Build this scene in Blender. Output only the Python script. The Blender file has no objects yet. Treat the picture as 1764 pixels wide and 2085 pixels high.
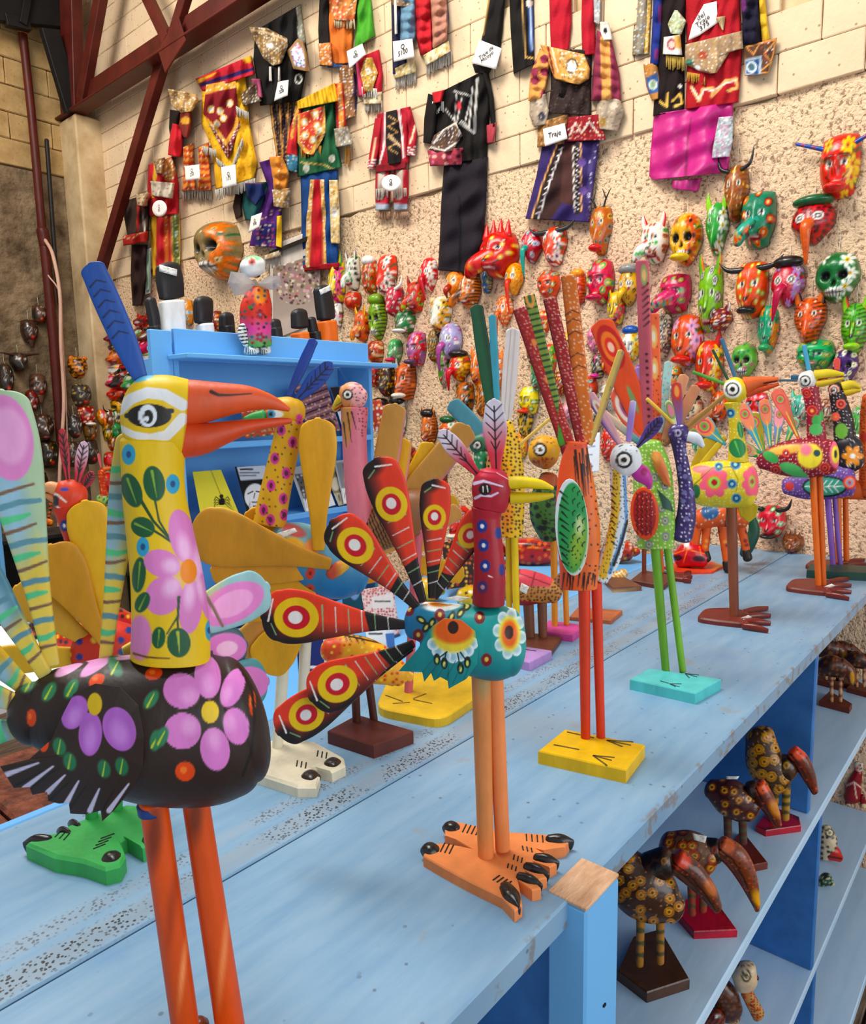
import bpy, math, random
import numpy as np
from mathutils import Vector, Matrix
S = bpy.context.scene
COL = S.collection
# ------------------------------------------------ camera
cx0, cy0 = 882., 1042.
VA = np.array([2150., 812.]) - (cx0, cy0)      # vanishing point of the counter's length
VW = np.array([-850., 870.]) - (cx0, cy0)      # vanishing point of the back wall's courses
FOC = math.sqrt(-float(VA @ VW))
nz = lambda v: v / np.linalg.norm(v)
EX = nz(np.array([*VA, FOC])); EY = nz(np.array([*VW, FOC])); EZ = np.cross(EX, EY)
if EZ[1] > 0: EZ = -EZ
CAM = np.array([0, 0, 1.70])
def ray(x, y):
    d = np.array([x - cx0, y - cy0, FOC]); return np.array([d @ EX, d @ EY, d @ EZ])
def onZ(x, y, z): d = ray(x, y); return CAM + d * ((z - CAM[2]) / d[2])
def onX(x, y, X): d = ray(x, y); return CAM + d * (X / d[0])
def onY(x, y, Y): d = ray(x, y); return CAM + d * (Y / d[1])
def proj(P):
    v = np.asarray(P, float) - CAM
    M = np.stack([EX, EY, EZ])                  # world = coords on EX,EY,EZ
    q = v @ M
    return np.stack([cx0 + FOC * q[..., 0] / q[..., 2], cy0 + FOC * q[..., 1] / q[..., 2]], -1)
cam = bpy.data.cameras.new('camera'); co = bpy.data.objects.new('camera', cam); COL.objects.link(co)
cam.sensor_fit = 'HORIZONTAL'; cam.sensor_width = 36; cam.lens = 36 * FOC / 1764; cam.clip_start = .02
right = np.array([EX[0], EY[0], EZ[0]]); down = np.array([EX[1], EY[1], EZ[1]]); fwd = np.array([EX[2], EY[2], EZ[2]])
co.matrix_world = Matrix([[right[i], -down[i], -fwd[i], CAM[i]] for i in range(3)] + [[0, 0, 0, 1]])
S.camera = co
S.view_settings.view_transform = 'Standard'; S.view_settings.look = 'None'
S.view_settings.gamma = 1; S.view_settings.use_curve_mapping = False
S.view_settings.exposure = 0.25
# ------------------------------------------------ light: hazy daylight through the open side and roof lights, plus an added fill lamp
w = bpy.data.worlds.new('world'); S.world = w; w.use_nodes = True
w.node_tree.nodes['Background'].inputs[0].default_value = (.93, .96, 1, 1)
w.node_tree.nodes['Background'].inputs[1].default_value = 0.5
def area(name, loc, target, sx, sy, power, colr):
    l = bpy.data.lights.new(name, 'AREA'); l.shape = 'RECTANGLE'; l.size = sx; l.size_y = sy; l.energy = power; l.color = colr
    o = bpy.data.objects.new(name, l); COL.objects.link(o); o.location = loc
    o.rotation_euler = (Vector(target) - Vector(loc)).to_track_quat('-Z', 'Y').to_euler(); return o
area('roof_light_near', (0.6, 0.9, 4.3), (1.1, .8, 1), 1.6, 1.0, 43, (.93, .97, 1))
area('roof_light_wall', (0.7, 1.7, 4.8), (2.9, .9, 2.2), 1.1, 1.4, 78, (1, .94, .85))
area('roof_light_corner', (0.8, 4.2, 4.9), (2.6, 4.6, 2.0), 1.2, 1.2, 62, (1, .93, .84))
area('open_side_fill', (0.9, -3.2, 1.9), (1.6, .6, .9), 3.5, 1.8, 60, (.95, .97, 1))  # added fill lamp, brightens the shelves under the counter from the open side
# ------------------------------------------------ colours
def hx(s): return tuple(int(s[i:i+2], 16) / 255 for i in (0, 2, 4))
CD = dict(r='D8302A', o='F07A28', y='F2C21C', g='3FA443', t='2AA39B', b='2456A8', p='6A3D96', k='1B1614', w='F2EFE6', n='6B3A22',
          m='E8559A', d='1E5A35', c='EBD9A8', l='B58FD0', s='63B6DC', v='8E1B24', G='8FCB3A', M='C4207A', a='8A8A86', O='F5A04A', P='F5A8C4',
          B='1A2A66', N='3A211A', R='F04A30', Y='E3A51A', T='7FD3C4', q='C98A4A')
CD = {k: hx(v) for k, v in CD.items()}
def C_(c):
    if isinstance(c, str): return CD[c] if len(c) == 1 else hx(c)
    return c
# ------------------------------------------------ paint on vertices: ops are shapes in a thing's own 2-D layout
def seg_d(X, Y, a, b):
    ax, ay = a; bx, by = b; dx, dy = bx - ax, by - ay
    t = np.clip(((X - ax) * dx + (Y - ay) * dy) / (dx * dx + dy * dy + 1e-9), 0, 1)
    return np.hypot(X - ax - t * dx, Y - ay - t * dy), t
def hash2(i, j, k=0):
    return (np.sin(i * 127.1 + j * 311.7 + k * 74.7) * 43758.5453) % 1.0
def mask_of(op, X, Y, ps):
    k = op[0]
    if k == 'E':                                   # ellipse: cx cy rx ry rot soft
        _, cx, cy, rx, ry = op[:5]; rot = math.radians(op[5]) if len(op) > 5 else 0; soft = op[6] if len(op) > 6 else 0
        c, s = math.cos(rot), math.sin(rot); u = (X - cx) * c + (Y - cy) * s; v = -(X - cx) * s + (Y - cy) * c
        d = np.sqrt((u / rx) ** 2 + (v / ry) ** 2); e = ps / min(rx, ry) + soft
        return np.clip((1 - d) / e + .5, 0, 1)
    if k == 'L':                                   # polyline: pts w0 w1
        pts = op[1]; w0 = op[2]; w1 = op[3] if len(op) > 3 and op[3] is not None else w0; m = np.zeros_like(X); n = len(pts) - 1
        for i in range(n):
            d, t = seg_d(X, Y, pts[i], pts[i + 1]); wd = (w0 + (w1 - w0) * (i + t) / n) / 2
            m = np.maximum(m, np.clip((wd - d) / ps + .5, 0, 1))
        return m
    if k == 'G':                                   # polygon
        pts = op[1]; n = len(pts); ins = np.zeros(X.shape, bool); dm = np.full(X.shape, 1e9)
        for i in range(n):
            (x1, y1), (x2, y2) = pts[i], pts[(i + 1) % n]
            d, t = seg_d(X, Y, pts[i], pts[(i + 1) % n]); dm = np.minimum(dm, d)
            if y1 != y2: ins ^= ((y1 > Y) != (y2 > Y)) & (X < (x2 - x1) * (Y - y1) / (y2 - y1) + x1)
        return np.clip(np.where(ins, dm, -dm) / ps + .5, 0, 1)
    if k == 'A':                                   # fade from (x0,y0) to (x1,y1)
        _, x0, y0, x1, y1 = op[:5]; dx, dy = x1 - x0, y1 - y0
        return np.clip(((X - x0) * dx + (Y - y0) * dy) / (dx * dx + dy * dy), 0, 1)
    if k == 'U': return np.ones_like(X)
def paint(X, Y, base, ops, ps):
    X = np.asarray(X, float); Y = np.asarray(Y, float)
    out = np.tile(np.array(C_(base), float), (len(X), 1))
    def put(m, c): out[:] = out * (1 - m[:, None]) + np.array(C_(c))[None] * m[:, None]
    for op in ops:
        k = op[0]
        if k in 'ELGAU': put(mask_of(op[:-1], X, Y, ps), op[-1])
        elif k == 'R':                             # rings: cx cy rx ry rot [(scale,colour)...]
            for sc, c in op[6]: put(mask_of(('E', op[1], op[2], op[3] * sc, op[4] * sc, op[5]), X, Y, ps), c)
        elif k == 'F':                             # flower: cx cy r n petal centre rot fat squash
            _, cx, cy, r, n, pc, cc = op[:7]; rot = op[7] if len(op) > 7 else 0; fat = op[8] if len(op) > 8 else .3; sq = op[9] if len(op) > 9 else 1
            for i in range(n):
                a = math.radians(rot + 360 * i / n)
                put(mask_of(('E', cx + math.cos(a) * r * .62 * sq, cy + math.sin(a) * r * .62, r * .42, r * fat, math.degrees(math.atan2(math.sin(a), math.cos(a) * sq))), X, Y, ps), pc)
            put(mask_of(('E', cx, cy, r * .26 * (sq * .5 + .5), r * .26), X, Y, ps), cc)
        elif k == 'D':                             # scattered dots: cell r colours seed prob clip
            _, cell, r, cols, seed, prob = op[:6]; clip = mask_of(op[6], X, Y, ps) if len(op) > 6 and op[6] else None
            i0 = np.floor(X / cell); j0 = np.floor(Y / cell)
            for di in (-1, 0, 1):
                for dj in (-1, 0, 1):
                    i = i0 + di; j = j0 + dj
                    ox = (i + .2 + .6 * hash2(i, j, seed)) * cell; oy = (j + .2 + .6 * hash2(i, j, seed + 1)) * cell
                    m = np.clip((r - np.hypot(X - ox, Y - oy)) / ps + .5, 0, 1) * (hash2(i, j, seed + 2) < prob)
                    if clip is not None: m = m * clip
                    ci = (hash2(i, j, seed + 3) * len(cols)).astype(int) % len(cols)
                    for q, c in enumerate(cols): put(m * (ci == q), c)
        elif k == 'S':                             # stripes: x0 y0 x1 y1 w (along axis from 0 to 1 step n) clip
            _, x0, y0, x1, y1, n, duty, c = op[:8]; clip = op[8] if len(op) > 8 else None
            dx, dy = x1 - x0, y1 - y0; t = ((X - x0) * dx + (Y - y0) * dy) / (dx * dx + dy * dy)
            m = ((t * n) % 1 < duty).astype(float) * (t >= 0) * (t <= 1)
            if clip: m = m * mask_of(clip, X, Y, ps)
            put(m, c)
    return np.clip(out, 0, 1)
# ------------------------------------------------ materials
MATS = {}
def nt(name):
    m = bpy.data.materials.new(name); m.use_nodes = True; n = m.node_tree.nodes; return m, n, m.node_tree.links, n['Principled BSDF']
def N(n, t, **kw):
    x = n.new(t)
    for k, v in kw.items():
        if k.startswith('i_'): x.inputs[k[2:].replace('_', ' ')].default_value = v
        else: setattr(x, k, v)
    return x
def lin(c): return tuple(((v + .055) / 1.055) ** 2.4 if v > .04045 else v / 12.92 for v in C_(c)) + (1,)
def mat_vcol(name, rough, coat, nscale, namt, bump, bscale, streak=(1, 1, 1), spec=.5, sat=1.0):
    m, n, l, b = nt(name); MATS[name] = m
    at = N(n, 'ShaderNodeAttribute', attribute_name='Col')
    tc = N(n, 'ShaderNodeTexCoord'); mp = N(n, 'ShaderNodeMapping'); mp.inputs['Scale'].default_value = streak
    l.new(tc.outputs['Object'], mp.inputs[0])
    nn = N(n, 'ShaderNodeTexNoise', i_Scale=nscale, i_Detail=4., i_Roughness=.65); l.new(mp.outputs[0], nn.inputs['Vector'])
    mr = N(n, 'ShaderNodeMapRange'); mr.inputs['From Min'].default_value = .3; mr.inputs['From Max'].default_value = .7
    mr.inputs['To Min'].default_value = 1 - namt; mr.inputs['To Max'].default_value = 1 + namt * .6; l.new(nn.outputs['Fac'], mr.inputs['Value'])
    hs = N(n, 'ShaderNodeHueSaturation'); hs.inputs['Saturation'].default_value = sat; l.new(at.outputs['Color'], hs.inputs['Color']); l.new(mr.outputs[0], hs.inputs['Value'])
    l.new(hs.outputs[0], b.inputs['Base Color'])
    bn = N(n, 'ShaderNodeTexNoise', i_Scale=bscale, i_Detail=3.); l.new(mp.outputs[0], bn.inputs['Vector'])
    bp = N(n, 'ShaderNodeBump', i_Strength=bump, i_Distance=.004); l.new(bn.outputs['Fac'], bp.inputs['Height']); l.new(bp.outputs[0], b.inputs['Normal'])
    b.inputs['Roughness'].default_value = rough; b.inputs['Coat Weight'].default_value = coat; b.inputs['Coat Roughness'].default_value = .15
    b.inputs['Specular IOR Level'].default_value = spec
    return m
mat_vcol('painted_wood', .48, .05, 22, .2, .3, 60, (1, 1, .35), spec=.35, sat=1.02)
mat_vcol('varnished_wood', .32, .25, 40, .25, .3, 90, spec=.4, sat=1.12)
mat_vcol('cloth', .85, 0, 30, .14, .5, 120, spec=.2)
mat_vcol('satin', .5, 0, 12, .15, .3, 60, spec=.5)
mat_vcol('paper', .8, 0, 20, .04, .05, 60, spec=.2)
def mat_plain(name, c1, c2, scale, rough=.7, bump=.2, dist=.004, stretch=(1, 1, 1), bscale=None, spec=.3):
    m, n, l, b = nt(name); MATS[name] = m
    tc = N(n, 'ShaderNodeTexCoord'); mp = N(n, 'ShaderNodeMapping'); mp.inputs['Scale'].default_value = stretch; l.new(tc.outputs['Object'], mp.inputs[0])
    nn = N(n, 'ShaderNodeTexNoise', i_Scale=scale, i_Detail=6., i_Roughness=.6); l.new(mp.outputs[0], nn.inputs['Vector'])
    cr = N(n, 'ShaderNodeValToRGB'); cr.color_ramp.elements[0].position = .32; cr.color_ramp.elements[1].position = .68
    cr.color_ramp.elements[0].color = lin(c1); cr.color_ramp.elements[1].color = lin(c2); l.new(nn.outputs['Fac'], cr.inputs[0]); l.new(cr.outputs[0], b.inputs['Base Color'])
    b2 = N(n, 'ShaderNodeTexNoise', i_Scale=bscale or scale * 4, i_Detail=4.); l.new(mp.outputs[0], b2.inputs['Vector'])
    bp = N(n, 'ShaderNodeBump', i_Strength=bump, i_Distance=dist); l.new(b2.outputs['Fac'], bp.inputs['Height']); l.new(bp.outputs[0], b.inputs['Normal'])
    b.inputs['Roughness'].default_value = rough; b.inputs['Specular IOR Level'].default_value = spec
    return m, n, l, b, cr, tc
mat_plain('shelf_paint', 'A8CBE6', 'BCD8EE', 3, .5, .15, .003, (1, 6, 6))
mat_plain('blue_cabinet_shaded', '2E68A8', '3A78BC', 3, .5, .15, .003, (1, 6, 6))  # darker copy of the counter's blue, shade under the top mixed into the colour
mat_plain('blue_bookcase_paint', '64AAE4', '70B6EC', 2, .5, .08)
mat_plain('rust_red_paint', '45140E', '5E1F16', 6, .45, .15)
mat_plain('roof_metal', '0E0C0C', '1E1A18', 4, .6, .1)
mat_plain('bare_wood', 'B98A66', 'DDB593', 22, .8, .5, .003, (1, 4, 1))
mat_plain('floor_wood', '4A3A30', '8A7766', 5, .85, .4, .004, (1, 9, 1))
mat_plain('cream_plaster', 'A5865A', 'E6CCA0', 2.6, .85, .4, .006)
mat_plain('string', 'D8CDB8', 'EAE2D2', 30, .8, 0)
mat_plain('cable', 'C99C84', 'D8B09A', 9, .6, 0)
mat_plain('black_paint', '15130f', '242020', 12, .5, .3, .003)
mat_plain('white_card', 'EDEAE4', 'FBF9F5', 8, .8, 0)
mat_plain('ink', '141414', '201c1c', 8, .8, 0)
# worn pale blue counter top with grey speckled smear beside the board joint
def top_mat():
    m, n, l, b, cr, tc = mat_plain('worn_blue_top', '6D96B7', '84A6C0', 5, .42, .12, .002, (1.2, 7, 1), spec=.5)
    base = cr.outputs[0]
    def mix(fac, col):
        nonlocal base
        x = N(n, 'ShaderNodeMix', data_type='RGBA'); l.new(fac, x.inputs[0]); l.new(base, x.inputs[6]); x.inputs[7].default_value = lin(col); base = x.outputs[2]
    def ramp(src, a, bb):
        r = N(n, 'ShaderNodeMapRange', interpolation_type='SMOOTHSTEP'); r.inputs['From Min'].default_value = a; r.inputs['From Max'].default_value = bb; l.new(src, r.inputs['Value']); return r.outputs[0]
    def mul(a, bb):
        r = N(n, 'ShaderNodeMath', operation='MULTIPLY'); l.new(a, r.inputs[0]); 
        if isinstance(bb, float): r.inputs[1].default_value = bb
        else: l.new(bb, r.inputs[1])
        return r.outputs[0]
    n1 = N(n, 'ShaderNodeTexNoise', i_Scale=2.2, i_Detail=5.); l.new(tc.outputs['Object'], n1.inputs['Vector'])
    mix(mul(ramp(n1.outputs['Fac'], .52, .72), .55), '8C9AA6')                      # grey wear
    n2 = N(n, 'ShaderNodeTexNoise', i_Scale=4.5, i_Detail=6.); l.new(tc.outputs['Object'], n2.inputs['Vector'])
    mix(mul(ramp(n2.outputs['Fac'], .6, .72), .35), '5C88B8')
    sx = N(n, 'ShaderNodeSeparateXYZ'); l.new(tc.outputs['Object'], sx.inputs[0])
    # speckle bands beside the joint (y .72-.79, .83-.87)
    def band(y0, y1, f=.008):
        a = ramp(sx.outputs['Y'], y0 - f, y0 + f); c = ramp(sx.outputs['Y'], y1 + f, y1 - f); return mul(a, c)
    vo = N(n, 'ShaderNodeTexVoronoi', i_Scale=210., i_Randomness=1.); l.new(tc.outputs['Object'], vo.inputs['Vector'])
    n3 = N(n, 'ShaderNodeTexNoise', i_Scale=9., i_Detail=3.); l.new(tc.outputs['Object'], n3.inputs['Vector'])
    dots = mul(ramp(vo.outputs['Distance'], .42, .3), ramp(n3.outputs['Fac'], .38, .52))
    b1 = band(.722, .757); b2 = band(.775, .80)
    mix(mul(b1, .6), '8A96A0'); mix(mul(b2, .4), '929DA8')
    mix(mul(mul(dots, b1), .95), '1E1B18'); mix(mul(mul(dots, b2), .7), '3A3530')
    n4 = N(n, 'ShaderNodeTexNoise', i_Scale=11., i_Detail=6.); l.new(tc.outputs['Object'], n4.inputs['Vector'])
    mix(mul(ramp(n4.outputs['Fac'], .66, .74), .5), '8E8B80')                        # dirt smudges
    vo2 = N(n, 'ShaderNodeTexVoronoi', i_Scale=38.); l.new(tc.outputs['Object'], vo2.inputs['Vector'])
    mix(mul(mul(ramp(vo2.outputs['Distance'], .12, .07), ramp(n1.outputs['Fac'], .45, .5)), .7), '4A5560')
    # chipped front edge
    n5 = N(n, 'ShaderNodeTexNoise', i_Scale=30., i_Detail=5.); l.new(tc.outputs['Object'], n5.inputs['Vector'])
    mix(mul(mul(ramp(sx.outputs['Y'], .384, .378), ramp(n5.outputs['Fac'], .56, .64)), .7), '7A6E62')
    l.new(base, b.inputs['Base Color'])
top_mat()
# cream block wall and popcorn stucco
def stucco():
    m, n, l, b = nt('stucco'); MATS['stucco'] = m
    tc = N(n, 'ShaderNodeTexCoord'); O = tc.outputs['Object']
    big = N(n, 'ShaderNodeTexNoise', i_Scale=.9, i_Detail=3.); l.new(O, big.inputs['Vector'])
    cr = N(n, 'ShaderNodeValToRGB'); e = cr.color_ramp.elements; e[0].position = .4; e[1].position = .62; e[0].color = lin('EAC9A2'); e[1].color = lin('FACDAA'); l.new(big.outputs['Fac'], cr.inputs[0])
    f = N(n, 'ShaderNodeTexNoise', i_Scale=58., i_Detail=3., i_Roughness=.6, i_Distortion=.4); l.new(O, f.inputs['Vector'])
    mr = N(n, 'ShaderNodeMapRange', interpolation_type='SMOOTHSTEP'); mr.inputs['From Min'].default_value = .46; mr.inputs['From Max'].default_value = .37; l.new(f.outputs['Fac'], mr.inputs['Value'])
    mx = N(n, 'ShaderNodeMix', data_type='RGBA'); mu = N(n, 'ShaderNodeMath', operation='MULTIPLY'); mu.inputs[1].default_value = .7; l.new(mr.outputs[0], mu.inputs[0])
    l.new(mu.outputs[0], mx.inputs[0]); l.new(cr.outputs[0], mx.inputs[6]); mx.inputs[7].default_value = lin('6E4E38'); l.new(mx.outputs[2], b.inputs['Base Color'])
    bp = N(n, 'ShaderNodeBump', i_Strength=1., i_Distance=.016); l.new(f.outputs['Fac'], bp.inputs['Height']); l.new(bp.outputs[0], b.inputs['Normal'])
    b.inputs['Roughness'].default_value = .9; b.inputs['Specular IOR Level'].default_value = .15
stucco()
def blockmat(name, c1, c2, pits):
    m, n, l, b, cr, tc = mat_plain(name, c1, c2, 2.5, .85, .35, .006, bscale=60, spec=.15)
    v = N(n, 'ShaderNodeTexVoronoi', i_Scale=30.); oi = N(n, 'ShaderNodeObjectInfo'); ad = N(n, 'ShaderNodeVectorMath', operation='ADD'); l.new(tc.outputs['Object'], ad.inputs[0]); l.new(oi.outputs['Location'], ad.inputs[1]); l.new(ad.outputs[0], v.inputs['Vector'])
    mr = N(n, 'ShaderNodeMapRange'); mr.inputs['From Min'].default_value = .16; mr.inputs['From Max'].default_value = .1; mr.inputs['To Max'].default_value = pits; l.new(v.outputs['Distance'], mr.inputs['Value'])
    mx = N(n, 'ShaderNodeMix', data_type='RGBA'); l.new(mr.outputs[0], mx.inputs[0]); l.new(cr.outputs[0], mx.inputs[6]); mx.inputs[7].default_value = lin('8A6B3F'); l.new(mx.outputs[2], b.inputs['Base Color'])
blockmat('cream_block', 'DABE98', 'EACFAE', .7)
blockmat('old_block', '8A6A3C', 'D6B47C', .8)
def dark_wall():
    m, n, l, b, cr, tc = mat_plain('stained_wall', '4A3826', '9C8464', 5, .9, 1., .03, bscale=16)
dark_wall()
# ------------------------------------------------ object helpers
def meta(o, label=None, cat=None, group=None, kind=None):
    if label: o['label'] = label
    if cat: o['category'] = cat
    if group: o['group'] = group
    if kind: o['kind'] = kind
    return o
def mk(name, V, Q, mat, parent=None, cols=None, smooth=True, label=None):
    V = np.asarray(V, np.float32); me = bpy.data.meshes.new(name)
    if isinstance(Q, np.ndarray) and Q.ndim == 2:
        k = Q.shape[1]; me.vertices.add(len(V)); me.vertices.foreach_set('co', V.ravel())
        me.loops.add(Q.size); me.loops.foreach_set('vertex_index', Q.ravel().astype(np.int32))
        me.polygons.add(len(Q)); me.polygons.foreach_set('loop_start', np.arange(0, Q.size, k, dtype=np.int32)); me.update(calc_edges=True)
    else: me.from_pydata([tuple(map(float, v)) for v in V], [], [tuple(map(int, q)) for q in Q]); me.update()
    if smooth: me.polygons.foreach_set('use_smooth', np.ones(len(me.polygons), bool))
    if cols is not None:
        a = me.color_attributes.new('Col', 'BYTE_COLOR', 'POINT')
        c4 = np.ones((len(V), 4), np.float32); c4[:, :3] = cols; a.data.foreach_set('color_srgb', c4.ravel())
    me.materials.append(MATS[mat] if isinstance(mat, str) else mat)
    o = bpy.data.objects.new(name, me); COL.objects.link(o)
    if parent: o.parent = parent
    if label: o['label'] = label
    return o
def merge(parts):
    Vs, Qs, Cs, k = [], [], [], 0
    for V, Q, Cc in parts: Vs.append(V); Qs.append(Q + k); Cs.append(Cc); k += len(V)
    return np.concatenate(Vs), np.concatenate(Qs), (None if Cs[0] is None else np.concatenate(Cs))
BOXF = np.array([(0, 3, 2, 1), (4, 5, 6, 7), (0, 1, 5, 4), (1, 2, 6, 5), (2, 3, 7, 6), (3, 0, 4, 7)])
def boxV(a, b, j=0, rs=None):
    (x0, y0, z0), (x1, y1, z1) = a, b
    return np.array([(x0, y0, z0), (x1, y0, z0), (x1, y1, z0), (x0, y1, z0), (x0, y0, z1), (x1, y0, z1), (x1, y1, z1), (x0, y1, z1)], float)
def bevel_box(a, b, r=.003):
    """chamfered box: 24 verts, faces as list"""
    a = np.array(a, float); b = np.array(b, float); c = (a + b) / 2; h = (b - a) / 2; r = min(r, *(h * .45))
    V, idx = [], {}
    for sx in (-1, 1):
        for sy in (-1, 1):
            for sz in (-1, 1):
                for ax in range(3):
                    s = np.array([sx, sy, sz], float); p = c + s * (h - r); p[ax] = c[ax] + s[ax] * h[ax]; idx[(sx, sy, sz, ax)] = len(V); V.append(p)
    F = []
    def quad(q):
        P = np.array([V[i] for i in q]); nrm = np.cross(P[1] - P[0], P[2] - P[1]); F.append(tuple(q) if nrm @ (P.mean(0) - c) > 0 else tuple(q[::-1]))
    for ax in range(3):
        o1, o2 = [k for k in range(3) if k != ax]
        for s in (-1, 1):
            q = []
            for t1, t2 in ((-1, -1), (1, -1), (1, 1), (-1, 1)):
                k = [0, 0, 0]; k[ax] = s; k[o1] = t1; k[o2] = t2; q.append(idx[(*k, ax)])
            quad(q)
        for s1 in (-1, 1):
            for s2 in (-1, 1):
                k1 = [0, 0, 0]; k1[o1] = s1; k1[o2] = s2; k1[ax] = -1; k2 = list(k1); k2[ax] = 1
                quad([idx[(*k1, o1)], idx[(*k2, o1)], idx[(*k2, o2)], idx[(*k1, o2)]])
    for sx in (-1, 1):
        for sy in (-1, 1):
            for sz in (-1, 1): quad([idx[(sx, sy, sz, k)] for k in range(3)])
    return np.array(V), F
def box(name, a, b, mat, parent=None, r=.003, label=None):
    a = np.minimum(a, b), np.maximum(a, b); V, F = bevel_box(a[0], a[1], r)
    return mk(name, V, F, mat, parent, smooth=False, label=label)
def empty(name, loc, rz=0, label=None, cat=None, group=None, kind=None):
    o = bpy.data.objects.new(name, None); COL.objects.link(o); o.empty_display_size = .05; o.location = loc; o.rotation_euler = (0, 0, rz)
    return meta(o, label, cat, group, kind)
class Fr:
    """upright working plane of one thing: origin on what carries it, local x to the right, y away, z up"""
    def __init__(s, P0, d=None, floor=True):
        s.floor = floor
        s.o = np.array(P0, float)
        if d is None: d = (s.o[0] - CAM[0], s.o[1] - CAM[1])
        d = np.array([d[0], d[1], 0.]); s.d = d / np.linalg.norm(d); s.r = np.array([s.d[1], -s.d[0], 0.])
        s.rz = math.atan2(s.r[1], s.r[0]); p = proj(s.o); q = proj(s.o + s.r * .01); s.mpp = .01 / np.linalg.norm(q - p)
    def pt(s, x, y, off=0.):
        x = np.asarray(x, float); y = np.asarray(y, float); off = np.broadcast_to(off, x.shape)
        dc = np.stack([x - cx0, y - cy0, np.full_like(x, FOC)], -1)
        D = np.stack([dc @ EX, dc @ EY, dc @ EZ], -1)
        t = ((s.o - CAM) @ s.d + off) / (D @ s.d)
        P = CAM + D * t[..., None] - s.o
        return np.stack([P @ s.r, P @ s.d, P[..., 2]], -1)
    def world(s, V): return s.o + V[..., :1] * s.r + V[..., 1:2] * s.d + V[..., 2:3] * np.array([0, 0, 1.])
    def px(s, V):
        W = V.copy(); W[..., 1] = -np.abs(W[..., 1]); return proj(s.world(W))
def resample(st, step):
    st = np.array(st, float); seg = np.hypot(*np.diff(st[:, :2], axis=0).T); t = np.concatenate([[0], np.cumsum(np.maximum(seg, 1e-3))])
    m = max(3, int(t[-1] / step) + 1); tt = np.linspace(0, t[-1], m); n = len(st); out = np.empty((m, st.shape[1]))
    tan = np.empty_like(st)
    for i in range(n):
        if 0 < i < n - 1: tan[i] = (st[i + 1] - st[i - 1]) / (t[i + 1] - t[i - 1])
        elif i == 0: tan[i] = (st[1] - st[0]) / (t[1] - t[0])
        else: tan[i] = (st[-1] - st[-2]) / (t[-1] - t[-2])
    k = np.clip(np.searchsorted(t, tt, side='right') - 1, 0, n - 2); h = (t[k + 1] - t[k])[:, None]; u = ((tt - t[k]) / (t[k + 1] - t[k]))[:, None]
    out = (2*u**3 - 3*u**2 + 1) * st[k] + (u**3 - 2*u**2 + u) * h * tan[k] + (-2*u**3 + 3*u**2) * st[k + 1] + (u**3 - u**2) * h * tan[k + 1]
    out[:, 2:4] = np.maximum(out[:, 2:4], .05); return out, tt
def loft(F, st, step=3., e=2.2, cap=(.7, .7), nr=None):
    """tube along a spine of stations (x, y, half width, half depth, depth offset) in layout pixels"""
    st = [tuple(a) + (0.,) * (5 - len(a)) for a in st]
    R, tt = resample(st, step); mx = max(R[:, 2].max(), R[:, 3].max())
    T = np.gradient(R[:, :2], axis=0); T /= np.linalg.norm(T, axis=1)[:, None] + 1e-9
    rows = [];
    ncap = int(np.clip(mx / step * .5, 3, 26))
    def capr(i, sg, L):
        o = []
        for k in range(1, ncap + 1):
            a = k / ncap * math.pi / 2; f = max(math.cos(a), .02); r = R[i].copy(); dd = min(R[i][2], R[i][3] * 1.5) * L * math.sin(a) * sg
            r[0] += T[i][0] * dd; r[1] += T[i][1] * dd; r[2] *= f; r[3] *= f; o.append((r, T[i], tt[i] + dd))
        return o
    rows = capr(0, -1, cap[0])[::-1] + [(R[i], T[i], tt[i]) for i in range(len(R))] + capr(len(R) - 1, 1, cap[1])
    RR = np.array([r[0] for r in rows]); TT = np.array([r[1] for r in rows]); SS = np.array([r[2] for r in rows])
    if nr is None: nr = int(np.clip(mx * 3.6 / step, 8, 200))
    nf = int(nr * .68); nb = max(3, nr - nf)
    asp = float(np.median(RR[:, 3] / RR[:, 2])); dp = np.linspace(0, math.pi, 400); dc, ds = np.cos(dp), np.sin(dp)
    dc = np.sign(dc) * np.abs(dc) ** (2 / e); ds = np.abs(ds) ** (2 / e); al = np.concatenate([[0], np.cumsum(np.hypot(np.diff(dc), asp * np.diff(ds)))]); al /= al[-1]
    qf = np.linspace(0, 1, nf, endpoint=False); qb = np.linspace(0, 1, nb, endpoint=False)
    c = np.concatenate([np.interp(qf, al, dc), -np.interp(qb, al, dc)]); s = np.concatenate([np.interp(qf, al, ds), -np.interp(qb, al, ds)])
    NX = -TT[:, 1]; NY = TT[:, 0]
    X = RR[:, 0:1] + NX[:, None] * RR[:, 2:3] * c; Y = RR[:, 1:2] + NY[:, None] * RR[:, 2:3] * c
    # pixels per metre of this plane turn depth radii into metres
    V = F.pt(X.ravel(), Y.ravel(), np.repeat(RR[:, 4] * F.mpp, len(c)))
    V[:, 1] -= (RR[:, 3:4] * s).ravel() * F.mpp
    m, n = X.shape; i = np.arange(m - 1)[:, None]; j = np.arange(n)[None]
    Q = np.stack([i * n + j, (i + 1) * n + j, (i + 1) * n + (j + 1) % n, i * n + (j + 1) % n], -1).reshape(-1, 4)
    V, Q = fixwind(V, Q)
    S_ = np.repeat(SS, n); Nn = (RR[:, 2:3] * c).ravel()
    return V, Q, S_, Nn
def fixwind(V, Q):
    a, b, c, d = V[Q[:, 0]], V[Q[:, 1]], V[Q[:, 2]], V[Q[:, 3]]
    vol = (np.cross(a, b) * c).sum() + (np.cross(a, c) * d).sum()
    return (V, Q) if vol > 0 else (V, Q[:, ::-1].copy())
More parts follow.
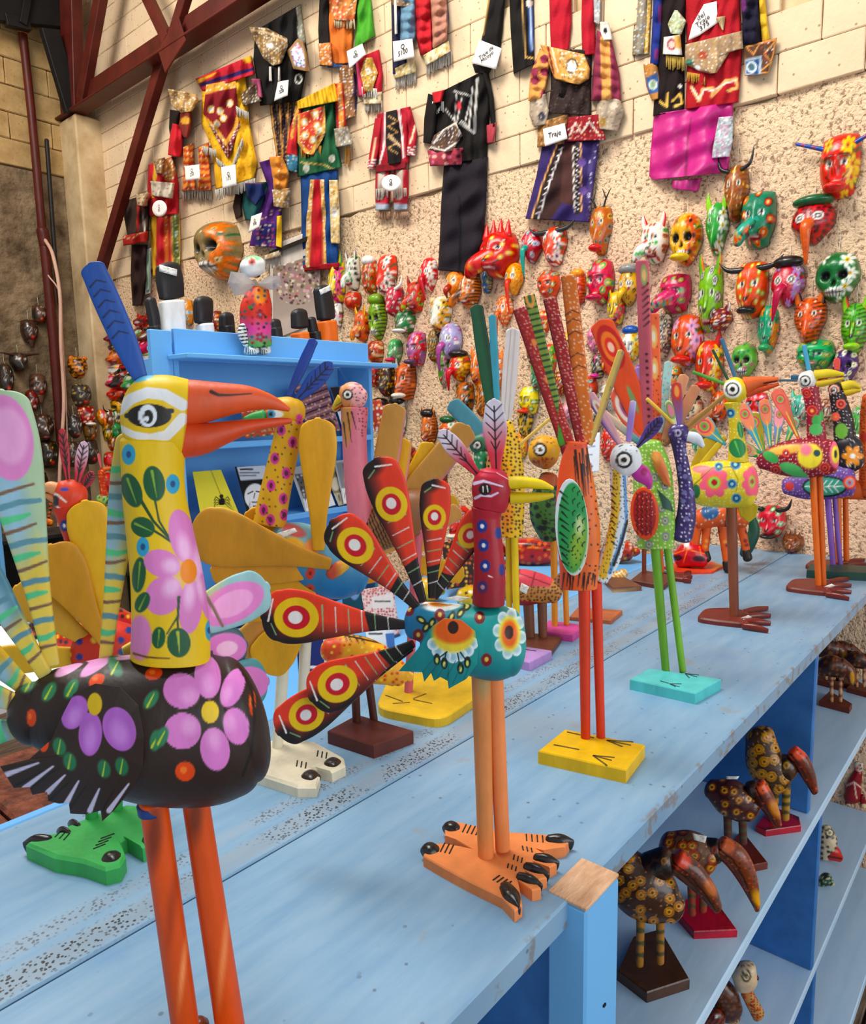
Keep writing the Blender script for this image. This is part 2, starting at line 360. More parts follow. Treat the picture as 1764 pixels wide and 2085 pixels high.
def part(F, parent, name, st, base, ops=(), mat='painted_wood', step=3., e=2.2, cap=(.7, .7), mode='px', label=None, ps=None, build=True):
    V, Q, s, n = loft(F, st, step, e, cap)
    if F.floor: V[:, 2] = np.maximum(V[:, 2], .0012)
    if mode == 'px': p = F.px(V); X, Y = p[:, 0], p[:, 1]
    else: X, Y = s, n
    cols = paint(X, Y, base, ops, ps or max(1., step * .8))
    if not build: return V, Q, cols
    return mk(name, V, Q, mat, parent, cols, label=label)
def paddle(F, parent, a, b, w, th=5, w0=None, base='Y', ops=(), off=(0, 0), prof='round', step=3., name='tail_feather', mode='fe', ps=None, label=None, bend=0, mat='painted_wood', e=4.):
    """flat wooden feather from root a to tip b; ops in (distance from root, sideways) pixels"""
    a = np.array(a, float); b = np.array(b, float); L = np.linalg.norm(b - a); w0 = w0 or w * .28; nrm = np.array([-(b - a)[1], (b - a)[0]]) / L
    P = {'round': [(0, 0), (.25, .22), (.5, .6), (.7, .93), (.82, 1), (.92, .88), (.98, .55)], 'leaf': [(0, 0), (.2, .35), (.45, .85), (.62, 1), (.8, .86), (.92, .55), (.99, .15)],
         'stick': [(0, .1), (.3, .6), (.6, .9), (.85, 1), (.95, .8), (.99, .45)], 'board': [(0, 0), (.15, .5), (.4, .9), (.7, 1), (.9, .85), (.97, .55)], 'bar': [(0, 1), (.5, 1), (1, 1)]}[prof]
    st = []
    if prof in ('round', 'board', 'stick', 'leaf'):
        sh = .62 if prof != 'leaf' else .95; tc = max(.45, 1 - .5 * w / L * sh * (1 if prof != 'board' else .8)); ft = float(np.interp(tc, [q[0] for q in P], [q[1] for q in P])); ft = max(ft, .93 if prof != 'leaf' else .8)
        P = [q for q in P if q[0] < tc - .04] + [(tc + (1 - tc) * math.sin(k * math.pi / 16), ft * math.cos(k * math.pi / 16)) for k in range(8)]
        if prof == 'round': w0 = w0
    for t, f in P:
        c = a + (b - a) * t + nrm * bend * math.sin(math.pi * t); st.append((c[0], c[1], (w0 + (w - w0) * f) / 2 if prof == 'bar' or t < tc else w * f / 2, th / 2, off[0] + (off[1] - off[0]) * t))
    return part(F, parent, name, st, base, ops, mat, step, e, (.3, .5), mode, label, ps)
def leg(F, parent, a, b, w, w2=None, base='o', ops=(), step=6., name='leg', off=(0, 0)):
    w2 = w2 or w
    return part(F, parent, name, [(a[0], a[1], w / 2, w / 2, off[0]), ((a[0] + b[0]) / 2, (a[1] + b[1]) / 2, (w + w2) / 4, (w + w2) / 4, (off[0] + off[1]) / 2), (b[0], b[1], w2 / 2, w2 / 2, off[1])], base, ops, step=step, cap=(.2, .05))
def tube3(P, ra, rb=None, up=(0, 1, 0), m=None, nr=12, e=2., capped=True):
    """tube through 3-D points; returns V,Q,t,angle"""
    P = np.array(P, float); ra = np.array(ra, float); rb = ra if rb is None else np.array(rb, float)
    n = len(P); m = m or max(6, 5 * (n - 1)); u = np.linspace(0, n - 1, m); st = np.c_[P, ra, rb]
    k = np.clip(u.astype(int), 0, n - 2); f = (u - k)[:, None]
    tan = np.gradient(st, axis=0); R = (2*f**3 - 3*f**2 + 1) * st[k] + (f**3 - 2*f**2 + f) * tan[k] + (-2*f**3 + 3*f**2) * st[k + 1] + (f**3 - f**2) * tan[k + 1]
    R[:, 3:] = np.maximum(R[:, 3:], 1e-4)
    if capped:
        def c2(i, sg):
            T0 = (R[1] - R[0] if i == 0 else R[-1] - R[-2])[:3]; T0 = T0 / (np.linalg.norm(T0) + 1e-9); o = []
            for a in (.5, .85, 1.):
                r = R[i].copy(); r[:3] += T0 * sg * min(R[i][3], R[i][4]) * math.sin(a * math.pi / 2) * .7; r[3:] *= max(.03, math.cos(a * math.pi / 2)); o.append(r)
            return o
        R = np.array(c2(0, -1)[::-1] + list(R) + c2(-1, 1))
    T = np.gradient(R[:, :3], axis=0); T /= np.linalg.norm(T, axis=1)[:, None] + 1e-12; up = np.array(up, float)
    A = np.cross(T, up); A /= np.linalg.norm(A, axis=1)[:, None] + 1e-9; B = np.cross(A, T)
    ph = np.linspace(0, 2 * math.pi, nr, endpoint=False); c = np.cos(ph); s = np.sin(ph); c = np.sign(c) * np.abs(c) ** (2 / e); s = np.sign(s) * np.abs(s) ** (2 / e)
    V = (R[:, None, :3] + A[:, None] * (R[:, 3, None] * c)[..., None] + B[:, None] * (R[:, 4, None] * s)[..., None]).reshape(-1, 3)
    mm = len(R); i = np.arange(mm - 1)[:, None]; j = np.arange(nr)[None]
    Q = np.stack([i * nr + j, (i + 1) * nr + j, (i + 1) * nr + (j + 1) % nr, i * nr + (j + 1) % nr], -1).reshape(-1, 4)
    V, Q = fixwind(V, Q); return V, Q, np.repeat(np.linspace(0, 1, mm), nr), np.tile(ph, mm)
def tube(name, parent, P, ra, col, rb=None, ops=(), mat='painted_wood', up=(0, 1, 0), nr=12, m=None, e=2., label=None, ps=.04):
    V, Q, t, a = tube3(P, ra, rb, up, m, nr, e); cols = paint(t, np.cos(a), col, ops, ps) if mat in ('painted_wood', 'varnished_wood', 'cloth', 'satin', 'paper') else None
    return mk(name, V, Q, mat, parent, cols, label=label)
def ellipsoid(c, r, n=12, rot=None):
    th = np.linspace(0, math.pi, n); ph = np.linspace(0, 2 * math.pi, 2 * n, endpoint=False)
    V = np.stack([np.sin(th)[:, None] * np.cos(ph), np.sin(th)[:, None] * np.sin(ph), np.cos(th)[:, None] * np.ones_like(ph)], -1).reshape(-1, 3) * np.array(r)
    if rot is not None: V = V @ np.array(rot).T
    m, k = n, 2 * n; i = np.arange(m - 1)[:, None]; j = np.arange(k)[None]
    Q = np.stack([i * k + j, (i + 1) * k + j, (i + 1) * k + (j + 1) % k, i * k + (j + 1) % k], -1).reshape(-1, 4)
    V, Q = fixwind(V + np.array(c), Q); return V, Q
def inv(F, W):
    """world -> local of frame"""
    P = np.asarray(W, float) - F.o; return np.stack([P @ F.r, P @ F.d, P[..., 2]], -1)
TOP = 1.15
LAST = {}
def slab(F, parent, name, pix, h, base, ops=(), z0=TOP, mat='painted_wood', label=None, bev=.002, sub=1, round_=0):
    """flat cut piece lying on a level surface; pix = its upper outline"""
    if round_:
        p = np.array(pix, float); out = []
        for i in range(len(p)):
            a, b, c = p[i - 1], p[i], p[(i + 1) % len(p)]
            for t in np.linspace(0, 1, 5): out.append((b + (a - b) * round_) * (1 - t) ** 2 + 2 * b * t * (1 - t) + (b + (c - b) * round_) * t * t)
        pix = out
    W = np.array([onZ(x, y, z0 + h) for x, y in pix]); P = inv(F, W); c = P.mean(0); n = len(P)
    A = P.copy(); A[:, :2] = c[:2] + (P[:, :2] - c[:2]) * (1 - bev / (np.linalg.norm(P[:, :2] - c[:2], axis=1)[:, None] + 1e-6))
    lay = [P * [1, 1, 0] + [0, 0, z0 - F.o[2]], P - [0, 0, bev], A]
    V = np.concatenate(lay); Q = []
    for k in range(2):
        for i in range(n): Q.append((k * n + i, k * n + (i + 1) % n, (k + 1) * n + (i + 1) % n, (k + 1) * n + i))
    ar = 0.5 * sum(P[i][0] * P[(i + 1) % n][1] - P[(i + 1) % n][0] * P[i][1] for i in range(n))
    if ar < 0: Q = [q[::-1] for q in Q]; Q += [tuple(range(3 * n - 1, 2 * n - 1, -1)), tuple(range(n))]
    else: Q += [tuple(range(2 * n, 3 * n)), tuple(range(n - 1, -1, -1))]
    px = F.px(V); o = mk(name, V, Q, mat, parent, paint(px[:, 0], px[:, 1], base, ops, 1), smooth=False, label=label)
    if parent and parent.type == 'EMPTY' and parent.parent is None: LAST[parent.name] = o
    return o
def marks(F, parent, name, lines, wpx, z, base='k', mat='painted_wood', label=None):
    """thin painted strokes on a level surface at height z"""
    Vs, Q = [], []
    for ln in lines:
        W = inv(F, np.array([onZ(x, y, z) for x, y in ln])); k = len(W)
        for i in range(k - 1):
            d = W[i + 1] - W[i]; nn = np.array([-d[1], d[0], 0]); nn = nn / (np.linalg.norm(nn) + 1e-9) * wpx * F.mpp / 2; b = len(Vs)
            lo = np.array([0, 0, .0006])
            for p in (W[i] - nn, W[i + 1] - nn, W[i + 1] + nn, W[i] + nn): Vs.append(p + lo)
            for p in (W[i] - nn, W[i + 1] - nn, W[i + 1] + nn, W[i] + nn): Vs.append(p - lo)
            Q += [(b, b+1, b+2, b+3), (b+7, b+6, b+5, b+4), (b, b+4, b+5, b+1), (b+1, b+5, b+6, b+2), (b+2, b+6, b+7, b+3), (b+3, b+7, b+4, b)]
    V = np.array(Vs); return meta(mk(name, V, np.array(Q), mat, LAST.get(parent.name, parent), np.tile(np.array(C_(base)), (len(V), 1)), smooth=False, label=label), kind='stuff')
def nail(F, parent, a, b, wpx, h, z0=TOP, base='k', name='claw', lift=.5):
    """glossy rounded claw from px a to tip b resting on a surface"""
    A = inv(F, onZ(*a, z0 + h)); B = inv(F, onZ(*b, z0 + h * .6)); M = (A + B) / 2; w_ = wpx * F.mpp / 2; zb = z0 - F.o[2]
    P = [[A[0], A[1], zb + h * .62], [M[0], M[1], zb + h * .66], [B[0], B[1], zb + h * .45]]
    return tube(name, LAST.get(parent.name, parent), P, [w_ * .85, w_, w_ * .28], base, [h * .55, h * .6, h * .42], mat='varnished_wood', up=(0, 0, 1), nr=14, m=14)
def thing(name, F, label, cat, group=None): return empty(name, tuple(F.o), F.rz, label, cat, group)
def text(parent, s, loc, rot, size, mat='ink', name='lettering', ext=.0005):
    cu = bpy.data.curves.new(name, 'FONT'); cu.body = s; cu.size = size; cu.extrude = ext; cu.align_x = 'CENTER'; cu.align_y = 'CENTER'; cu.space_line = .8; cu.resolution_u = 2
    t = bpy.data.objects.new('tmp', cu); COL.objects.link(t); me = bpy.data.meshes.new_from_object(t.evaluated_get(bpy.context.evaluated_depsgraph_get())) if False else None
    bpy.context.view_layer.update(); me = bpy.data.meshes.new_from_object(t); bpy.data.objects.remove(t)
    me.materials.clear(); me.materials.append(MATS[mat]); o = bpy.data.objects.new(name, me); COL.objects.link(o); o.parent = parent; o.location = loc; o.rotation_euler = rot; return o
def plate(F, parent, name, outline, base, ops=(), off=0., th=6., dome=0., slope=(0, 0), rings=None, mat='painted_wood', step=3., label=None, center=None, ps=None, mode='px'):
    """carved flat piece: star-shaped pixel outline, slightly domed toward the front, real thickness"""
    P = np.array(outline, float); n = len(P); seg = np.linalg.norm(np.roll(P, -1, 0) - P, axis=1); out = []
    for i in range(n):
        k = max(1, int(seg[i] / step)); t = np.linspace(0, 1, k, endpoint=False)[:, None]; out.append(P[i] * (1 - t) + P[(i + 1) % n] * t)
    B = np.concatenate(out); c = np.array(center, float) if center is not None else P.mean(0)
    R = np.linalg.norm(B - c, axis=1).max(); m = rings or max(3, int(R / step)); rho = np.linspace(.02, 1, m)
    G = c + (B - c)[None] * rho[:, None, None]; k = len(B)
    f = off + slope[0] * (G[..., 0] - c[0]) + slope[1] * (G[..., 1] - c[1])
    fr = f - th / 2 - dome * (1 - rho[:, None] ** 2); bk = f[-1] + th / 2
    X = np.concatenate([G[..., 0].ravel(), G[-1, :, 0], G[-1, :, 0] * .6 + c[0] * .4, [c[0]]]); Y = np.concatenate([G[..., 1].ravel(), G[-1, :, 1], G[-1, :, 1] * .6 + c[1] * .4, [c[1]]])
    D = np.concatenate([fr.ravel(), bk, bk, [bk.mean()]]); D0 = D.copy(); D0[-1] = D0[-2]
    V = F.pt(X, Y, D0 * F.mpp)
    i = np.arange(m + 1)[:, None]; j = np.arange(k)[None]
    Q = np.stack([i * k + j, i * k + (j + 1) % k, (i + 1) * k + (j + 1) % k, (i + 1) * k + j], -1).reshape(-1, 4)
    j = j.ravel(); a = (m + 1) * k; ce = np.full(k, len(V) - 1); Q = np.concatenate([Q, np.stack([a + j, a + (j + 1) % k, ce, ce], -1)])
    c0 = 0; Q = Q.tolist(); Q = [q if q[2] != q[3] else q[:3] for q in Q]; Q.append(list(range(k - 1, -1, -1)))
    n1 = np.array(Q[0]); e1 = V[Q[k * (m // 2)][1]] - V[Q[k * (m // 2)][0]]; e2 = V[Q[k * (m // 2)][3]] - V[Q[k * (m // 2)][0]]
    if np.cross(e1, e2)[1] > 0: Q = [q[::-1] for q in Q]
    if mode == 'px': pass
    return mk(name, V, Q, mat, parent, paint(X, Y, base, ops, ps or max(1., step * .8)), label=label)
def EL(cx, cy, rx, ry, rot=0, n=28):
    r = math.radians(rot); return [(cx + rx * math.cos(a) * math.cos(r) - ry * math.sin(a) * math.sin(r), cy + rx * math.cos(a) * math.sin(r) + ry * math.sin(a) * math.cos(r)) for a in np.linspace(0, 2 * math.pi, n, endpoint=False)]
def sticker(F, parent, pix, off, name='price_sticker'):
    return plate(F, parent, name, pix, 'w', [('D', 5, 1.2, ['a'], 3, .7)], off=off, th=1.2, rings=3, step=4, mat='paper', label='white price sticker')
def eye(cx, cy, r, iris='k', outer='w', ring='k'):
    return [('E', cx, cy, r, r, outer), ('E', cx, cy, r * .74, r * .74, ring), ('E', cx, cy, r * .58, r * .58, outer), ('E', cx, cy, r * .27, r * .27, iris)]
def bull(cx, cy, r, cols, sq=1., rot=0):
    return [('E', cx, cy, r * s, r * s * sq, rot, 0, c) for s, c in zip(np.linspace(1, .25, len(cols)), cols)]
def dot2(cx, cy, rx, ry, c1, c2): return [('E', cx, cy, rx, ry, c1), ('E', cx, cy, rx * .36, ry * .36, c2)]
def lf(cx, cy, rx, ry, rot=0, c='d', v='7FA83A'):
    r = math.radians(rot); q = [(cx - rx * .7 * math.cos(r), cy - rx * .7 * math.sin(r)), (cx + rx * .8 * math.cos(r), cy + rx * .8 * math.sin(r))]
    return [('E', cx, cy, rx, ry, rot, 0, c), ('L', q, ry * .28, 1, v)]
# ================================================= setting
XW = 2.90
def st_(o): o['kind'] = 'structure'; return o
# floor of worn planks
fl = empty('floor', (1.2, 2.4, -.14)); st_(fl)
for k in range(26):
    y0 = -1.2 + k * .3
    box('plank', (-2.2, y0 - 2.4 + .003, -.03), (1.9, y0 + .294 - 2.4, 0), 'floor_wood', fl, .004)
box('sub_floor', (-2.4, -4.2, -.06), (1.95, 4.4, -.031), 'black_paint', fl, .004)
# back wall: popcorn stucco below, painted blocks above
wb = empty('wall_back', (XW, 2.6, -.14)); st_(wb)
ny, nz_ = 60, 60
def wall_patch():
    ys = np.linspace(-3.2, 3.6, 70); zs = np.linspace(0, 2.93, 40); rnd = np.random.RandomState(3)
    Yg, Zg = np.meshgrid(ys, zs); Xg = .006 * np.sin(Yg * 7 + 2 * np.sin(Zg * 5)) + rnd.rand(*Yg.shape) * .006
    top = 2.93 + .012 * np.sin(ys * 9) + .01 * np.sin(ys * 23 + 1); Zg[-1] = top
    V = np.stack([Xg, Yg, Zg], -1).reshape(-1, 3); m, n = Yg.shape; i = np.arange(m - 1)[:, None]; j = np.arange(n - 1)[None]
    Q = np.stack([i * n + j, (i + 1) * n + j, (i + 1) * n + j + 1, i * n + j + 1], -1).reshape(-1, 4); return V, Q
V, Q = wall_patch(); mk('stucco_face', V, Q, 'stucco', wb)
box('wall_core', (.02, -3.3, 0), (.3, 3.7, 5.4), 'cream_plaster', wb, .01)
BW, BH = .272, .137
meshes = []
for k in range(4):
    V, F_ = bevel_box((-.012, 0, 0), (.02, BW - .0035, BH - .0035), .0035); rr = np.random.RandomState(k); V = V + (rr.rand(*V.shape) - .5) * .0016
    o = mk('block', V, F_, 'cream_block', None, smooth=False); meshes.append(o.data); bpy.data.objects.remove(o)
rb_ = random.Random(5); nblk = 0
for r in range(18):
    z = 2.79 + r * BH
    for c in range(-3, 24):
        y = .02 + c * BW + (BW / 2 if r % 2 else 0)
        ps_ = proj([[XW, y, z], [XW, y + BW, z + BH]])
        if ps_[:, 0].max() < -20 or ps_[:, 0].min() > 1800 or ps_[:, 1].max() < -20 or y > 6.0: continue
        o = bpy.data.objects.new('block', meshes[rb_.randrange(4)]); COL.objects.link(o); o.parent = wb; o.location = (-.001 * rb_.random(), y - 2.6, z + .14); nblk += 1
print('blocks', nblk)
# left wall, stained below
YL = 6.08
wl = empty('wall_left', (1.4, YL, -.14)); st_(wl)
box('lower_wall', (-3, 0, 0), (1.5, .25, 3.72), 'stained_wall', wl, .01)
for k in range(3):
    V, F_ = bevel_box((0, -.015, 0), (.30, .02, .185), .006); V = V + (np.random.RandomState(k + 9).rand(*V.shape) - .5) * .006
    o = mk('block', V, F_, 'old_block', None, smooth=False); meshes.append(o.data); bpy.data.objects.remove(o)
box('wall_core', (-3, .015, 3.7), (1.5, .25, 6.2), 'cream_plaster', wl, .01)
for r in range(10):
    for c in range(8):
        o = bpy.data.objects.new('block', meshes[4 + rb_.randrange(3)]); COL.objects.link(o); o.parent = wl; o.location = (-.75 + c * .305 + (.15 if r % 2 else 0), rb_.random() * -.006, 3.72 + r * .19)
# plastered corner column
cc = box('wall_corner', (2.69, 5.80, -.14), (2.90, 6.08, 3.985), 'cream_plaster', None, .012); st_(cc)
# brick-coloured drain pipe and hanging cables
def pipe(name, P, r, mat, label, cat, nr=12):
    V, Q, t, a = tube3(P, [r] * len(P), None, (1, .3, 0), m=len(P) * 6, nr=nr); o = mk(name, V, Q, mat); return meta(o, label, cat)
def L_(x, y, Y=6.0): return onY(x, y, Y)
pr = empty('drain_pipe', tuple(L_(128, 890)), 0, 'dark red vertical drain pipe on the stained wall left of the corner column', 'pipe')
def rel(o, pts): return [tuple(np.array(p) - np.array(o.location)) for p in pts]
for nm, pts, r in (('upper_pipe', [L_(46, 65), L_(66, 250), L_(86, 470)], .030), ('lower_pipe', [L_(90, 490), L_(108, 680), L_(125, 900)], .036)):
    V, Q, t, a = tube3(rel(pr, pts), [r] * 3, None, (1, .3, 0), m=18, nr=14); mk(nm, V, Q, 'rust_red_paint', pr)
V, Q, t, a = tube3(rel(pr, [L_(86, 468), L_(92, 500)]), [.042] * 2, None, (1, .3, 0), m=6, nr=14); mk('pipe_collar', V, Q, 'rust_red_paint', pr)
V, Q, t, a = tube3(rel(pr, [L_(44, 52), L_(47, 68)]), [.032] * 2, None, (1, .3, 0), m=6, nr=14); mk('pipe_mouth', V, Q, 'painted_wood', pr, paint(t, t, 'o', (), 1), label='orange pipe end')
pipe('cable', [L_(92, 488, 5.97), L_(108, 520, 5.8), L_(122, 600, 5.75), L_(124, 700, 5.75), L_(130, 820, 5.75), L_(122, 950, 5.75), L_(120, 1080, 5.75)], .013, 'cable', 'pale pinkish cable hanging in front of the red drain pipe', 'cable', 8)
pipe('cable', [L_(98, 560, 5.97), L_(122, 600, 5.8), L_(128, 700, 5.78), L_(136, 850, 5.78), L_(138, 1000, 5.78)], .006, 'cable', 'thin tan cable hanging just right of the thicker pale cable', 'cable', 8)
pipe('conduit', [onY(95, 285, 5.99), onY(112, 520, 5.99), onY(122, 620, 5.99)], .016, 'black_paint', 'thin dark conduit running down beside the corner column', 'conduit', 8)
# roof
rf = empty('ceiling', (0, 3, 5.3)); st_(rf)
for k in range(9):
    x = -2.6 + k * .72
    V, F_ = bevel_box((x, -5.5, -.01), (x + .70, 3.3, .01), .004)
    if k in (4, 5): continue                       # open roof lights
    mk('roof_sheet', V, F_, 'roof_metal', rf, smooth=False)
# steel truss close to the back wall
tr = empty('roof_truss', (2.74, 5.6, 4.0), 0, 'dark red steel roof truss running along the back wall', 'truss')
XT = 2.74
def strut(nm, a, b, w, dep, x=XT):
    A = np.array(onX(*a, x)); B = np.array(onX(*b, x)); d = B - A; L = np.linalg.norm(d); d /= L; nrm = np.cross(d, [1, 0, 0])
    V, F_ = bevel_box((-dep / 2, -w / 2, 0), (dep / 2, w / 2, L), .004); W = A + V[:, :1] * np.array([1, 0, 0]) + V[:, 1:2] * nrm + V[:, 2:] * d - np.array(tr.location)
    return mk(nm, W, F_, 'rust_red_paint', tr, smooth=False)
strut('bottom_chord', (120, 232), (1000, -340), .125, .07)
strut('chord_flange', (120, 252), (1000, -312), .018, .13, 2.72)
strut('diagonal_strut', (342, 82), (268, -75), .075, .05, 2.70)
strut('diagonal_strut', (352, 80), (395, -60), .075, .05, 2.70)
strut('diagonal_strut', (168, 205), (215, -60), .10, .06, 2.70)
strut('brace', (338, 105), (196, 580), .085, .06, 2.77)
strut('upright', (150, 225), (142, -80), .20, .08, 2.72)
strut('diagonal_strut', (120, 130), (155, -60), .06, .04, 2.76)
strut('gusset_plate', (330, 125), (372, 58), .17, .012, 2.665)
# dark steel members of the roof over the left wall, with chinks of sky
dk = empty('roof_beam', tuple(onY(60, 60, 5.9)), 0, 'dark steel beam under the roof edge at the top left corner', 'beam')
def bar(nm, a, b, w, Y, par, mat='roof_metal'):
    A = np.array(onY(*a, Y)); B = np.array(onY(*b, Y)); d = B - A; L = np.linalg.norm(d); d /= L; nrm = np.cross(d, [0, 1, 0])
    V, F_ = bevel_box((-w / 2, -.03, 0), (w / 2, .03, L), .004); W = A + V[:, :1] * nrm + V[:, 1:2] * np.array([0, 1, 0]) + V[:, 2:] * d - np.array(par.location); return mk(nm, W, F_, mat, par, smooth=False)
bar('beam_web', (-40, 8), (150, 30), .20, 5.92, dk); bar('beam_flange', (10, 40), (60, 52), .08, 5.9, dk); bar('beam_foot', (100, 60), (150, 230), .13, 5.84, dk); bar('hanger', (60, -30), (45, 50), .05, 5.88, dk)
# ================================================= counter with shelves
ct = empty('display_counter', (1.6, .7, -.11), 0, 'long pale blue painted wooden counter with open shelves underneath', 'counter')
def cb(nm, a, b, mat='blue_cabinet_shaded', r=.003): o_ = np.array(ct.location); return box(nm, np.array(a) - o_, np.array(b) - o_, mat, ct, r)
def topb(nm, a, b, y0, y1):
    # planks keep world-aligned paint coordinates
    V, F_ = bevel_box((a, y0, TOP - .034), (b, y1, TOP), .0025); o_ = np.array(ct.location)
    o = mk(nm, V - [0, 0, TOP], F_, 'worn_blue_top', ct, smooth=False); o.location = tuple(np.array([0, 0, TOP]) - o_); return o
topb('top_plank', -.9, 2.88, .376, .7125)
topb('top_plank', -.9, 2.88, .7155, 1.04)
cb('shelf', (.15, .362, .69), (2.88, .98, .715), 'shelf_paint'); cb('shelf', (.15, .372, .195), (2.88, .98, .22), 'shelf_paint'); cb('base_board', (.15, .30, -.03), (2.88, .98, .0), 'shelf_paint')
cb('back_panel', (.1, .98, -.11), (2.88, .995, 1.115))
cb('divider', (1.815, .38, .716), (1.838, .98, 1.115)); cb('divider', (1.93, .375, .221), (1.955, .98, .689)); cb('divider', (1.97, .375, .001), (1.995, .98, .194))
cb('divider', (.665, .40, -.11), (.685, .98, 1.115))
cb('rear_rail', (-.9, 1.041, 1.06), (2.88, 1.06, 1.150), 'blue_bookcase_paint')
ps_ = cb('post', (.658, .352, -.11), (.738, .402, 1.1469), 'blue_bookcase_paint'); 
cb('post_end_grain', (.6582, .3522, 1.1472), (.7378, .4018, 1.1515), 'bare_wood', .0012)
bl = np.array(ct.location)
for z in (1.0, .9): box('nail_head', np.array((.70, .350, z)) - bl, np.array((.706, .353, z + .003)) - bl, 'ink', ct, .0005)
cb('brace', (.15, .5, .84), (.64, .55, .88)); cb('brace', (.3, .44, .4), (.64, .48, .44))
# ================================================= B1: large floral bird with orange beak
F = Fr(onZ(430, 2128, TOP)); b1 = thing('painted_bird', F, 'largest bird at left, dark flowered body, yellow neck and long open orange beak', 'bird')
PK, PU, BR = 'D57BC6', 'A45CB8', '2A1C16'
ops = [('E', 150, 1350, 46, 13, -35, 0, 'D79AC8'), ('E', 205, 1345, 52, 13, -38, 0, 'D58CC4'), ('E', 262, 1330, 40, 12, -10, 0, 'D9A3C9')]
ops += [('E', 440, 1420, 120, 110, 0, .3, BR)]
for e in ((423, 1378, 27, 44, -4), (474, 1400, 22, 42, 22), (481, 1478, 26, 38, -12), (438, 1525, 30, 44, -8), (372, 1488, 38, 37, -25), (370, 1406, 38, 36, 25)):
    ops += [('E', *e[:4], e[4], 0, PK), ('E', e[0] + (428 - e[0]) * .25, e[1] + (1448 - e[1]) * .25, e[2] * .45, e[3] * .45, e[4], .9, 'E49AD6')]
ops += [('E', 428, 1449, 18, 23, 'E8C21E')]
for e in ((313, 1371, 18, 13, -15), (377, 1570, 20, 20, 0), (514, 1430, 7, 26, 0), (197, 1385, 18, 12, -35), (64, 1461, 10, 18, 0)): ops += [('E', *e, 0, 'D8481F'), ('E', e[0] - 3, e[1] - 3, e[2] * .35, e[3] * .35, 0, 0, 'E8742E')]
for x, y, r in ((308, 1424, -55), (100, 1408, -60), (145, 1402, -60), (317, 1507, -80), (330, 1500, -70), (235, 1358, 60), (60, 1392, -50)): ops += [('E', x, y, 22, 12, r, .2, '2C7A52'), ('L', [(x - 8, y + 14), (x + 6, y - 12)], 5, 2, 'B9C832')]
part(F, b1, 'body', [(70, 1452, 62, 50, 0), (120, 1452, 92, 78, 0), (200, 1465, 125, 105, 0), (300, 1478, 146, 122, 0), (400, 1478, 152, 124, 0), (460, 1470, 143, 116, 0), (490, 1462, 125, 100, 0)], BR, ops + [('L', [(486, 1352), (512, 1400), (519, 1460), (512, 1530), (494, 1580)], 7, 5, '120C0A')], step=1.9, cap=(.9, .42), e=2.15)
#plate(F, b1, 'breast_disc', EL(512, 1466, 16, 118, 3), '1E1411', [('E', 514, 1430, 6, 30, 'D8481F')], off=-20, th=60, step=4)
wops = [('U', BR)]
for e in ((152, 1450, 25, 36, 25), (184, 1494, 24, 45, 3), (243, 1484, 33, 46, -18)): wops += [('E', *e[:4], e[4], 0, PU), ('E', e[0], e[1] + 8, e[2] * .5, e[3] * .55, e[4], .8, 'BC7CD0')]
wops += [('E', 193, 1433, 15, 23, 'C9A91E'), ('E', 90, 1516, 9, 15, 10, 0, 'D8481F')]
for x, y in ((121, 1520), (142, 1550), (212, 1565), (248, 1560)): wops += [('E', x, y, 13, 19, -15, .2, '236B46'), ('L', [(x - 3, y + 14), (x + 2, y - 14)], 4, 2, '9BB63A')]
for a_, b_ in (((12, 1577), (78, 1553)), ((50, 1604), (108, 1560)), ((98, 1612), (132, 1578)), ((135, 1636), (160, 1590)), ((183, 1650), (202, 1606)), ((222, 1650), (262, 1596)), ((36, 1545), (58, 1536))): wops += [('L', [a_, b_], 11, 4, 'B9B7D2')]
for a_, b_ in (((60, 1606), (120, 1562)), ((140, 1650), (175, 1600)), ((200, 1665), (232, 1608)), ((100, 1630), (142, 1590)), ((30, 1600), (90, 1568))): wops += [('L', [a_, b_], 4, 2, '120C0A')]
plate(F, b1, 'wing', [(0, 1560), (60, 1545), (105, 1505), (130, 1450), (150, 1412), (195, 1391), (245, 1398), (282, 1435), (294, 1500), (291, 1560), (272, 1602), (232, 1650), (208, 1672), (205, 1650), (175, 1658), (143, 1656), (140, 1634), (120, 1636), (98, 1630), (96, 1612), (66, 1618), (60, 1602), (28, 1604), (16, 1585)], BR, wops, off=-118, th=30, dome=16, step=2.4, center=(205, 1525), slope=(-.12, .1))
nops = []
for e in ((262, 925, 14, 21), (352, 985, 14, 20), (291, 1113, 13, 20), (427, 1283, 9, 21)): nops += [('E', *e, '2E9BC4'), ('E', e[0], e[1], 5, 7, '1B4A80')]
DG = '14532F'
nops += [('L', [(285, 1015), (312, 1060), (348, 1100)], 7, 4, '1C4524'), ('L', [(316, 1020), (324, 1060), (345, 1095)], 4, 4, '1C4524'), ('L', [(310, 1078), (330, 1090), (350, 1104)], 5, 4, '1C4524')]
nops += lf(268, 998, 36, 20, 70, DG) + lf(314, 984, 36, 22, 80, DG) + lf(291, 1073, 25, 20, 25, DG) + lf(283, 1170, 36, 14, 95, DG)
for e in ((372, 1092, 27, 56, -12), (330, 1147, 38, 28, 18), (415, 1140, 22, 60, -6), (333, 1212, 36, 42, 35), (388, 1235, 24, 55, 5), (420, 1215, 14, 48, -10)):
    nops += [('E', *e[:4], e[4], 0, 'D67DBE'), ('E', e[0] + (383 - e[0]) * .35, e[1] + (1162 - e[1]) * .35, e[2] * .45, e[3] * .5, e[4], .9, 'EAB4DE')]
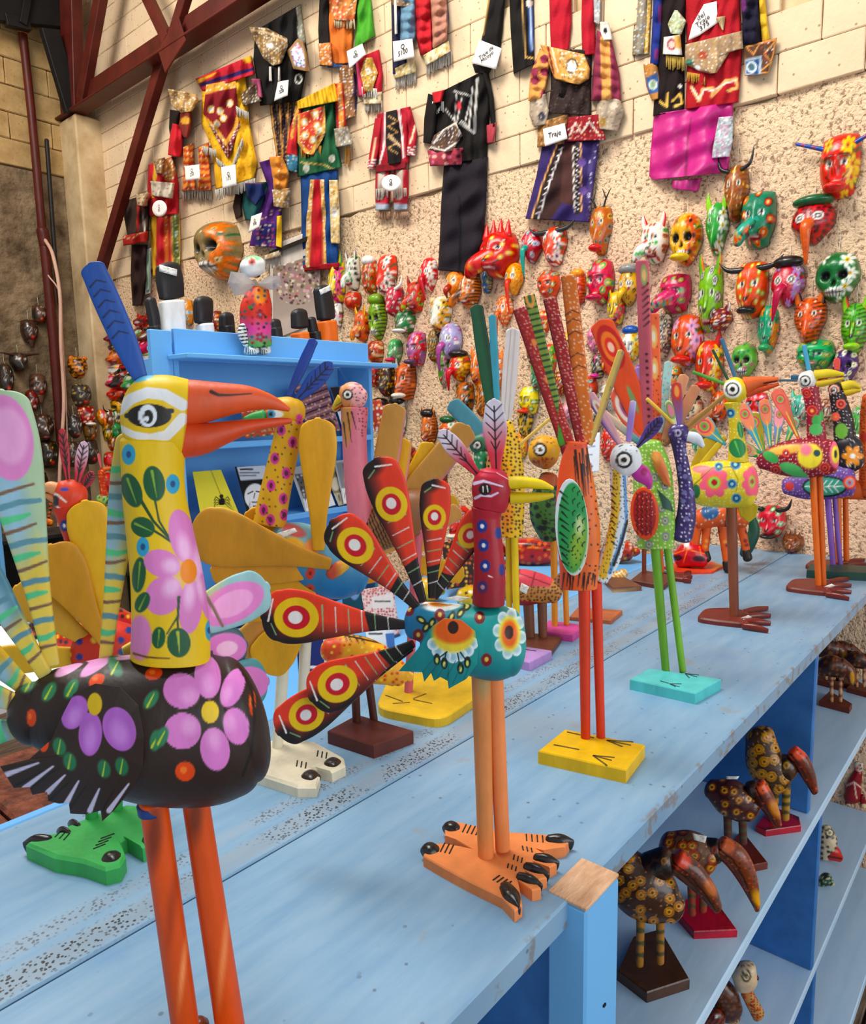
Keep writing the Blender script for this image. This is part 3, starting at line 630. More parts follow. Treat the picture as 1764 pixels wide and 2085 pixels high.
nops += [('E', 384, 1163, 17, 25, 'E88418'), ('E', 285, 1298, 24, 46, 0, .15, 'D47FBB'), ('L', [(365, 1215), (362, 1255), (340, 1290)], 5, 3, '1C4524'), ('L', [(363, 1215), (362, 1290)], 4, 4, '1C4524')]
nops += lf(323, 1298, 22, 14, 95, DG) + lf(364, 1308, 30, 24, 85, DG, 'A9B83A') + lf(290, 1226, 22, 14, -65, DG)
nops += [('L', [(272, 1330), (300, 1338), (345, 1340)], 5, 3, '6B4A10')]
part(F, b1, 'neck', [(347, 1338, 82, 66, -10), (347, 1270, 80, 62, -8), (340, 1180, 75, 58, -5), (326, 1090, 69, 54, 0), (314, 1010, 65, 52, 0), (311, 950, 65, 54, 0), (312, 900, 68, 56, 0)], 'E2BC1E', nops, step=1.9, cap=(.03, .3))
hops = [('E', 285, 768, 30, 9, -12, 0, '5FB2CF'), ('L', [(244, 834), (266, 812), (300, 799), (335, 803), (372, 824)], 22, 24, 'DDE0E2'), ('L', [(244, 870), (270, 884), (305, 892), (340, 886), (372, 852)], 12, 24, 'E6E6E2'),
        ('E', 304, 846, 45, 24, '14110f'), ('L', [(258, 846), (350, 836)], 10, 10, '14110f'), ('E', 301, 846, 19, 23, 'DCE3EA'), ('E', 302, 848, 10, 14, '14110f'), ('E', 299, 852, 4.5, 6, 'DCE3EA'), ('L', [(320, 937), (382, 934)], 7, 3, 'A87B16')]
part(F, b1, 'head', [(302, 848, 84, 58, 0), (335, 849, 86, 58, 0), (374, 853, 82, 50, 0)], 'E2BC1E', hops, step=1.9, cap=(.68, .1), e=2.4)
OR = 'DC5A32'
part(F, b1, 'upper_beak', [(366, 820, 49, 40, 0), (410, 818, 44, 38, 0), (450, 814, 36, 33, 0), (505, 811, 26, 24, 0), (552, 819, 15, 14, 0), (588, 833, 5, 5, 0)], OR, [('L', [(430, 797), (445, 804), (470, 804), (512, 801)], 8, 2, '3A2020')], step=2.2, cap=(.05, .5))
part(F, b1, 'lower_beak', [(368, 896, 38, 36, 0), (410, 893, 33, 33, 0), (455, 881, 24, 27, 0), (505, 868, 15, 20, 0), (555, 860, 10, 12, 0), (592, 856, 6, 6, 0)], 'CE4A26', [], step=2.2, cap=(.05, .5))
BL = '1F4E9E'
cops = [('L', [(t, -20), (t + 8, -2), (t - 4, 14)], 4, 2, '0E1B3A') for t in (95, 118, 141, 164, 187, 208)]
paddle(F, b1, (286, 768), (184, 536), 56, 14, 30, BL, cops, (0, -14), 'board', 2.2, 'crest_feather')
FE = 'C9B85A'
def tf(a, b, w, ops, off, base=FE, w0=30, th=16, nm='tail_feather', step=2.4): return paddle(F, b1, a, b, w, th, w0, base, ops, off, 'round', step, nm)
def bands(L, tipdist=0):
    o = []; cc = ['5B8F9E', '7FB4AE', '5FCB8A', '7A5B48', '6FA0B8', 'D8C257']
    r = random.Random(int(L)); o += [('E', L * .45, -60, L * .7, 40, 0, .5, 'D8C257'), ('E', L * .2, 0, L * .25, 50, 0, .6, 'E0C650'), ('E', L * .6, -20, L * .2, 34, 0, .8, '8FB8CC')]
    for i, t in enumerate(range(34, int(L - tipdist), 27)):
        q = r.uniform(-4, 8); s_ = r.uniform(.25, .6) * 60
        if i % 3 == 0: o += [('L', [(t, -60), (t + 6, -s_ * .3), (t + 9 + q, s_)], 9, 5, '7A5B48')]
        elif i % 3 == 1: o += [('L', [(t, -60), (t + q, 0), (t + 6, s_ * .8)], 18, 6, '55C488')]
        else: o += [('L', [(t, -60), (t + 6, 0), (t + 2, 40)], 14, 10, '5B8F9E')]
    return o
tf((106, 1352), (-2, 796), 126, bands(570, 190) + [('E', 470, 0, 88, 52, 0, 0, 'DC86C4'), ('E', 474, 4, 58, 38, 0, .2, 'E9A6D6')], (10, -20), 'A9C4A0')
tf((92, 1372), (-60, 1120), 70, bands(290, 20), (0, 0), '4B8296')
tf((214, 1345), (268, 880), 66, bands(470, 60), (30, 50), 'D8C257', 26)
tf((255, 1330), (546, 1192), 100, [('E', 240, 0, 70, 38, 0, 0, 'E07CC6'), ('E', 240, 0, 46, 24, 0, 0, 'F0A2D8')] + bands(200), (60, 170), '8FBFC4')
tf((300, 1350), (502, 1310), 84, [('E', 160, 0, 46, 32, 0, 0, 'E07CC6'), ('E', 165, 0, 22, 15, 0, 0, 'F3C3DC')] + bands(90), (60, 150), '3E5E6A')
tf((380, 1400), (545, 1385), 96, [('E', 128, 0, 40, 34, 0, 0, 'E07CC6')] + bands(80), (80, 150), '4B9296')
tf((60, 1440), (-70, 1395), 52, bands(120), (-10, -10), 'C9A93A'); tf((70, 1475), (-60, 1500), 56, bands(120), (0, -10), '2F6C80'); tf((75, 1420), (-60, 1300), 60, bands(140), (10, 20), 'D2A626')
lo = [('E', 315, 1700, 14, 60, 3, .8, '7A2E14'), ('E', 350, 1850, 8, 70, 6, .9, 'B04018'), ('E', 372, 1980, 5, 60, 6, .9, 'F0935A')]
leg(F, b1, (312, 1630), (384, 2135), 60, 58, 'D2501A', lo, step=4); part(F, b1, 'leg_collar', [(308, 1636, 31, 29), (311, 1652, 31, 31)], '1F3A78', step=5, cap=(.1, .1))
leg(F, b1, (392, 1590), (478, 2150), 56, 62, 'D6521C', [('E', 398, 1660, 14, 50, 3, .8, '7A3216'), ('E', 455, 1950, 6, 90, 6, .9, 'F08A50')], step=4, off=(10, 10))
slab(F, b1, 'foot_block', [(330, 2100), (400, 2078), (440, 2090), (560, 2130), (600, 2200), (500, 2240), (380, 2220), (320, 2150)], .012, 'E0642A')
nail(F, b1, (412, 2078), (395, 2100), 46, .016, name='toe', base='6B3A2A')
# ================================================= B2: teal bird with red and black eyed tail
F = Fr(onZ(985, 1762, TOP)); b2 = thing('painted_bird', F, 'teal flowered bird with dark red neck and fan of red and black tail feathers', 'bird')
TE = '1C9A96'
def daisy(cx, cy, r, ctr, sq=1.):
    o = []
    for i in range(8):
        a = math.radians(i * 45 + 10); x, y = cx + math.cos(a) * r * .78 * sq, cy + math.sin(a) * r * .78
        o += [('E', x, y, r * .27 * (sq * .6 + .4), r * .27, 0, 0, 'DFEDEF'), ('E', x, y, r * .15, r * .15, 0, .6, '9FC9D4')]
    o += [('E', cx, cy, r * .72 * sq, r * .72, 0, .25, 'E8D23A'), ('E', cx, cy, r * .52 * sq, r * .55, 0, .3, 'E8641C'), ('E', ctr[0], ctr[1], ctr[2], ctr[3], '3A160E')]; return o
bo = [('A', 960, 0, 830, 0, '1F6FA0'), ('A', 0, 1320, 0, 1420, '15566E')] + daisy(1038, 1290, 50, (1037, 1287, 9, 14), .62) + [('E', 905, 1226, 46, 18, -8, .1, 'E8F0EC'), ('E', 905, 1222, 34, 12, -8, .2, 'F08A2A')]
for x, y, r in ((858, 1262, 35), (868, 1277, -60), (880, 1268, -70), (920, 1255, -65), (938, 1248, -55), (952, 1234, -50)): bo += [('E', x, y, 12, 7, r, 0, '15221a'), ('E', x, y, 6, 3, r, 0, 'D8DC6A')]
for x, y in ((977, 1257), (991, 1343), (852, 1293), (896, 1252), (833, 1241)): bo += [('E', x, y, 11, 13, '7C1826'), ('E', x, y - 1, 4, 5, 'E8C84A')]
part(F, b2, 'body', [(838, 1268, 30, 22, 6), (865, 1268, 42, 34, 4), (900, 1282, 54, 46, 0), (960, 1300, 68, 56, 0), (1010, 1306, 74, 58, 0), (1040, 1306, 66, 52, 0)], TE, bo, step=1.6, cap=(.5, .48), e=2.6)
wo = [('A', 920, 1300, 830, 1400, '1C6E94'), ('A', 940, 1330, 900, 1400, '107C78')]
for i in range(7):
    a = math.radians(20 + i * 23); wo += [('E', 922 + math.cos(a) * 42, 1295 + math.sin(a) * 42, 13, 13, 0, 0, 'DDEBF0'), ('E', 922 + math.cos(a) * 42, 1295 + math.sin(a) * 42, 7, 8, 0, .6, '8FC0D4')]
wo += [('E', 924, 1290, 44, 38, 0, .2, 'E6CF3A'), ('E', 924, 1282, 40, 28, 0, .25, 'E2601C'), ('E', 923, 1277, 11, 13, '2A120C')]
for a_, b_ in (((910, 1327), (890, 1342)), ((908, 1330), (905, 1350)), ((932, 1330), (938, 1360)), ((938, 1328), (952, 1348))): wo += [('L', [a_, b_], 3, 2, '12302C'), ('E', *b_, 7, 12, '14201a'), ('E', b_[0], b_[1] + 2, 3, 6, 'D8DC6A')]
for k in range(6): wo += [('L', [(850 + k * 18, 1380 + k * 3), (880 + k * 16, 1345)], 2, 1, '0C5A58')]
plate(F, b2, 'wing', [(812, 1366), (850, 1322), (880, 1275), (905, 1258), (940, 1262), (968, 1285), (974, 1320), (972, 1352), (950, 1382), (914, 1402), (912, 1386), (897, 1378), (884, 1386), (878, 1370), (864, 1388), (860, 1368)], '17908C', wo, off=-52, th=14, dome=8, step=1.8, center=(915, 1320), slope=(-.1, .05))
sticker(F, b2, [(905, 1218), (930, 1212), (958, 1216), (935, 1224)], -24)
part(F, b2, 'neck', [(995, 1228, 33, 31, -8), (997, 1160, 32, 29, -6), (994, 1100, 29, 27, -3), (990, 1055, 29, 27, 0), (992, 1036, 32, 28, 0)], 'A3182A',
     sum([dot2(x, y, 11, 13, '1C2F86', 'F0F0F4') for x, y in ((982, 1071), (985, 1110), (988, 1152), (983, 1195))], []) + [('E', 1015, 1085, 7, 12, '1C2F86'), ('E', 1022, 1160, 6, 12, '1C2F86'), ('A', 0, 1150, 0, 1260, '8A1424'), ('L', [(995, 1172), (1003, 1175)], 3, 2, 'w')], step=1.7, cap=(.05, .2))
part(F, b2, 'head', [(996, 1034, 34, 29, 0), (1000, 1015, 38, 31, 0), (1001, 992, 40, 32, 0), (1003, 972, 35, 29, 0), (1004, 962, 27, 24, 0)], 'A81C2E', [('A', 0, 985, 0, 950, 'D0324A'), ('L', [(966, 984), (985, 979), (1003, 984), (1024, 990)], 7, 3, 'D9CDE8'), ('L', [(968, 1014), (980, 1008), (1000, 1010), (1014, 1003)], 6, 4, 'D9CDE8'),
     ('E', 988, 996, 13, 12, '14100f'), ('L', [(984, 990), (984, 1001)], 2.5, 2, 'w'), ('L', [(992, 989), (994, 1001)], 2.5, 2, 'w'), ('L', [(1012, 962), (1035, 975)], 2, 2, 'E8B0BC')], step=1.25, cap=(.15, .35), ps=1.1, e=2.4)
part(F, b2, 'upper_beak', [(1034, 984, 14, 17, 0), (1065, 982, 12, 15, 0), (1100, 986, 10, 11, 0), (1126, 994, 4, 5, 0)], 'E0C41E', [('L', [(1035, 996), (1120, 996)], 2, 1, '5A4A10')], step=1.8, cap=(.05, .5))
part(F, b2, 'lower_beak', [(1038, 1014, 13, 15, 0), (1070, 1013, 11, 13, 0), (1100, 1011, 9, 10, 0), (1126, 1008, 5, 6, 0)], 'D2B61C', [], step=1.8, cap=(.05, .5))
def crest(F, par, a, b, w, c0, c1, lc='1a1010', off=(0, 0), step=1.7, th=6, nm='crest_feather', w0=None):
    L = math.dist(a, b); o = [('A', L * .25, 0, L * .75, 0, c1), ('L', [(0, 0), (L * .9, 0)], 3.2, 2.5, lc)]
    for k in range(5):
        t = L * (.3 + k * .13); q = w * .36 * (.5 + .5 * min(1, k / 2)); o += [('L', [(t, 0), (t + L * .12, q)], 2.6, 2, lc), ('L', [(t, 0), (t + L * .12, -q)], 2.6, 2, lc)]
    return paddle(F, par, a, b, w, th, w0 or w * .3, c0, o, off, 'leaf', step, nm)
crest(F, b2, (1011, 960), (1006, 812), 50, 'D8384A', 'D9D2E2', off=(0, 0), w0=16)
crest(F, b2, (974, 966), (896, 876), 38, 'C42A3E', 'DDD2E2', off=(0, 0), w0=12)
def eyed(a, b, w, off, ey, side=1, er=.27, F=F, par=None):
    L = math.dist(a, b); o = [('U', 'E2402A'), ('A', 0, w * .02 * side, 0, w * .45 * side, '1A110E'), ('G', [(0, -40), (0, 40), (L * .3, 22 * 1), (L * .25, -22)], '1A110E')]
    o += [('E', L * .97, w * .2 * side, w * .25, w * .3, 0, .8, '1A110E')]
    for i, t in enumerate(np.linspace(.12, .66, 7)):
        s_ = w * .14 + w * .2 * t; o += [('L', [(L * t + 6, -s_ * side), (L * t, s_ * side * .9)], 4 if i > 4 else 2.5, 1.5, 'D6DCD8' if i % 2 == 0 else '7FB47E')]
    o += [('L', [(L * .93, -w * .3 * side), (L * .95, w * .1 * side)], 3, 4, 'E8E4E0'), ('L', [(L * .89, w * .34 * side), (L * .93, w * .14 * side)], 2.5, 2, '7FB47E')]
    ex = L * ey; r = w * er * 1.45
    o += [('E', ex, 0, r * 1.12, r, 'E8C019'), ('E', ex, 0, r * .68, r * .6, 'C8202C'), ('E', ex + 2, 0, r * .36, r * .32, 'E9E4DE')]
    return paddle(F, b2, a, b, w, 11, 15, 'E2402A', o, off, 'round', 1.6, 'tail_feather')
eyed((850, 1236), (676, 1060), 90, (0, -20), .72, -1); eyed((862, 1224), (768, 932), 82, (-6, -10), .68, -1); eyed((880, 1216), (888, 975), 64, (0, 0), .68, -1, .25)
eyed((830, 1272), (534, 1250), 112, (0, -24), .76, -1, .25); eyed((842, 1310), (632, 1420), 102, (0, -10), .73, -1, .25); eyed((838, 1318), (566, 1490), 92, (8, 14), .78, -1, .25); eyed((885, 1216), (985, 1040), 60, (8, 26), .72, 1)
leg(F, b2, (980, 1372), (990, 1762), 40, 32, 'D98A4E', [('E', 985, 1390, 14, 30, 0, .9, 'A88A5A'), ('A', 0, 1700, 0, 1780, 'E8844E')], step=3, off=(0, 0))
leg(F, b2, (1008, 1372), (1024, 1728), 34, 30, 'E88A52', [], step=3, off=(12, 12))
OF = 'E88B52'
foot = [(870, 1718), (900, 1716), (935, 1722), (962, 1728), (928, 1708), (906, 1700), (906, 1680), (930, 1672), (975, 1682), (1020, 1692), (1070, 1695), (1110, 1698), (1160, 1712), (1150, 1724), (1108, 1730), (1092, 1726), (1112, 1738), (1134, 1758), (1120, 1765), (1086, 1752), (1100, 1770), (1114, 1786), (1098, 1790), (1070, 1772), (1088, 1796), (1102, 1808), (1084, 1812), (1054, 1790), (1058, 1806), (1064, 1842), (1048, 1854), (1022, 1826), (960, 1796), (900, 1764), (862, 1742)]
# two overlapping carved feet cut from one board
slab(F, b2, 'foot_block', foot, .014, OF, bev=.0015)
for a_, b_, w_ in (((885, 1724), (862, 1734), 38), ((928, 1680), (906, 1688), 34), ((1118, 1704), (1166, 1716), 26), ((1092, 1742), (1136, 1760), 22), ((1072, 1760), (1116, 1784), 22), ((1058, 1780), (1102, 1806), 22), ((1030, 1800), (1056, 1852), 34)): nail(F, b2, a_, b_, w_, .017)
ln = []
for (x, y), (dx, dy), (sx, sy), n in (((906, 1716), (-9, 18), (9, 2), 3), ((950, 1678), (-8, 16), (9, 2), 4), ((1072, 1698), (1, 14), (11, 1), 4), ((1064, 1722), (2, 9), (9, 2), 3), ((1048, 1740), (-2, 10), (8, 3), 3), ((1036, 1758), (-2, 9), (8, 3), 3), ((1018, 1782), (-14, 10), (8, 4), 4)):
    for k in range(n): ln.append([(x + sx * k, y + sy * k), (x + dx + sx * k, y + dy + sy * k)])
marks(F, b2, 'painted_claw_lines', ln, 2.5, TOP + .0142)
# ================================================= B3: orange bird, green wing, yellow base
def eyeo(x, y, r): return [('E', x, y, r, r, 'k'), ('E', x, y, r * .72, r * .72, 'w'), ('E', x, y, r * .34, r * .34, 'k')]
def strokes(seed, x0, y0, x1, y1, n, dx, dy, w, c, j=6):
    r = random.Random(seed); o = []
    for i in range(n):
        x, y = r.uniform(x0, x1), r.uniform(y0, y1); o.append(('L', [(x, y), (x + dx + r.uniform(-j, j) * .3, y + dy + r.uniform(-j, j))], w, w * .4, c))
    return o
F = Fr(onZ(1205, 1528, TOP)); b3 = thing('painted_bird', F, 'orange bird with oval green wing, red legs and tall dotted tail boards, on yellow block', 'bird')
bo = [('A', 1150, 0, 1215, 0, 'E87838')] + strokes(3, 1160, 905, 1200, 950, 14, 5, 60, 3, '2a1210') + strokes(5, 1148, 1165, 1216, 1175, 12, -3, 26, 4, '2a1210') + [('D', 13, 2, ['2a1210'], 4, .7, ('E', 1206, 1080, 18, 100)), ('L', [(1150, 915), (1200, 905)], 8, 8, 'D8503A')]
part(F, b3, 'body', [(1176, 900, 20, 18, 0), (1172, 950, 32, 26, 0), (1174, 1010, 41, 32, 0), (1178, 1085, 45, 36, 0), (1180, 1140, 41, 36, 0), (1179, 1194, 38, 34, 0)], 'E0522A', bo, step=1.8, cap=(.1, .06), e=2.8)
wo = [('E', 1166, 1074, 30, 92, '2C9850'), ('E', 1178, 1110, 16, 46, 10, .8, '8FB83C'), ('E', 1180, 1070, 8, 20, 0, .8, 'C8DC9C')]
for k in range(11): wo += [('L', [(1141 + (k % 2) * 4, 1000 + k * 14), (1156 + (k % 3) * 2, 1012 + k * 14)], 4.5, 1.5, '0E2A1A')]
for k in range(16):
    x, y = 1166 + (k % 3) * 10, 995 + k * 8; wo += [('L', [(x + 5, y - 4), (x, y), (x + 1, y + 6)], 2.6, 1.6, '0E2A1A')]
wo += [('D', 9, 1.6, ['0E2A1A'], 2, .8, ('E', 1172, 1132, 22, 34))]
plate(F, b3, 'wing', EL(1165, 1073, 34, 99, -3), 'DDE6EC', wo, off=-38, th=10, dome=5, step=1.8)
for nm, a_, b_, w_, base, o in (('tail_board', (1166, 935), (1060, 628), 32, 'A82A28', [('D', 7, 1.5, ['F0C0B0', 'F0C0B0', 'E88060'], 5, .8), ('A', 0, -2, 0, -16, '7E1418'), ('E', 250, 4, 8, 5, 'E8884A'), ('E', 170, 4, 8, 5, 'E8884A')]),
                                ('tail_board', (1150, 905), (1078, 602), 24, '7A8F3A', [('S', 0, 0, 320, 0, 26, .4, '1E4A24'), ('E', 305, 0, 20, 9, 0, 0, 'E8A04A'), ('E', 305, 0, 10, 4, 0, 0, '2C6A3A'), ('A', 90, 0, 20, 0, '4E9A30')]),
                                ('tail_board', (1188, 905), (1120, 608), 28, 'A02226', [('D', 7, 1.6, ['F4D0C0', 'F0B090'], 8, .85), ('A', 0, -2, 0, -14, '6E0F14')]),
                                ('tail_board', (1197, 900), (1158, 562), 32, 'D8702A', [('D', 8, 1.7, ['F6D8C0'], 9, .6), ('A', 0, -3, 0, -15, 'B0561E')] + [('L', [(t, -14), (t + 8, 0), (t, 14)], 2.5, 1.5, '3A1408') for t in (150, 175, 220, 245, 262)]),
                                ('tail_board', (1202, 905), (1266, 712), 16, 'D8B860', [('A', 0, 0, 0, 8, '8A6E4A'), ('D', 6, 1.2, ['5a4a3a'], 8, .5, ('E', 150, 5, 60, 6))])):
    paddle(F, b3, a_, b_, w_, 9, w_ * .62, base, o, (0, 0), 'bar' if w_ > 20 else 'board', 2.2, nm, e=5)
part(F, b3, 'neck', [(1222, 1178, 17, 16, 0), (1240, 1140, 22, 18, 0), (1256, 1090, 20, 16, 0), (1262, 1040, 18, 15, 0), (1260, 990, 17, 15, 0), (1262, 955, 20, 17, 0)], 'D5DDE4',
     [('L', [(1256, 958), (1254, 1040), (1240, 1120), (1228, 1170)], 16, 18, 'E3B93C'), ('L', [(1272, 970), (1276, 1060), (1262, 1110), (1242, 1165)], 6, 8, '5B8FC4'), ('L', [(1278, 1060), (1266, 1105), (1250, 1150)], 5, 6, '14181c'), ('D', 7, 1.3, ['k'], 3, .7)] + [('L', [(1246, y), (1255, y + 8)], 3.4, 1, 'k') for y in range(990, 1110, 14)], step=1.8, cap=(.3, .1))
part(F, b3, 'head', [(1270, 936, 34, 28, 0), (1285, 934, 32, 26, 0)], 'D9DDE0', eyeo(1271, 936, 17) + [('D', 8, 1.3, ['k'], 7, .7, ('E', 1275, 906, 40, 18))], step=1.7, cap=(.8, .7))
part(F, b3, 'beak', [(1290, 952, 14, 16, 0), (1308, 966, 18, 16, 0), (1320, 982, 10, 10, 0), (1323, 994, 4, 4, 0)], 'C03A9A', [('E', 1312, 960, 7, 8, '9A2060')], step=1.8, cap=(.4, .4))
paddle(F, b3, (1262, 902), (1200, 800), 22, 7, 11, 'D8A0A8', [('A', 0, 0, 0, -10, '6A4CA0'), ('E', 85, 0, 18, 7, 'E8D8C0'), ('E', 85, 0, 9, 3, 'C87A6A')], (0, 0), 'board', 1.8, 'crest_feather')
paddle(F, b3, (1280, 898), (1290, 815), 14, 7, 11, '9A7CC4', [('A', 50, 0, 80, 0, 'C4B0DC')], (0, 0), 'board', 1.8, 'crest_feather')
crest(F, b3, (1298, 910), (1348, 850), 26, '5A4294', '4A3484', off=(-4, -8), w0=6)
legc = [('A', 0, 1200, 0, 1540, 'CC3A1E')]
leg(F, b3, (1190, 1185), (1193, 1534), 25, 19, 'E0442A', legc, step=4); leg(F, b3, (1215, 1185), (1224, 1505), 22, 18, 'E0442A', legc, step=4, off=(8, 8))
slab(F, b3, 'base_block', [(1096, 1528), (1150, 1484), (1314, 1516), (1275, 1567)], .0215, 'E4B41C')
marks(F, b3, 'painted_toes', [[(1128, 1516), (1180, 1526)], [(1208, 1538), (1252, 1542)], [(1208, 1538), (1246, 1548)], [(1208, 1538), (1236, 1558)], [(1155, 1490), (1210, 1502)], [(1236, 1507), (1290, 1510)], [(1236, 1507), (1285, 1517)], [(1236, 1507), (1268, 1520)]], 3.5, TOP + .0217, '5A4A20')
# ================================================= B4: green spotted bird, purple neck, turquoise base
F = Fr(onZ(1368, 1386, TOP)); b4 = thing('painted_bird', F, 'lime green dotted bird with purple curved neck and white beak, on turquoise block', 'bird')
bo = [('D', 8, 1.6, ['E8F0C0'], 5, .9)]
for x, y in ((1333, 972), (1354, 988), (1348, 1035), (1355, 1060), (1356, 1092), (1322, 1108), (1297, 1092), (1300, 940)): bo += [('E', x, y, 8, 9, '7A8288'), ('E', x, y, 4.5, 5, 'B8C08A'), ('E', x, y, 2, 2.5, '4A5258')]
bo += [('G', [(1338, 995), (1366, 1020), (1372, 1042), (1350, 1035)], '1E4A3A')]
part(F, b4, 'body', [(1322, 905, 26, 22, 0), (1328, 950, 38, 30, 0), (1332, 1010, 41, 32, 0), (1336, 1070, 40, 32, 0), (1336, 1112, 37, 30, 0)], '7FB43A', bo, step=1.9, cap=(.4, .08), e=3)
plate(F, b4, 'wing', EL(1313, 1045, 29, 54, -4), 'D84A22', [('E', 1313, 1044, 23, 46, -4, 0, '9A1A1C')] + [('L', [(x, y), (x + 4, y + 4), (x + 2, y + 9)], 2.2, 1.4, '3a0a0a') for x in range(1296, 1332, 9) for y in range(1004, 1085, 11)] + [('D', 9, 1, ['E8C0A0'], 4, .6, ('E', 1313, 1044, 22, 44))], off=-34, th=8, dome=5, step=1.8)
plate(F, b4, 'shoulder_feather', [(1330, 918), (1345, 920), (1358, 950), (1368, 992), (1352, 985), (1335, 955), (1326, 930)], 'D8883A', [('E', 1352, 965, 8, 22, -20, .8, 'D0683A'), ('E', 1336, 930, 8, 10, 0, .8, 'E8A050')], off=-34, th=8, dome=4, step=2)
part(F, b4, 'neck', [(1388, 1092, 23, 20, 0), (1398, 1050, 20, 17, 0), (1398, 1000, 16, 14, 0), (1391, 950, 14, 13, 0), (1384, 915, 14, 13, 0), (1381, 890, 18, 16, 0)], '35255F', [('D', 8, 1.9, ['E8E4F0', 'E8E4F0', '8A7CC0'], 5, .85, ('L', [(1390, 860), (1394, 960), (1400, 1040), (1396, 1090)], 26)), ('D', 26, 5, ['6A6AA0'], 8, .5)], step=1.9, cap=(.5, .2))
part(F, b4, 'head', [(1378, 883, 21, 18, 0), (1390, 882, 20, 17, 0)], '3A2A66', [('D', 8, 1.8, ['E8E4F0', '8A7CC0'], 6, .8), ('E', 1381, 881, 9, 10, '16121c'), ('E', 1381, 881, 7.5, 8, 'B0A8D4'), ('E', 1381, 881, 3, 4, 'k')], step=1.8, cap=(.8, .7))
part(F, b4, 'beak', [(1400, 889, 12, 12, 0), (1418, 893, 12, 10, 0), (1432, 908, 5, 5, 0)], 'D8DEE6', [('L', [(1400, 900), (1428, 912)], 4, 3, '8A2A30')], step=2, cap=(.3, .5))
for a_, b_, w_, base, o, pr_ in (((1384, 866), (1377, 778), 22, '9A4A6A', [('E', 70, 0, 18, 9, 'D83A2A'), ('E', 70, 0, 12, 5, 'F0A050'), ('A', 50, 0, 10, 0, '7A5CA4')], 'board'),
                                 ((1376, 868), (1360, 815), 20, 'D8DC9A', [('E', 34, 0, 14, 6, 'E8889A'), ('E', 34, 0, 18, 9, '6AA84A')], 'leaf'), ((1400, 868), (1476, 805), 9, 'A07838', [], 'bar'), ((1372, 862), (1318, 812), 8, 'E0B84A', [], 'bar')):
    paddle(F, b4, a_, b_, w_, 5, w_ * .35, base, o[::-1] if pr_ == 'leaf' else o, (0, 0), pr_, 1.9, 'crest_feather')
for a_, b_, w_, base, o, pr_ in (((1322, 905), (1308, 532), 27, 'B0505E', [('A', 0, 4, 0, 14, 'D8606A')] + [('L', [(t, 10), (t - 10, -2)], 4, 2, '2a1014') for t in range(250, 330, 13)] + [('E', t, 2, 3, 3, '3a1018') for t in range(30, 190, 14)] + [('E', 345, 3, 22, 7, '8A9A5A'), ('E', 345, 3, 12, 4, 'E0B070')], 'bar'),
                                 ((1338, 900), (1330, 640), 26, 'E8653A', [('D', 10, 1.6, ['7a2014'], 4, .7), ('E', 215, 0, 24, 8, 'E8A85A'), ('E', 215, 0, 12, 4, 'E8DCC0'), ('E', 150, 0, 22, 8, 'E8A85A'), ('E', 150, 0, 10, 4, 'E8DCC0')], 'bar'),
                                 ((1345, 880), (1362, 735), 20, 'A8D4CC', [('D', 7, 2, ['6AA8A8', 'E0A090'], 4, .7)], 'board'),
                                 ((1328, 905), (1222, 652), 54, 'E0502A', [('E', 215, 0, 48, 24, 'B82420'), ('E', 215, 0, 34, 17, 'E8742A'), ('E', 215, 0, 21, 11, 'D8302A'), ('E', 215, 0, 11, 6, 'F0C0A0'), ('E', 100, 0, 30, 5, '7A9A5A')], 'board'),
                                 ((1316, 905), (1300, 748), 40, 'A88AD0', [('E', 105, 0, 14, 9, 0, 0, '3A7A4A'), ('F', 60, 0, 17, 6, 'F0A030', 'E0602A')], 'board'),
                                 ((1318, 905), (1252, 792), 44, 'E0604A', [('E', 84, 0, 34, 17, 'E8D8C8'), ('E', 84, 0, 22, 10, 'C0507A'), ('E', 86, 0, 12, 6, '3A4A80')], 'leaf'),
                                 ((1310, 905), (1186, 806), 16, 'C0A890', [('A', 60, 0, 0, 0, '2E8FA8')], 'bar'), ((1345, 905), (1346, 790), 22, 'D8D0A0', [], 'board'),
                                 ((1352, 895), (1395, 762), 24, 'D8946A', [], 'board'), ((1356, 900), (1420, 785), 24, 'D08A62', [], 'board'), ((1352, 905), (1448, 832), 18, 'C9845A', [], 'board')):
    paddle(F, b4, a_, b_, w_, 8, w_ * .5, base, o, (14, 24), pr_, 2.2, 'tail_feather')
leg(F, b4, (1334, 1105), (1358, 1388), 20, 16, '74AE2E', [('A', 1330, 0, 1350, 0, '5E9424')], step=4); leg(F, b4, (1358, 1105), (1391, 1368), 16, 14, '74AE2E', step=4, off=(8, 8))
slab(F, b4, 'base_block', [(1283, 1382), (1322, 1360), (1469, 1382), (1416, 1411)], .022, '55BFBE')
marks(F, b4, 'painted_toes', [[(1345, 1386), (1362, 1391)], [(1364, 1392), (1388, 1392)], [(1364, 1392), (1384, 1398)], [(1364, 1392), (1376, 1398)], [(1396, 1371), (1424, 1374)], [(1396, 1371), (1420, 1378)], [(1396, 1371), (1404, 1380)]], 2.5, TOP + .0222, '2A4A50')
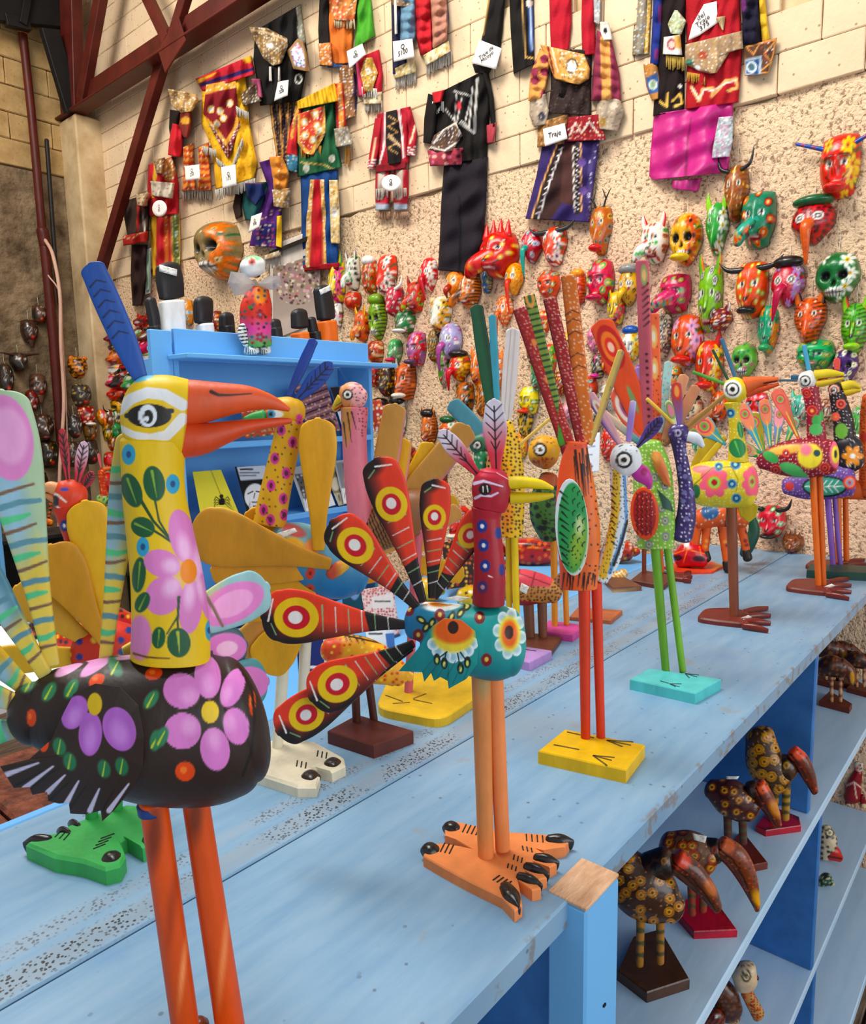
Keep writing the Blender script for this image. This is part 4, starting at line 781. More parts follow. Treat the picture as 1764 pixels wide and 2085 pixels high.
# ================================================= B5: yellow black-spotted bird behind the teal one
F = Fr(onZ(1078, 1338, TOP)); b5 = thing('painted_bird', F, 'yellow black-spotted bird with green head and tall green and white tail boards', 'bird')
part(F, b5, 'body', [(1035, 862, 10, 10, 0), (1037, 900, 20, 18, 0), (1041, 960, 26, 22, 0), (1041, 1030, 27, 24, 0), (1040, 1090, 25, 22, 0)], 'F0BC2A', [('E', 1030, 1020, 14, 70, 0, .8, 'F08A30'), ('D', 8.5, 2.2, ['k'], 5, .95)], step=1.9, cap=(.7, .1))
plate(F, b5, 'wing', EL(1004, 950, 14, 44, 5), 'C98A4A', [('D', 8, 2.2, ['k'], 5, .95)], off=-18, th=8, dome=3, step=2)
part(F, b5, 'neck', [(985, 1010, 12, 12, 0), (978, 960, 13, 12, 0), (982, 925, 17, 14, 0)], '2F8F5A', [('D', 12, 2.5, ['w'], 6, .8)], step=2.2)
part(F, b5, 'head', [(972, 905, 20, 16, 0), (984, 900, 19, 16, 0)], '2C6A48', eyeo(972, 906, 10) + [('L', [(985, 882), (996, 900), (992, 950)], 8, 8, 'C83A9A')], step=2, cap=(.8, .8))
for a_, b_, w_, base, o, pr_ in (((1010, 880), (970, 620), 30, '1F5638', [('A', 0, 0, 0, 16, '12301E')], 'board'), ((1014, 878), (1003, 640), 17, '3E9AB0', [], 'board'), ((1030, 872), (1046, 668), 32, 'D8D0CC', [('L', [(0, 4), (200, 4)], 2, 2, 'B0A8A4'), ('L', [(0, -5), (200, -5)], 2, 2, 'B0A8A4')], 'board'), ((998, 900), (918, 818), 36, '4A8C9C', [], 'board'), ((1050, 912), (1132, 842), 7, 'E0B85A', [], 'bar')):
    paddle(F, b5, a_, b_, w_, 7, w_ * .4, base, o, (4, 4), pr_, 2.2, 'tail_feather')
leg(F, b5, (1048, 1085), (1054, 1332), 15, 13, 'E8C41E', step=4); leg(F, b5, (1036, 1085), (1038, 1336), 13, 12, 'D8B01A', step=4, off=(10, 10))
slab(F, b5, 'base_block', [(1012, 1332), (1046, 1312), (1124, 1324), (1078, 1348)], .020, 'B48CC8'); marks(F, b5, 'painted_toes', [[(1070, 1322), (1092, 1325)]], 2.5, TOP + .0202)
# ================================================= B6: ochre headed bird on magenta block
F = Fr(onZ(1142, 1288, TOP)); b6 = thing('painted_bird', F, 'bird with round ochre head, ringed eye and green wing, on magenta block', 'bird')
part(F, b6, 'body', [(1118, 970, 18, 16, 0), (1112, 1010, 30, 26, 0), (1112, 1050, 32, 28, 0), (1122, 1088, 24, 22, 0)], '3E6A2A', [('D', 17, 5.5, ['14200e'], 5, .8), ('D', 9, 2, ['14200e'], 8, .6), ('E', 1125, 975, 26, 14, 'B0502A')], step=2, cap=(.5, .6))
part(F, b6, 'head', [(1104, 918, 33, 28, 0), (1116, 922, 34, 28, 0)], 'D89A22', [('E', 1110, 945, 34, 14, 0, .6, 'C06A1E')] + eyeo(1100, 915, 14) + [('D', 7, 1.3, ['3a2408'], 5, .8, ('E', 1104, 898, 32, 16))] + strokes(9, 1085, 930, 1130, 940, 12, 1, 9, 2, '7A2410', 2), step=1.8, cap=(.85, .7))
leg(F, b6, (1128, 1080), (1130, 1283), 15, 12, 'E0902A', step=4); leg(F, b6, (1148, 1085), (1154, 1272), 13, 11, 'E0902A', step=4, off=(8, 8))
slab(F, b6, 'base_block', [(1100, 1284), (1118, 1262), (1192, 1272), (1166, 1292)], .018, 'D04A96')
# ================================================= flamingo
F = Fr(onZ(831, 1425, TOP)); fl_ = thing('painted_bird', F, 'pink long-necked bird looking left, one pink leg on a rounded yellow board', 'bird')
part(F, fl_, 'neck', [(742, 1130, 24, 22, 0), (734, 1050, 25, 22, 0), (726, 970, 25, 22, 0), (722, 890, 25, 22, 0), (722, 830, 28, 24, 0)], 'D8788A', [('A', 728, 0, 755, 0, 'C8606E'), ('E', 706, 850, 10, 55, 0, .4, 'D0904A'), ('D', 7.5, 1.7, ['5a1020'], 5, .9, ('E', 738, 830, 10, 60)), ('L', [(700, 860), (706, 910)], 3, 1, 'k'), ('L', [(708, 840), (716, 900)], 3, 1, 'k'), ('L', [(716, 838), (726, 875)], 3, 1, 'k')], step=1.9, cap=(.3, .1))
part(F, fl_, 'head', [(704, 808, 25, 20, 0), (718, 806, 29, 24, 0), (730, 812, 24, 22, 0)], 'D98F5A', [('E', 735, 800, 24, 40, 0, .4, 'E8A8A8'), ('D', 7, 1.5, ['5a1020'], 5, .9, ('E', 735, 795, 18, 30))] + eyeo(708, 803, 11), step=1.7, cap=(.5, .7))
part(F, fl_, 'beak', [(698, 814, 15, 15, 0), (688, 824, 10, 11, 0), (681, 834, 6, 6, 0)], 'C8A82A', [('L', [(698, 824), (682, 834)], 4, 3, 'B02418'), ('L', [(698, 818), (684, 826)], 2, 1, 'k')], step=1.8, cap=(.2, .6))
part(F, fl_, 'body', [(762, 1085, 40, 34, 6), (800, 1062, 48, 40, 6), (850, 1040, 46, 40, 6), (890, 1050, 24, 24, 6)], '8A5A34', [('S', 730, 1060, 800, 1030, 12, .4, 'k')], step=2.2)
TN = 'C08A3E'
for a_, b_, w_, c_, oo in (((758, 1110), (806, 822), 52, TN, 0), ((775, 1100), (812, 888), 64, 'E3A616', 10), ((752, 1112), (955, 868), 56, TN, 12), ((790, 1095), (880, 902), 46, 'E0AC1A', 24), ((758, 1125), (938, 1038), 40, 'C9924A', 8), ((790, 1165), (660, 1172), 46, 'D8962A', 22), ((820, 1140), (945, 1172), 40, 'DDA41E', 26), ((850, 1120), (925, 1010), 40, 'E0B02A', 30)):
    V_ = [('A', 0, w_ * .38, 0, w_ * .5, 'D07AA0')]
    paddle(F, fl_, a_, b_, w_, 8, w_ * .5, c_, V_, (oo, oo + 4), 'board', 2.4, 'tail_feather')
leg(F, fl_, (852, 1070), (831, 1424), 22, 17, 'C9626E', step=4)
slab(F, fl_, 'base_board', [(764, 1440), (795, 1372), (975, 1362), (990, 1405), (900, 1466)], .017, 'DDB32A', round_=.22)
marks(F, fl_, 'painted_toes', [[(785, 1415), (820, 1428)], [(842, 1424), (880, 1432)], [(842, 1422), (868, 1412)], [(835, 1430), (800, 1432)]], 2.5, TOP + .0172, '6A4A10')
# ================================================= B7: pink-ringed yellow neck
F = Fr(onZ(590, 1535, TOP)); b7 = thing('painted_bird', F, 'blue bird with yellow pink-ringed neck and dark blue crest, on cream feet', 'bird')
sp = sum([[('E', x, y, 9, 12, 'D83A96'), ('E', x, y, 4, 6, '5a1040')] for x, y in ((610, 852), (596, 900), (560, 933), (583, 963), (552, 988), (577, 1015), (537, 1038), (579, 1048), (551, 1058), (573, 875))], [])
part(F, b7, 'neck', [(549, 1066, 34, 30, 0), (557, 1020, 32, 28, 0), (570, 960, 30, 26, 0), (583, 900, 28, 25, 0), (592, 855, 27, 24, 0)], 'DDA61C', sp + [('D', 15, 1.8, ['3a2408'], 4, .8)], step=1.9, cap=(.05, .1))
part(F, b7, 'head', [(560, 840, 30, 26, 0), (588, 838, 31, 28, 0), (600, 838, 28, 26, 0)], 'DDA61C', [('E', 552, 843, 26, 9, 'w'), ('E', 552, 843, 9, 9, '4AA8D0'), ('E', 552, 843, 4, 4, 'k'), ('E', 610, 850, 6, 8, 'D83A96')], step=2, cap=(.5, .8))
part(F, b7, 'beak', [(535, 846, 12, 12, 0), (515, 850, 10, 10, 0), (500, 852, 5, 5, 0)], '3A9A4A', step=3)
crest(F, b7, (600, 818), (676, 738), 38, '1F3F94', '24489C', '0E1530', off=(-4, -8), w0=12); paddle(F, b7, (588, 806), (640, 690), 22, 8, 8, '1F3F94', [], (0, -4), 'board', 2, 'crest_feather')
bo = [('A', 0, 1090, 0, 1200, '1F6FA8')]
for x, y, a_, b_, c_ in ((598, 1080, 26, 12, 'C8524A'), (598, 1110, 24, 16, 'E8B030'), (636, 1112, 16, 16, 'E8924A'), (632, 1167, 9, 13, 'D8402A'), (632, 1197, 9, 8, 'D8402A'), (655, 1135, 9, 8, 'E0603A'), (660, 1090, 14, 12, 'E8C050'), (690, 1110, 12, 10, 'D8603A')): bo += [('E', x, y, a_, b_, 20, .3, c_), ('E', x, y, a_ * .3, b_ * .3, 0, 0, '7a1a14' if a_ < 10 else c_)]
part(F, b7, 'body', [(560, 1092, 32, 30, 0), (600, 1112, 52, 46, 0), (655, 1145, 66, 56, 0), (705, 1165, 56, 50, 0), (732, 1172, 38, 36, 0)], '7FB8C4', bo, step=2, cap=(.3, .5))
part(F, b7, 'tail_stub', [(672, 1168, 13, 13, -48), (690, 1155, 15, 15, -48), (704, 1150, 10, 10, -48)], 'C8503A', [('A', 680, 0, 700, 0, 'E8B030')], step=2.4)
sticker(F, b7, [(562, 1086), (600, 1074), (606, 1082), (572, 1096)], -46)
YL_ = 'E0A012'
for a_, b_, w_, pr_, c_, oo in (((649, 1118), (647, 852), 78, 'round', YL_, -50), ((672, 1148), (388, 1078), 120, 'round', 'C98C26', -54), ((645, 1160), (430, 1160), 60, 'board', 'D8962A', -40), ((640, 1200), (480, 1235), 80, 'board', 'D89A1E', -30), ((650, 1215), (530, 1362), 92, 'round', 'DDA012', -20), ((640, 1200), (470, 1340), 70, 'board', 'C98C3A', -10), ((600, 1110), (500, 1045), 50, 'board', YL_, 20)):
    paddle(F, b7, a_, b_, w_, 12, 24, c_, [('A', 0, w_ * .4, 0, w_ * .55, 'E8B84A')], (oo, oo), pr_, 2.6, 'tail_feather')
leg(F, b7, (588, 1200), (564, 1536), 28, 22, 'E4DEC6', step=4, off=(-6, -6)); leg(F, b7, (628, 1200), (612, 1518), 26, 20, 'DCD6C0', step=4, off=(8, 8))
slab(F, b7, 'foot_block', [(482, 1560), (520, 1520), (560, 1502), (640, 1508), (700, 1540), (704, 1556), (676, 1570), (646, 1562), (628, 1562), (652, 1576), (644, 1600), (606, 1600)], .018, 'E6DCC0', bev=.004)
nail(F, b7, (622, 1578), (648, 1584), 44, .019, base='2a201c'); nail(F, b7, (668, 1552), (694, 1558), 44, .019, base='2a201c')
marks(F, b7, 'painted_claw_lines', [[(606 + 9 * k, 1548 + 2 * k), (616 + 9 * k - 12, 1560 + 2 * k)] for k in range(3)] + [[(648 + 9 * k, 1528 + 2 * k), (658 + 9 * k - 12, 1540 + 2 * k)] for k in range(3)], 2.5, TOP + .0182)
# ================================================= B8: red bird behind at far left
F = Fr(onZ(205, 1690, TOP)); b8 = thing('painted_bird', F, 'red bird behind at far left with yellow paddle feathers, on green clawed feet', 'bird')
part(F, b8, 'neck', [(205, 1270, 26, 24, 0), (188, 1200, 27, 24, 0), (165, 1120, 27, 24, 0), (146, 1060, 28, 25, 0), (138, 1030, 32, 27, 0)], 'C8321E', sum([dot2(x, y, 9, 12, '1F2F80', 'w') for x, y in ((131, 1070), (142, 1118), (190, 1195), (195, 1262))], []), step=2.2, cap=(.1, .2))
part(F, b8, 'head', [(128, 1012, 34, 28, 0), (145, 1012, 36, 30, 0), (160, 1016, 30, 26, 0)], 'D8442A', [('L', [(108, 1004), (118, 1008), (135, 1022)], 5, 3, 'w'), ('L', [(112, 1028), (124, 1038), (136, 1052)], 5, 3, 'w'), ('E', 113, 1020, 7, 11, '1a1a2a'), ('E', 131, 996, 9, 4, '3A4AA0')], step=2, cap=(.6, .6))
part(F, b8, 'beak', [(116, 996, 14, 14, 0), (100, 992, 12, 12, 0), (86, 996, 6, 6, 0)], 'E09A66', step=2.4, cap=(.2, .5)); part(F, b8, 'beak', [(112, 1016, 8, 10, 0), (98, 1010, 6, 8, 0), (90, 1006, 3, 4, 0)], 'D88A56', step=2.4)
crest(F, b8, (140, 988), (126, 872), 20, 'C83040', 'B83038', 'k'); crest(F, b8, (156, 990), (172, 898), 26, 'C83040', 'DDB8C8', 'k', off=(-6, -6)); crest(F, b8, (165, 1000), (190, 960), 22, 'A02030', 'B83040', 'k')
for a_, b_, w_, c_, oo in (((222, 1275), (172, 1020), 92, 'E0A812', -30), ((215, 1310), (98, 1112), 110, 'CE8E1E', -40), ((200, 1320), (30, 1196), 80, 'D09A2A', -10), ((230, 1330), (-20, 1345), 60, 'D8A622', 0)):
    paddle(F, b8, a_, b_, w_, 14, 24, c_, [], (oo, oo), 'round', 3, 'tail_feather')
part(F, b8, 'body', [(170, 1330, 40, 36, 0), (220, 1330, 66, 56, 0), (280, 1340, 60, 52, 0)], 'C8321E', [('D', 30, 7, ['E8C030', '1F2F80'], 3, .7)], step=3)
leg(F, b8, (186, 1380), (187, 1692), 30, 26, '2F9A48', step=5); leg(F, b8, (236, 1380), (238, 1676), 28, 24, '2F9A48', step=5, off=(10, 10))
slab(F, b8, 'foot_block', [(52, 1716), (90, 1700), (122, 1694), (130, 1684), (150, 1674), (165, 1668), (205, 1652), (262, 1636), (300, 1640), (330, 1690), (320, 1708), (290, 1722), (258, 1702), (246, 1710), (256, 1740), (245, 1760), (215, 1768), (168, 1752), (110, 1742)], .022, '3FAA55', bev=.004)
for a_, b_, w_ in (((100, 1706), (52, 1722), 26), ((218, 1748), (240, 1752), 50), ((140, 1694), (120, 1700), 14), ((160, 1680), (142, 1684), 14), ((300, 1712), (318, 1705), 40)): nail(F, b8, a_, b_, w_, .022)
marks(F, b8, 'painted_claw_lines', [[(112 + 9 * k, 1704 + 3 * k), (124 + 9 * k, 1692 + 2 * k)] for k in range(3)] + [[(190 + 5 * k, 1728 - 7 * k), (215 + 6 * k, 1718 - 7 * k)] for k in range(4)], 2.5, TOP + .0222)
# ================================================= B13: small fish-tailed bird, dark block
F = Fr(onZ(745, 1492, TOP)); b13 = thing('painted_bird', F, 'small yellow and red bird with dark brown legs, on a dark brown block', 'bird')
part(F, b13, 'body', [(668, 1322, 22, 20, 0), (710, 1330, 38, 34, 0), (765, 1350, 40, 36, 0), (815, 1372, 24, 22, 0)], 'E8A42A', [('E', 675, 1320, 22, 26, 0, .5, 'D8502A'), ('D', 12, 3, ['F4D040', 'D8402A'], 4, .7), ('L', [(690, 1290), (780, 1310)], 3, 3, 'k')] + strokes(7, 700, 1290, 760, 1300, 8, 6, 12, 2.5, 'k', 2), step=2.2)
for k in range(4): paddle(F, b13, (790, 1360), (800 + k * 14, 1395 - k * 5), 20, 8, 12, 'F0B03A', [('L', [(10, 0), (40, 0)], 3, 3, 'D8402A')], (0, 0), 'board', 2.4, 'tail_feather')
leg(F, b13, (722, 1365), (727, 1484), 18, 17, '4A1F16', step=4); leg(F, b13, (748, 1365), (762, 1468), 17, 16, '4A1F16', step=4, off=(8, 8))
slab(F, b13, 'base_block', [(667, 1487), (727, 1454), (842, 1487), (761, 1517)], .023, '5E2A20')
# ================================================= B9-B12: birds toward the wall
F = Fr(onZ(1496, 1264, TOP)); b9 = thing('painted_bird', F, 'yellow flowered bird with orange beak on one brown leg, right of the lime green bird', 'bird')
fl2 = lambda x, y, r, sq=1: [('F', x, y, r, 7, 'F0607A', '7FC84A', 10, .34, sq), ('E', x, y, r * .5 * sq, r * .5, 'F07A40'), ('E', x, y, r * .38 * sq, r * .38, '8FD050'), ('E', x, y, r * .2 * sq, r * .2, 'B01A20')]
bd = lambda x, y, r: [('E', x, y, r, r, '4A94B8'), ('E', x, y, r * .72, r * .72, '1A4A78'), ('E', x, y, r * .35, r * .35, '8FC8D0')]
part(F, b9, 'body', [(1405, 985, 34, 30, 0), (1430, 985, 44, 38, 0), (1480, 985, 48, 42, 0), (1520, 985, 46, 40, 0)], 'D8C02A', [('D', 7, 1, ['F4F0C0'], 3, .7)] + fl2(1455, 982, 31) + fl2(1532, 980, 30, .5) + bd(1491, 985, 10) + bd(1500, 1014, 10) + bd(1498, 945, 11) + bd(1464, 950, 9) + [('E', 1430, 955, 20, 8, 'F07A7A'), ('L', [(1410, 990), (1450, 953), (1490, 950), (1503, 975), (1500, 1000)], 2, 1.5, '7A6A10'), ('E', 1418, 1000, 8, 14, '1F6A3A')], step=1.8, cap=(.4, .55), e=2.5)
part(F, b9, 'neck', [(1504, 940, 22, 20, 0), (1500, 880, 15, 14, 0), (1494, 840, 13, 13, 0), (1492, 820, 18, 16, 0)], 'CDB322', [('D', 7, 1, ['F4F0C0'], 3, .6)] + bd(1488, 841, 10) + lf(1502, 912, 20, 17, 70, '1F7A3E', '5FB04A') + lf(1508, 875, 17, 6, 80, '1F7A3E'), step=1.8, cap=(.1, .2))
part(F, b9, 'head', [(1488, 796, 24, 20, 0), (1500, 794, 27, 22, 0), (1516, 794, 20, 18, 0)], 'D8BE2A', eye(1492, 792, 19), step=1.7, cap=(.6, .3))
part(F, b9, 'upper_beak', [(1518, 784, 18, 16, 0), (1550, 776, 10, 10, 0), (1584, 772, 5, 5, 0)], 'D8622E', [('L', [(1556, 780), (1582, 775)], 3, 2, '3a1410')], step=2, cap=(.2, .5)); part(F, b9, 'lower_beak', [(1520, 802, 8, 10, 0), (1550, 792, 7, 8, 0), (1586, 782, 3, 4, 0)], 'CC4A22', step=2, cap=(.2, .5))
for a_, b_, w_, c_ in (((1484, 775), (1452, 712), 6, '2A4A2A'), ((1498, 768), (1470, 690), 9, '3E6A8A'), ((1478, 782), (1412, 757), 7, '5A9A3A')): paddle(F, b9, a_, b_, w_, 4, 3, c_, [], (0, 0), 'bar', 2, 'crest_feather')
def efe(Fx, par, a_, b_, w_, c1, edge, off=(6, 10)):
    L = math.dist(a_, b_); return paddle(Fx, par, a_, b_, w_, 5, 6, edge, [('E', L * .78, 0, L * .3, w_ * .44, 0, 0, c1), ('E', L * .8, 0, w_ * .34, w_ * .32, 0, 0, 'D03A6A'), ('E', L * .8, 0, w_ * .27, w_ * .25, 0, 0, 'F0904A'), ('E', L * .8, 0, w_ * .2, w_ * .18, 0, 0, '4FB04A'), ('E', L * .8, 0, w_ * .1, w_ * .09, 0, 0, 'D83A5A'), ('L', [(10, 0), (L * .55, 0)], 3, 2, 'E8D050'), ('L', [(8, 3), (L * .5, w_ * .2)], 2, 2, '3A9A5A')], off, 'round', 1.9, 'tail_feather')
efe(F, b9, (1478, 905), (1424, 858), 42, 'F08A50', '4AA0B8'); efe(F, b9, (1460, 915), (1400, 870), 36, 'F08A50', '4AA0B8', (12, 18))
paddle(F, b9, (1430, 945), (1476, 890), 14, 6, 8, 'D0B02A', [], (8, 8), 'bar', 2.4, 'tail_feather'); paddle(F, b9, (1410, 955), (1462, 872), 26, 6, 10, 'B89A22', [], (10, 10), 'board', 2.4, 'tail_feather')
plate(F, b9, 'lower_feather', [(1498, 1022), (1530, 1020), (1545, 1030), (1540, 1052), (1525, 1064), (1508, 1050)], 'BFA51E', off=4, th=6, step=3)
leg(F, b9, (1490, 1030), (1496, 1262), 23, 19, '8A4A2C', [('A', 1492, 0, 1505, 0, '6A2E1E')], step=4)
BF = '6E2A22'
def feet(Fx, par, x0, y0, x1, w_, n=4, base=BF, h=.014):
    """oval footboard with rounded toes at its right end"""
    L = x1 - x0; nm = [slab(Fx, par, 'foot_board', [(x0, y0), (x0 + L * .1, y0 - w_ * .55), (x0 + L * .45, y0 - w_ * .6), (x0 + L * .72, y0 - w_ * .35), (x0 + L * .7, y0 + w_ * .38), (x0 + L * .3, y0 + w_ * .2)], h, base, bev=.004, round_=.3)]
    for k in range(n):
        t = k / (n - 1) - .5; a_ = (x0 + L * .62, y0 + t * w_ * .8); b_ = (x1 - L * .05 * abs(t) * 2, y0 + t * w_ * 1.35 + w_ * .1); nail(Fx, par, a_, b_, w_ * .34, h * 1.05, base=base, name='toe')
feet(F, b9, 1418, 1256, 1572, 34)
sticker(F, b9, [(1508, 1258), (1524, 1252), (1532, 1256), (1516, 1263)], -14)
F = Fr(onZ(1666, 1200, TOP)); b10 = thing('painted_bird', F, 'maroon flowered bird with yellow beak and long orange legs, second from the right', 'bird')
MR = '8A1428'
part(F, b10, 'body', [(1548, 940, 14, 12, 0), (1580, 935, 30, 26, 0), (1630, 932, 40, 34, 0), (1680, 930, 38, 32, 0), (1696, 930, 34, 28, 0)], MR, [('D', 7, 1.2, ['F0E0D0'], 5, .8), ('E', 1600, 915, 40, 10, -8, .3, 'E8B040'), ('E', 1570, 930, 18, 10, 30, 0, '3FA04A'), ('E', 1612, 955, 26, 12, 20, 0, '4FB05A'), ('E', 1630, 970, 16, 10, 0, 0, '4FB05A')]
     + [('E', 1650, 928, 26, 26, 0, .15, 'F0D83A'), ('E', 1642, 915, 12, 12, 0, .5, 'F07A90'), ('E', 1664, 922, 7, 7, 0, 0, '2A4A4A'), ('E', 1702, 925, 12, 28, 0, .15, 'F06A80'), ('E', 1702, 925, 8, 18, 0, 0, 'F0D83A'), ('E', 1702, 924, 3, 8, 0, 0, 'k')] + bull(1580, 957, 11, ['E8503A', MR, 'E8503A', MR]) + bull(1680, 952, 11, ['E8503A', MR, 'E8503A', MR]) + bull(1601, 922, 8, ['E8503A', MR, 'w']), step=1.8, cap=(.5, .4), e=2.5)
part(F, b10, 'neck', [(1664, 900, 21, 18, 0), (1660, 850, 18, 16, 0), (1654, 810, 17, 15, 0), (1650, 790, 19, 16, 0)], MR, [('D', 7, 1.1, ['F0E0D0'], 5, .8)] + bull(1643, 800, 10, ['E8503A', MR, 'E8503A', MR]) + bull(1654, 836, 11, ['E8503A', MR, 'E8503A', 'E8C050']) + [('E', 1664, 856, 10, 12, 0, 0, '3FA04A'), ('E', 1662, 874, 14, 12, 0, 0, '4FB05A'), ('E', 1676, 845, 7, 10, 0, 0, '3FA04A')], step=1.8, cap=(.1, .2))
part(F, b10, 'head', [(1640, 774, 18, 16, 0), (1652, 772, 19, 17, 0)], 'D8D4D0', eye(1640, 775, 15.5), step=1.6, cap=(.8, .6))
part(F, b10, 'upper_beak', [(1660, 764, 11, 12, 0), (1690, 760, 9, 9, 0), (1718, 762, 4, 4, 0)], 'D4BC2A', [('L', [(1668, 772), (1716, 766)], 3, 2, 'B02A20')], step=1.9, cap=(.2, .5)); part(F, b10, 'lower_beak', [(1662, 782, 8, 10, 0), (1690, 777, 6, 7, 0), (1718, 770, 3, 4, 0)], 'C8A822', step=1.9, cap=(.2, .5))
for a_, b_, w_, c_ in (((1648, 755), (1638, 703), 10, '4A9AC0'), ((1630, 768), (1612, 768), 10, '2A5A78'), ((1624, 774), (1584, 774), 5, '3A5A6A')): paddle(F, b10, a_, b_, w_, 4, 4, c_, [], (0, 0), 'bar', 2, 'crest_feather')
paddle(F, b10, (1705, 752), (1705, 728), 14, 6, 10, 'E0504A', [], (0, 0), 'board', 2, 'crest_feather')
for a_, b_, w_, c_, ed in (((1556, 925), (1508, 822), 30, 'F08A60', '4AA0B8'), ((1570, 915), (1556, 812), 28, 'F08A60', '4AA0B8'), ((1580, 912), (1590, 826), 24, 'F09AA0', '6A8AC0'), ((1628, 895), (1580, 792), 30, 'E8705A', 'E8604A'), ((1570, 935), (1510, 910), 26, 'C8A070', '2F8A4A'), ((1600, 905), (1622, 850), 22, '8FD0A0', '4AA070'), ((1560, 935), (1530, 840), 34, 'A8901E', 'A8901E')):
    efe(F, b10, a_, b_, w_, c_, ed)
leg(F, b10, (1656, 970), (1668, 1198), 15, 13, 'D8641E', step=4); leg(F, b10, (1670, 970), (1678, 1194), 13, 12, 'C85A1A', step=4, off=(6, 6))
feet(F, b10, 1598, 1194, 1736, 30); sticker(F, b10, [(1678, 1194), (1694, 1188), (1702, 1192), (1688, 1198)], -12)
F = Fr(onZ(1698, 1163, TOP)); b11 = thing('painted_bird', F, 'violet bird with black flowered neck and short yellow beak, lilac legs on dark green block', 'bird')
part(F, b11, 'body', [(1600, 990, 16, 14, 0), (1640, 988, 28, 24, 0), (1690, 980, 36, 30, 0), (1730, 976, 34, 30, 0)], '6A4694', [('D', 6, 1, ['D8C8E8'], 5, .7), ('E', 1680, 990, 46, 22, 0, 0, '14201c'), ('E', 1680, 990, 42, 18, 0, 0, '3A9A84'), ('L', [(1640, 990), (1720, 990)], 2, 2, 'w'), ('E', 1608, 990, 9, 9, 0, 0, 'C83A3A')] + [('L', [(x, 990), (x + 10, 978)], 2, 2, 'w') for x in range(1650, 1710, 12)] + [('L', [(x, 990), (x + 10, 1002)], 2, 2, 'w') for x in range(1650, 1710, 12)] + bull(1731, 982, 14, ['D83A3A', 'F08A6A', '8A9AB8', 'D83A3A']), step=1.9, cap=(.5, .4))
part(F, b11, 'neck', [(1722, 900, 24, 20, 0), (1716, 850, 21, 18, 0), (1708, 815, 18, 16, 0), (1705, 800, 17, 15, 0)], '1E1418', [('D', 7, 1.1, ['F0E0E0'], 5, .8)] + bull(1713, 822, 10, ['E8604A', '8a1a1a', 'E8604A']) + bull(1702, 848, 9, ['E8604A', 'E8904A']) + [('E', 1714, 877, 13, 16, 0, 0, '6AA83A'), ('F', 1735, 930, 20, 6, 'E8902A', '1A2A3A')], step=1.9, cap=(.1, .3))
part(F, b11, 'chest', [(1726, 905, 30, 26, 0), (1732, 940, 30, 26, 0)], '1E1A20', [('F', 1737, 928, 22, 6, 'E8902A', 'w'), ('D', 8, 1.2, ['w'], 5, .6)], step=2.2)
part(F, b11, 'head', [(1698, 794, 16, 14, 0), (1708, 793, 16, 14, 0)], '1A1416', [('E', 1699, 794, 11, 11, 'F0A090')] + eyeo(1699, 794, 7), step=1.7, cap=(.7, .5))
part(F, b11, 'upper_beak', [(1716, 787, 10, 11, 0), (1735, 782, 8, 8, 0), (1752, 788, 4, 4, 0)], 'D4BC2A', step=2, cap=(.2, .5)); part(F, b11, 'lower_beak', [(1718, 800, 8, 9, 0), (1735, 797, 6, 7, 0), (1752, 794, 3, 4, 0)], 'C8A81E', step=2, cap=(.2, .5))
leg(F, b11, (1686, 1010), (1698, 1160), 14, 12, '7A52A8', step=4); leg(F, b11, (1700, 1010), (1712, 1152), 11, 10, '7A52A8', step=4, off=(6, 6))
slab(F, b11, 'base_block', [(1643, 1160), (1650, 1148), (1790, 1152), (1766, 1166)], .026, '1F4034')
F = Fr(onZ(1712, 1156, TOP)); b12 = thing('painted_bird', F, 'bird at the right edge with dotted orange neck and orange legs, on brown feet', 'bird')
part(F, b12, 'neck', [(1765, 985, 16, 14, 0), (1764, 920, 14, 13, 0), (1765, 850, 14, 13, 0), (1770, 810, 14, 12, 0)], 'D8602A', [('D', 6, 1.3, ['3a1408'], 5, .9), ('E', 1760, 890, 8, 10, 'B03020')], step=2.2)
part(F, b12, 'body', [(1766, 990, 26, 16, 0), (1790, 995, 26, 16, 0)], 'D8602A', [('D', 8, 1.6, ['k'], 3, .8)], step=3); leg(F, b12, (1706, 1000), (1708, 1146), 16, 14, 'E0702A', step=4, off=(0, 0)); leg(F, b12, (1722, 1000), (1724, 1142), 12, 12, 'D8641E', step=4, off=(6, 6))
part(F, b12, 'body', [(1700, 1000, 14, 14, 4), (1730, 998, 18, 18, 4), (1770, 996, 22, 20, 10)], 'D8602A', step=3)
feet(F, b12, 1638, 1150, 1768, 20)
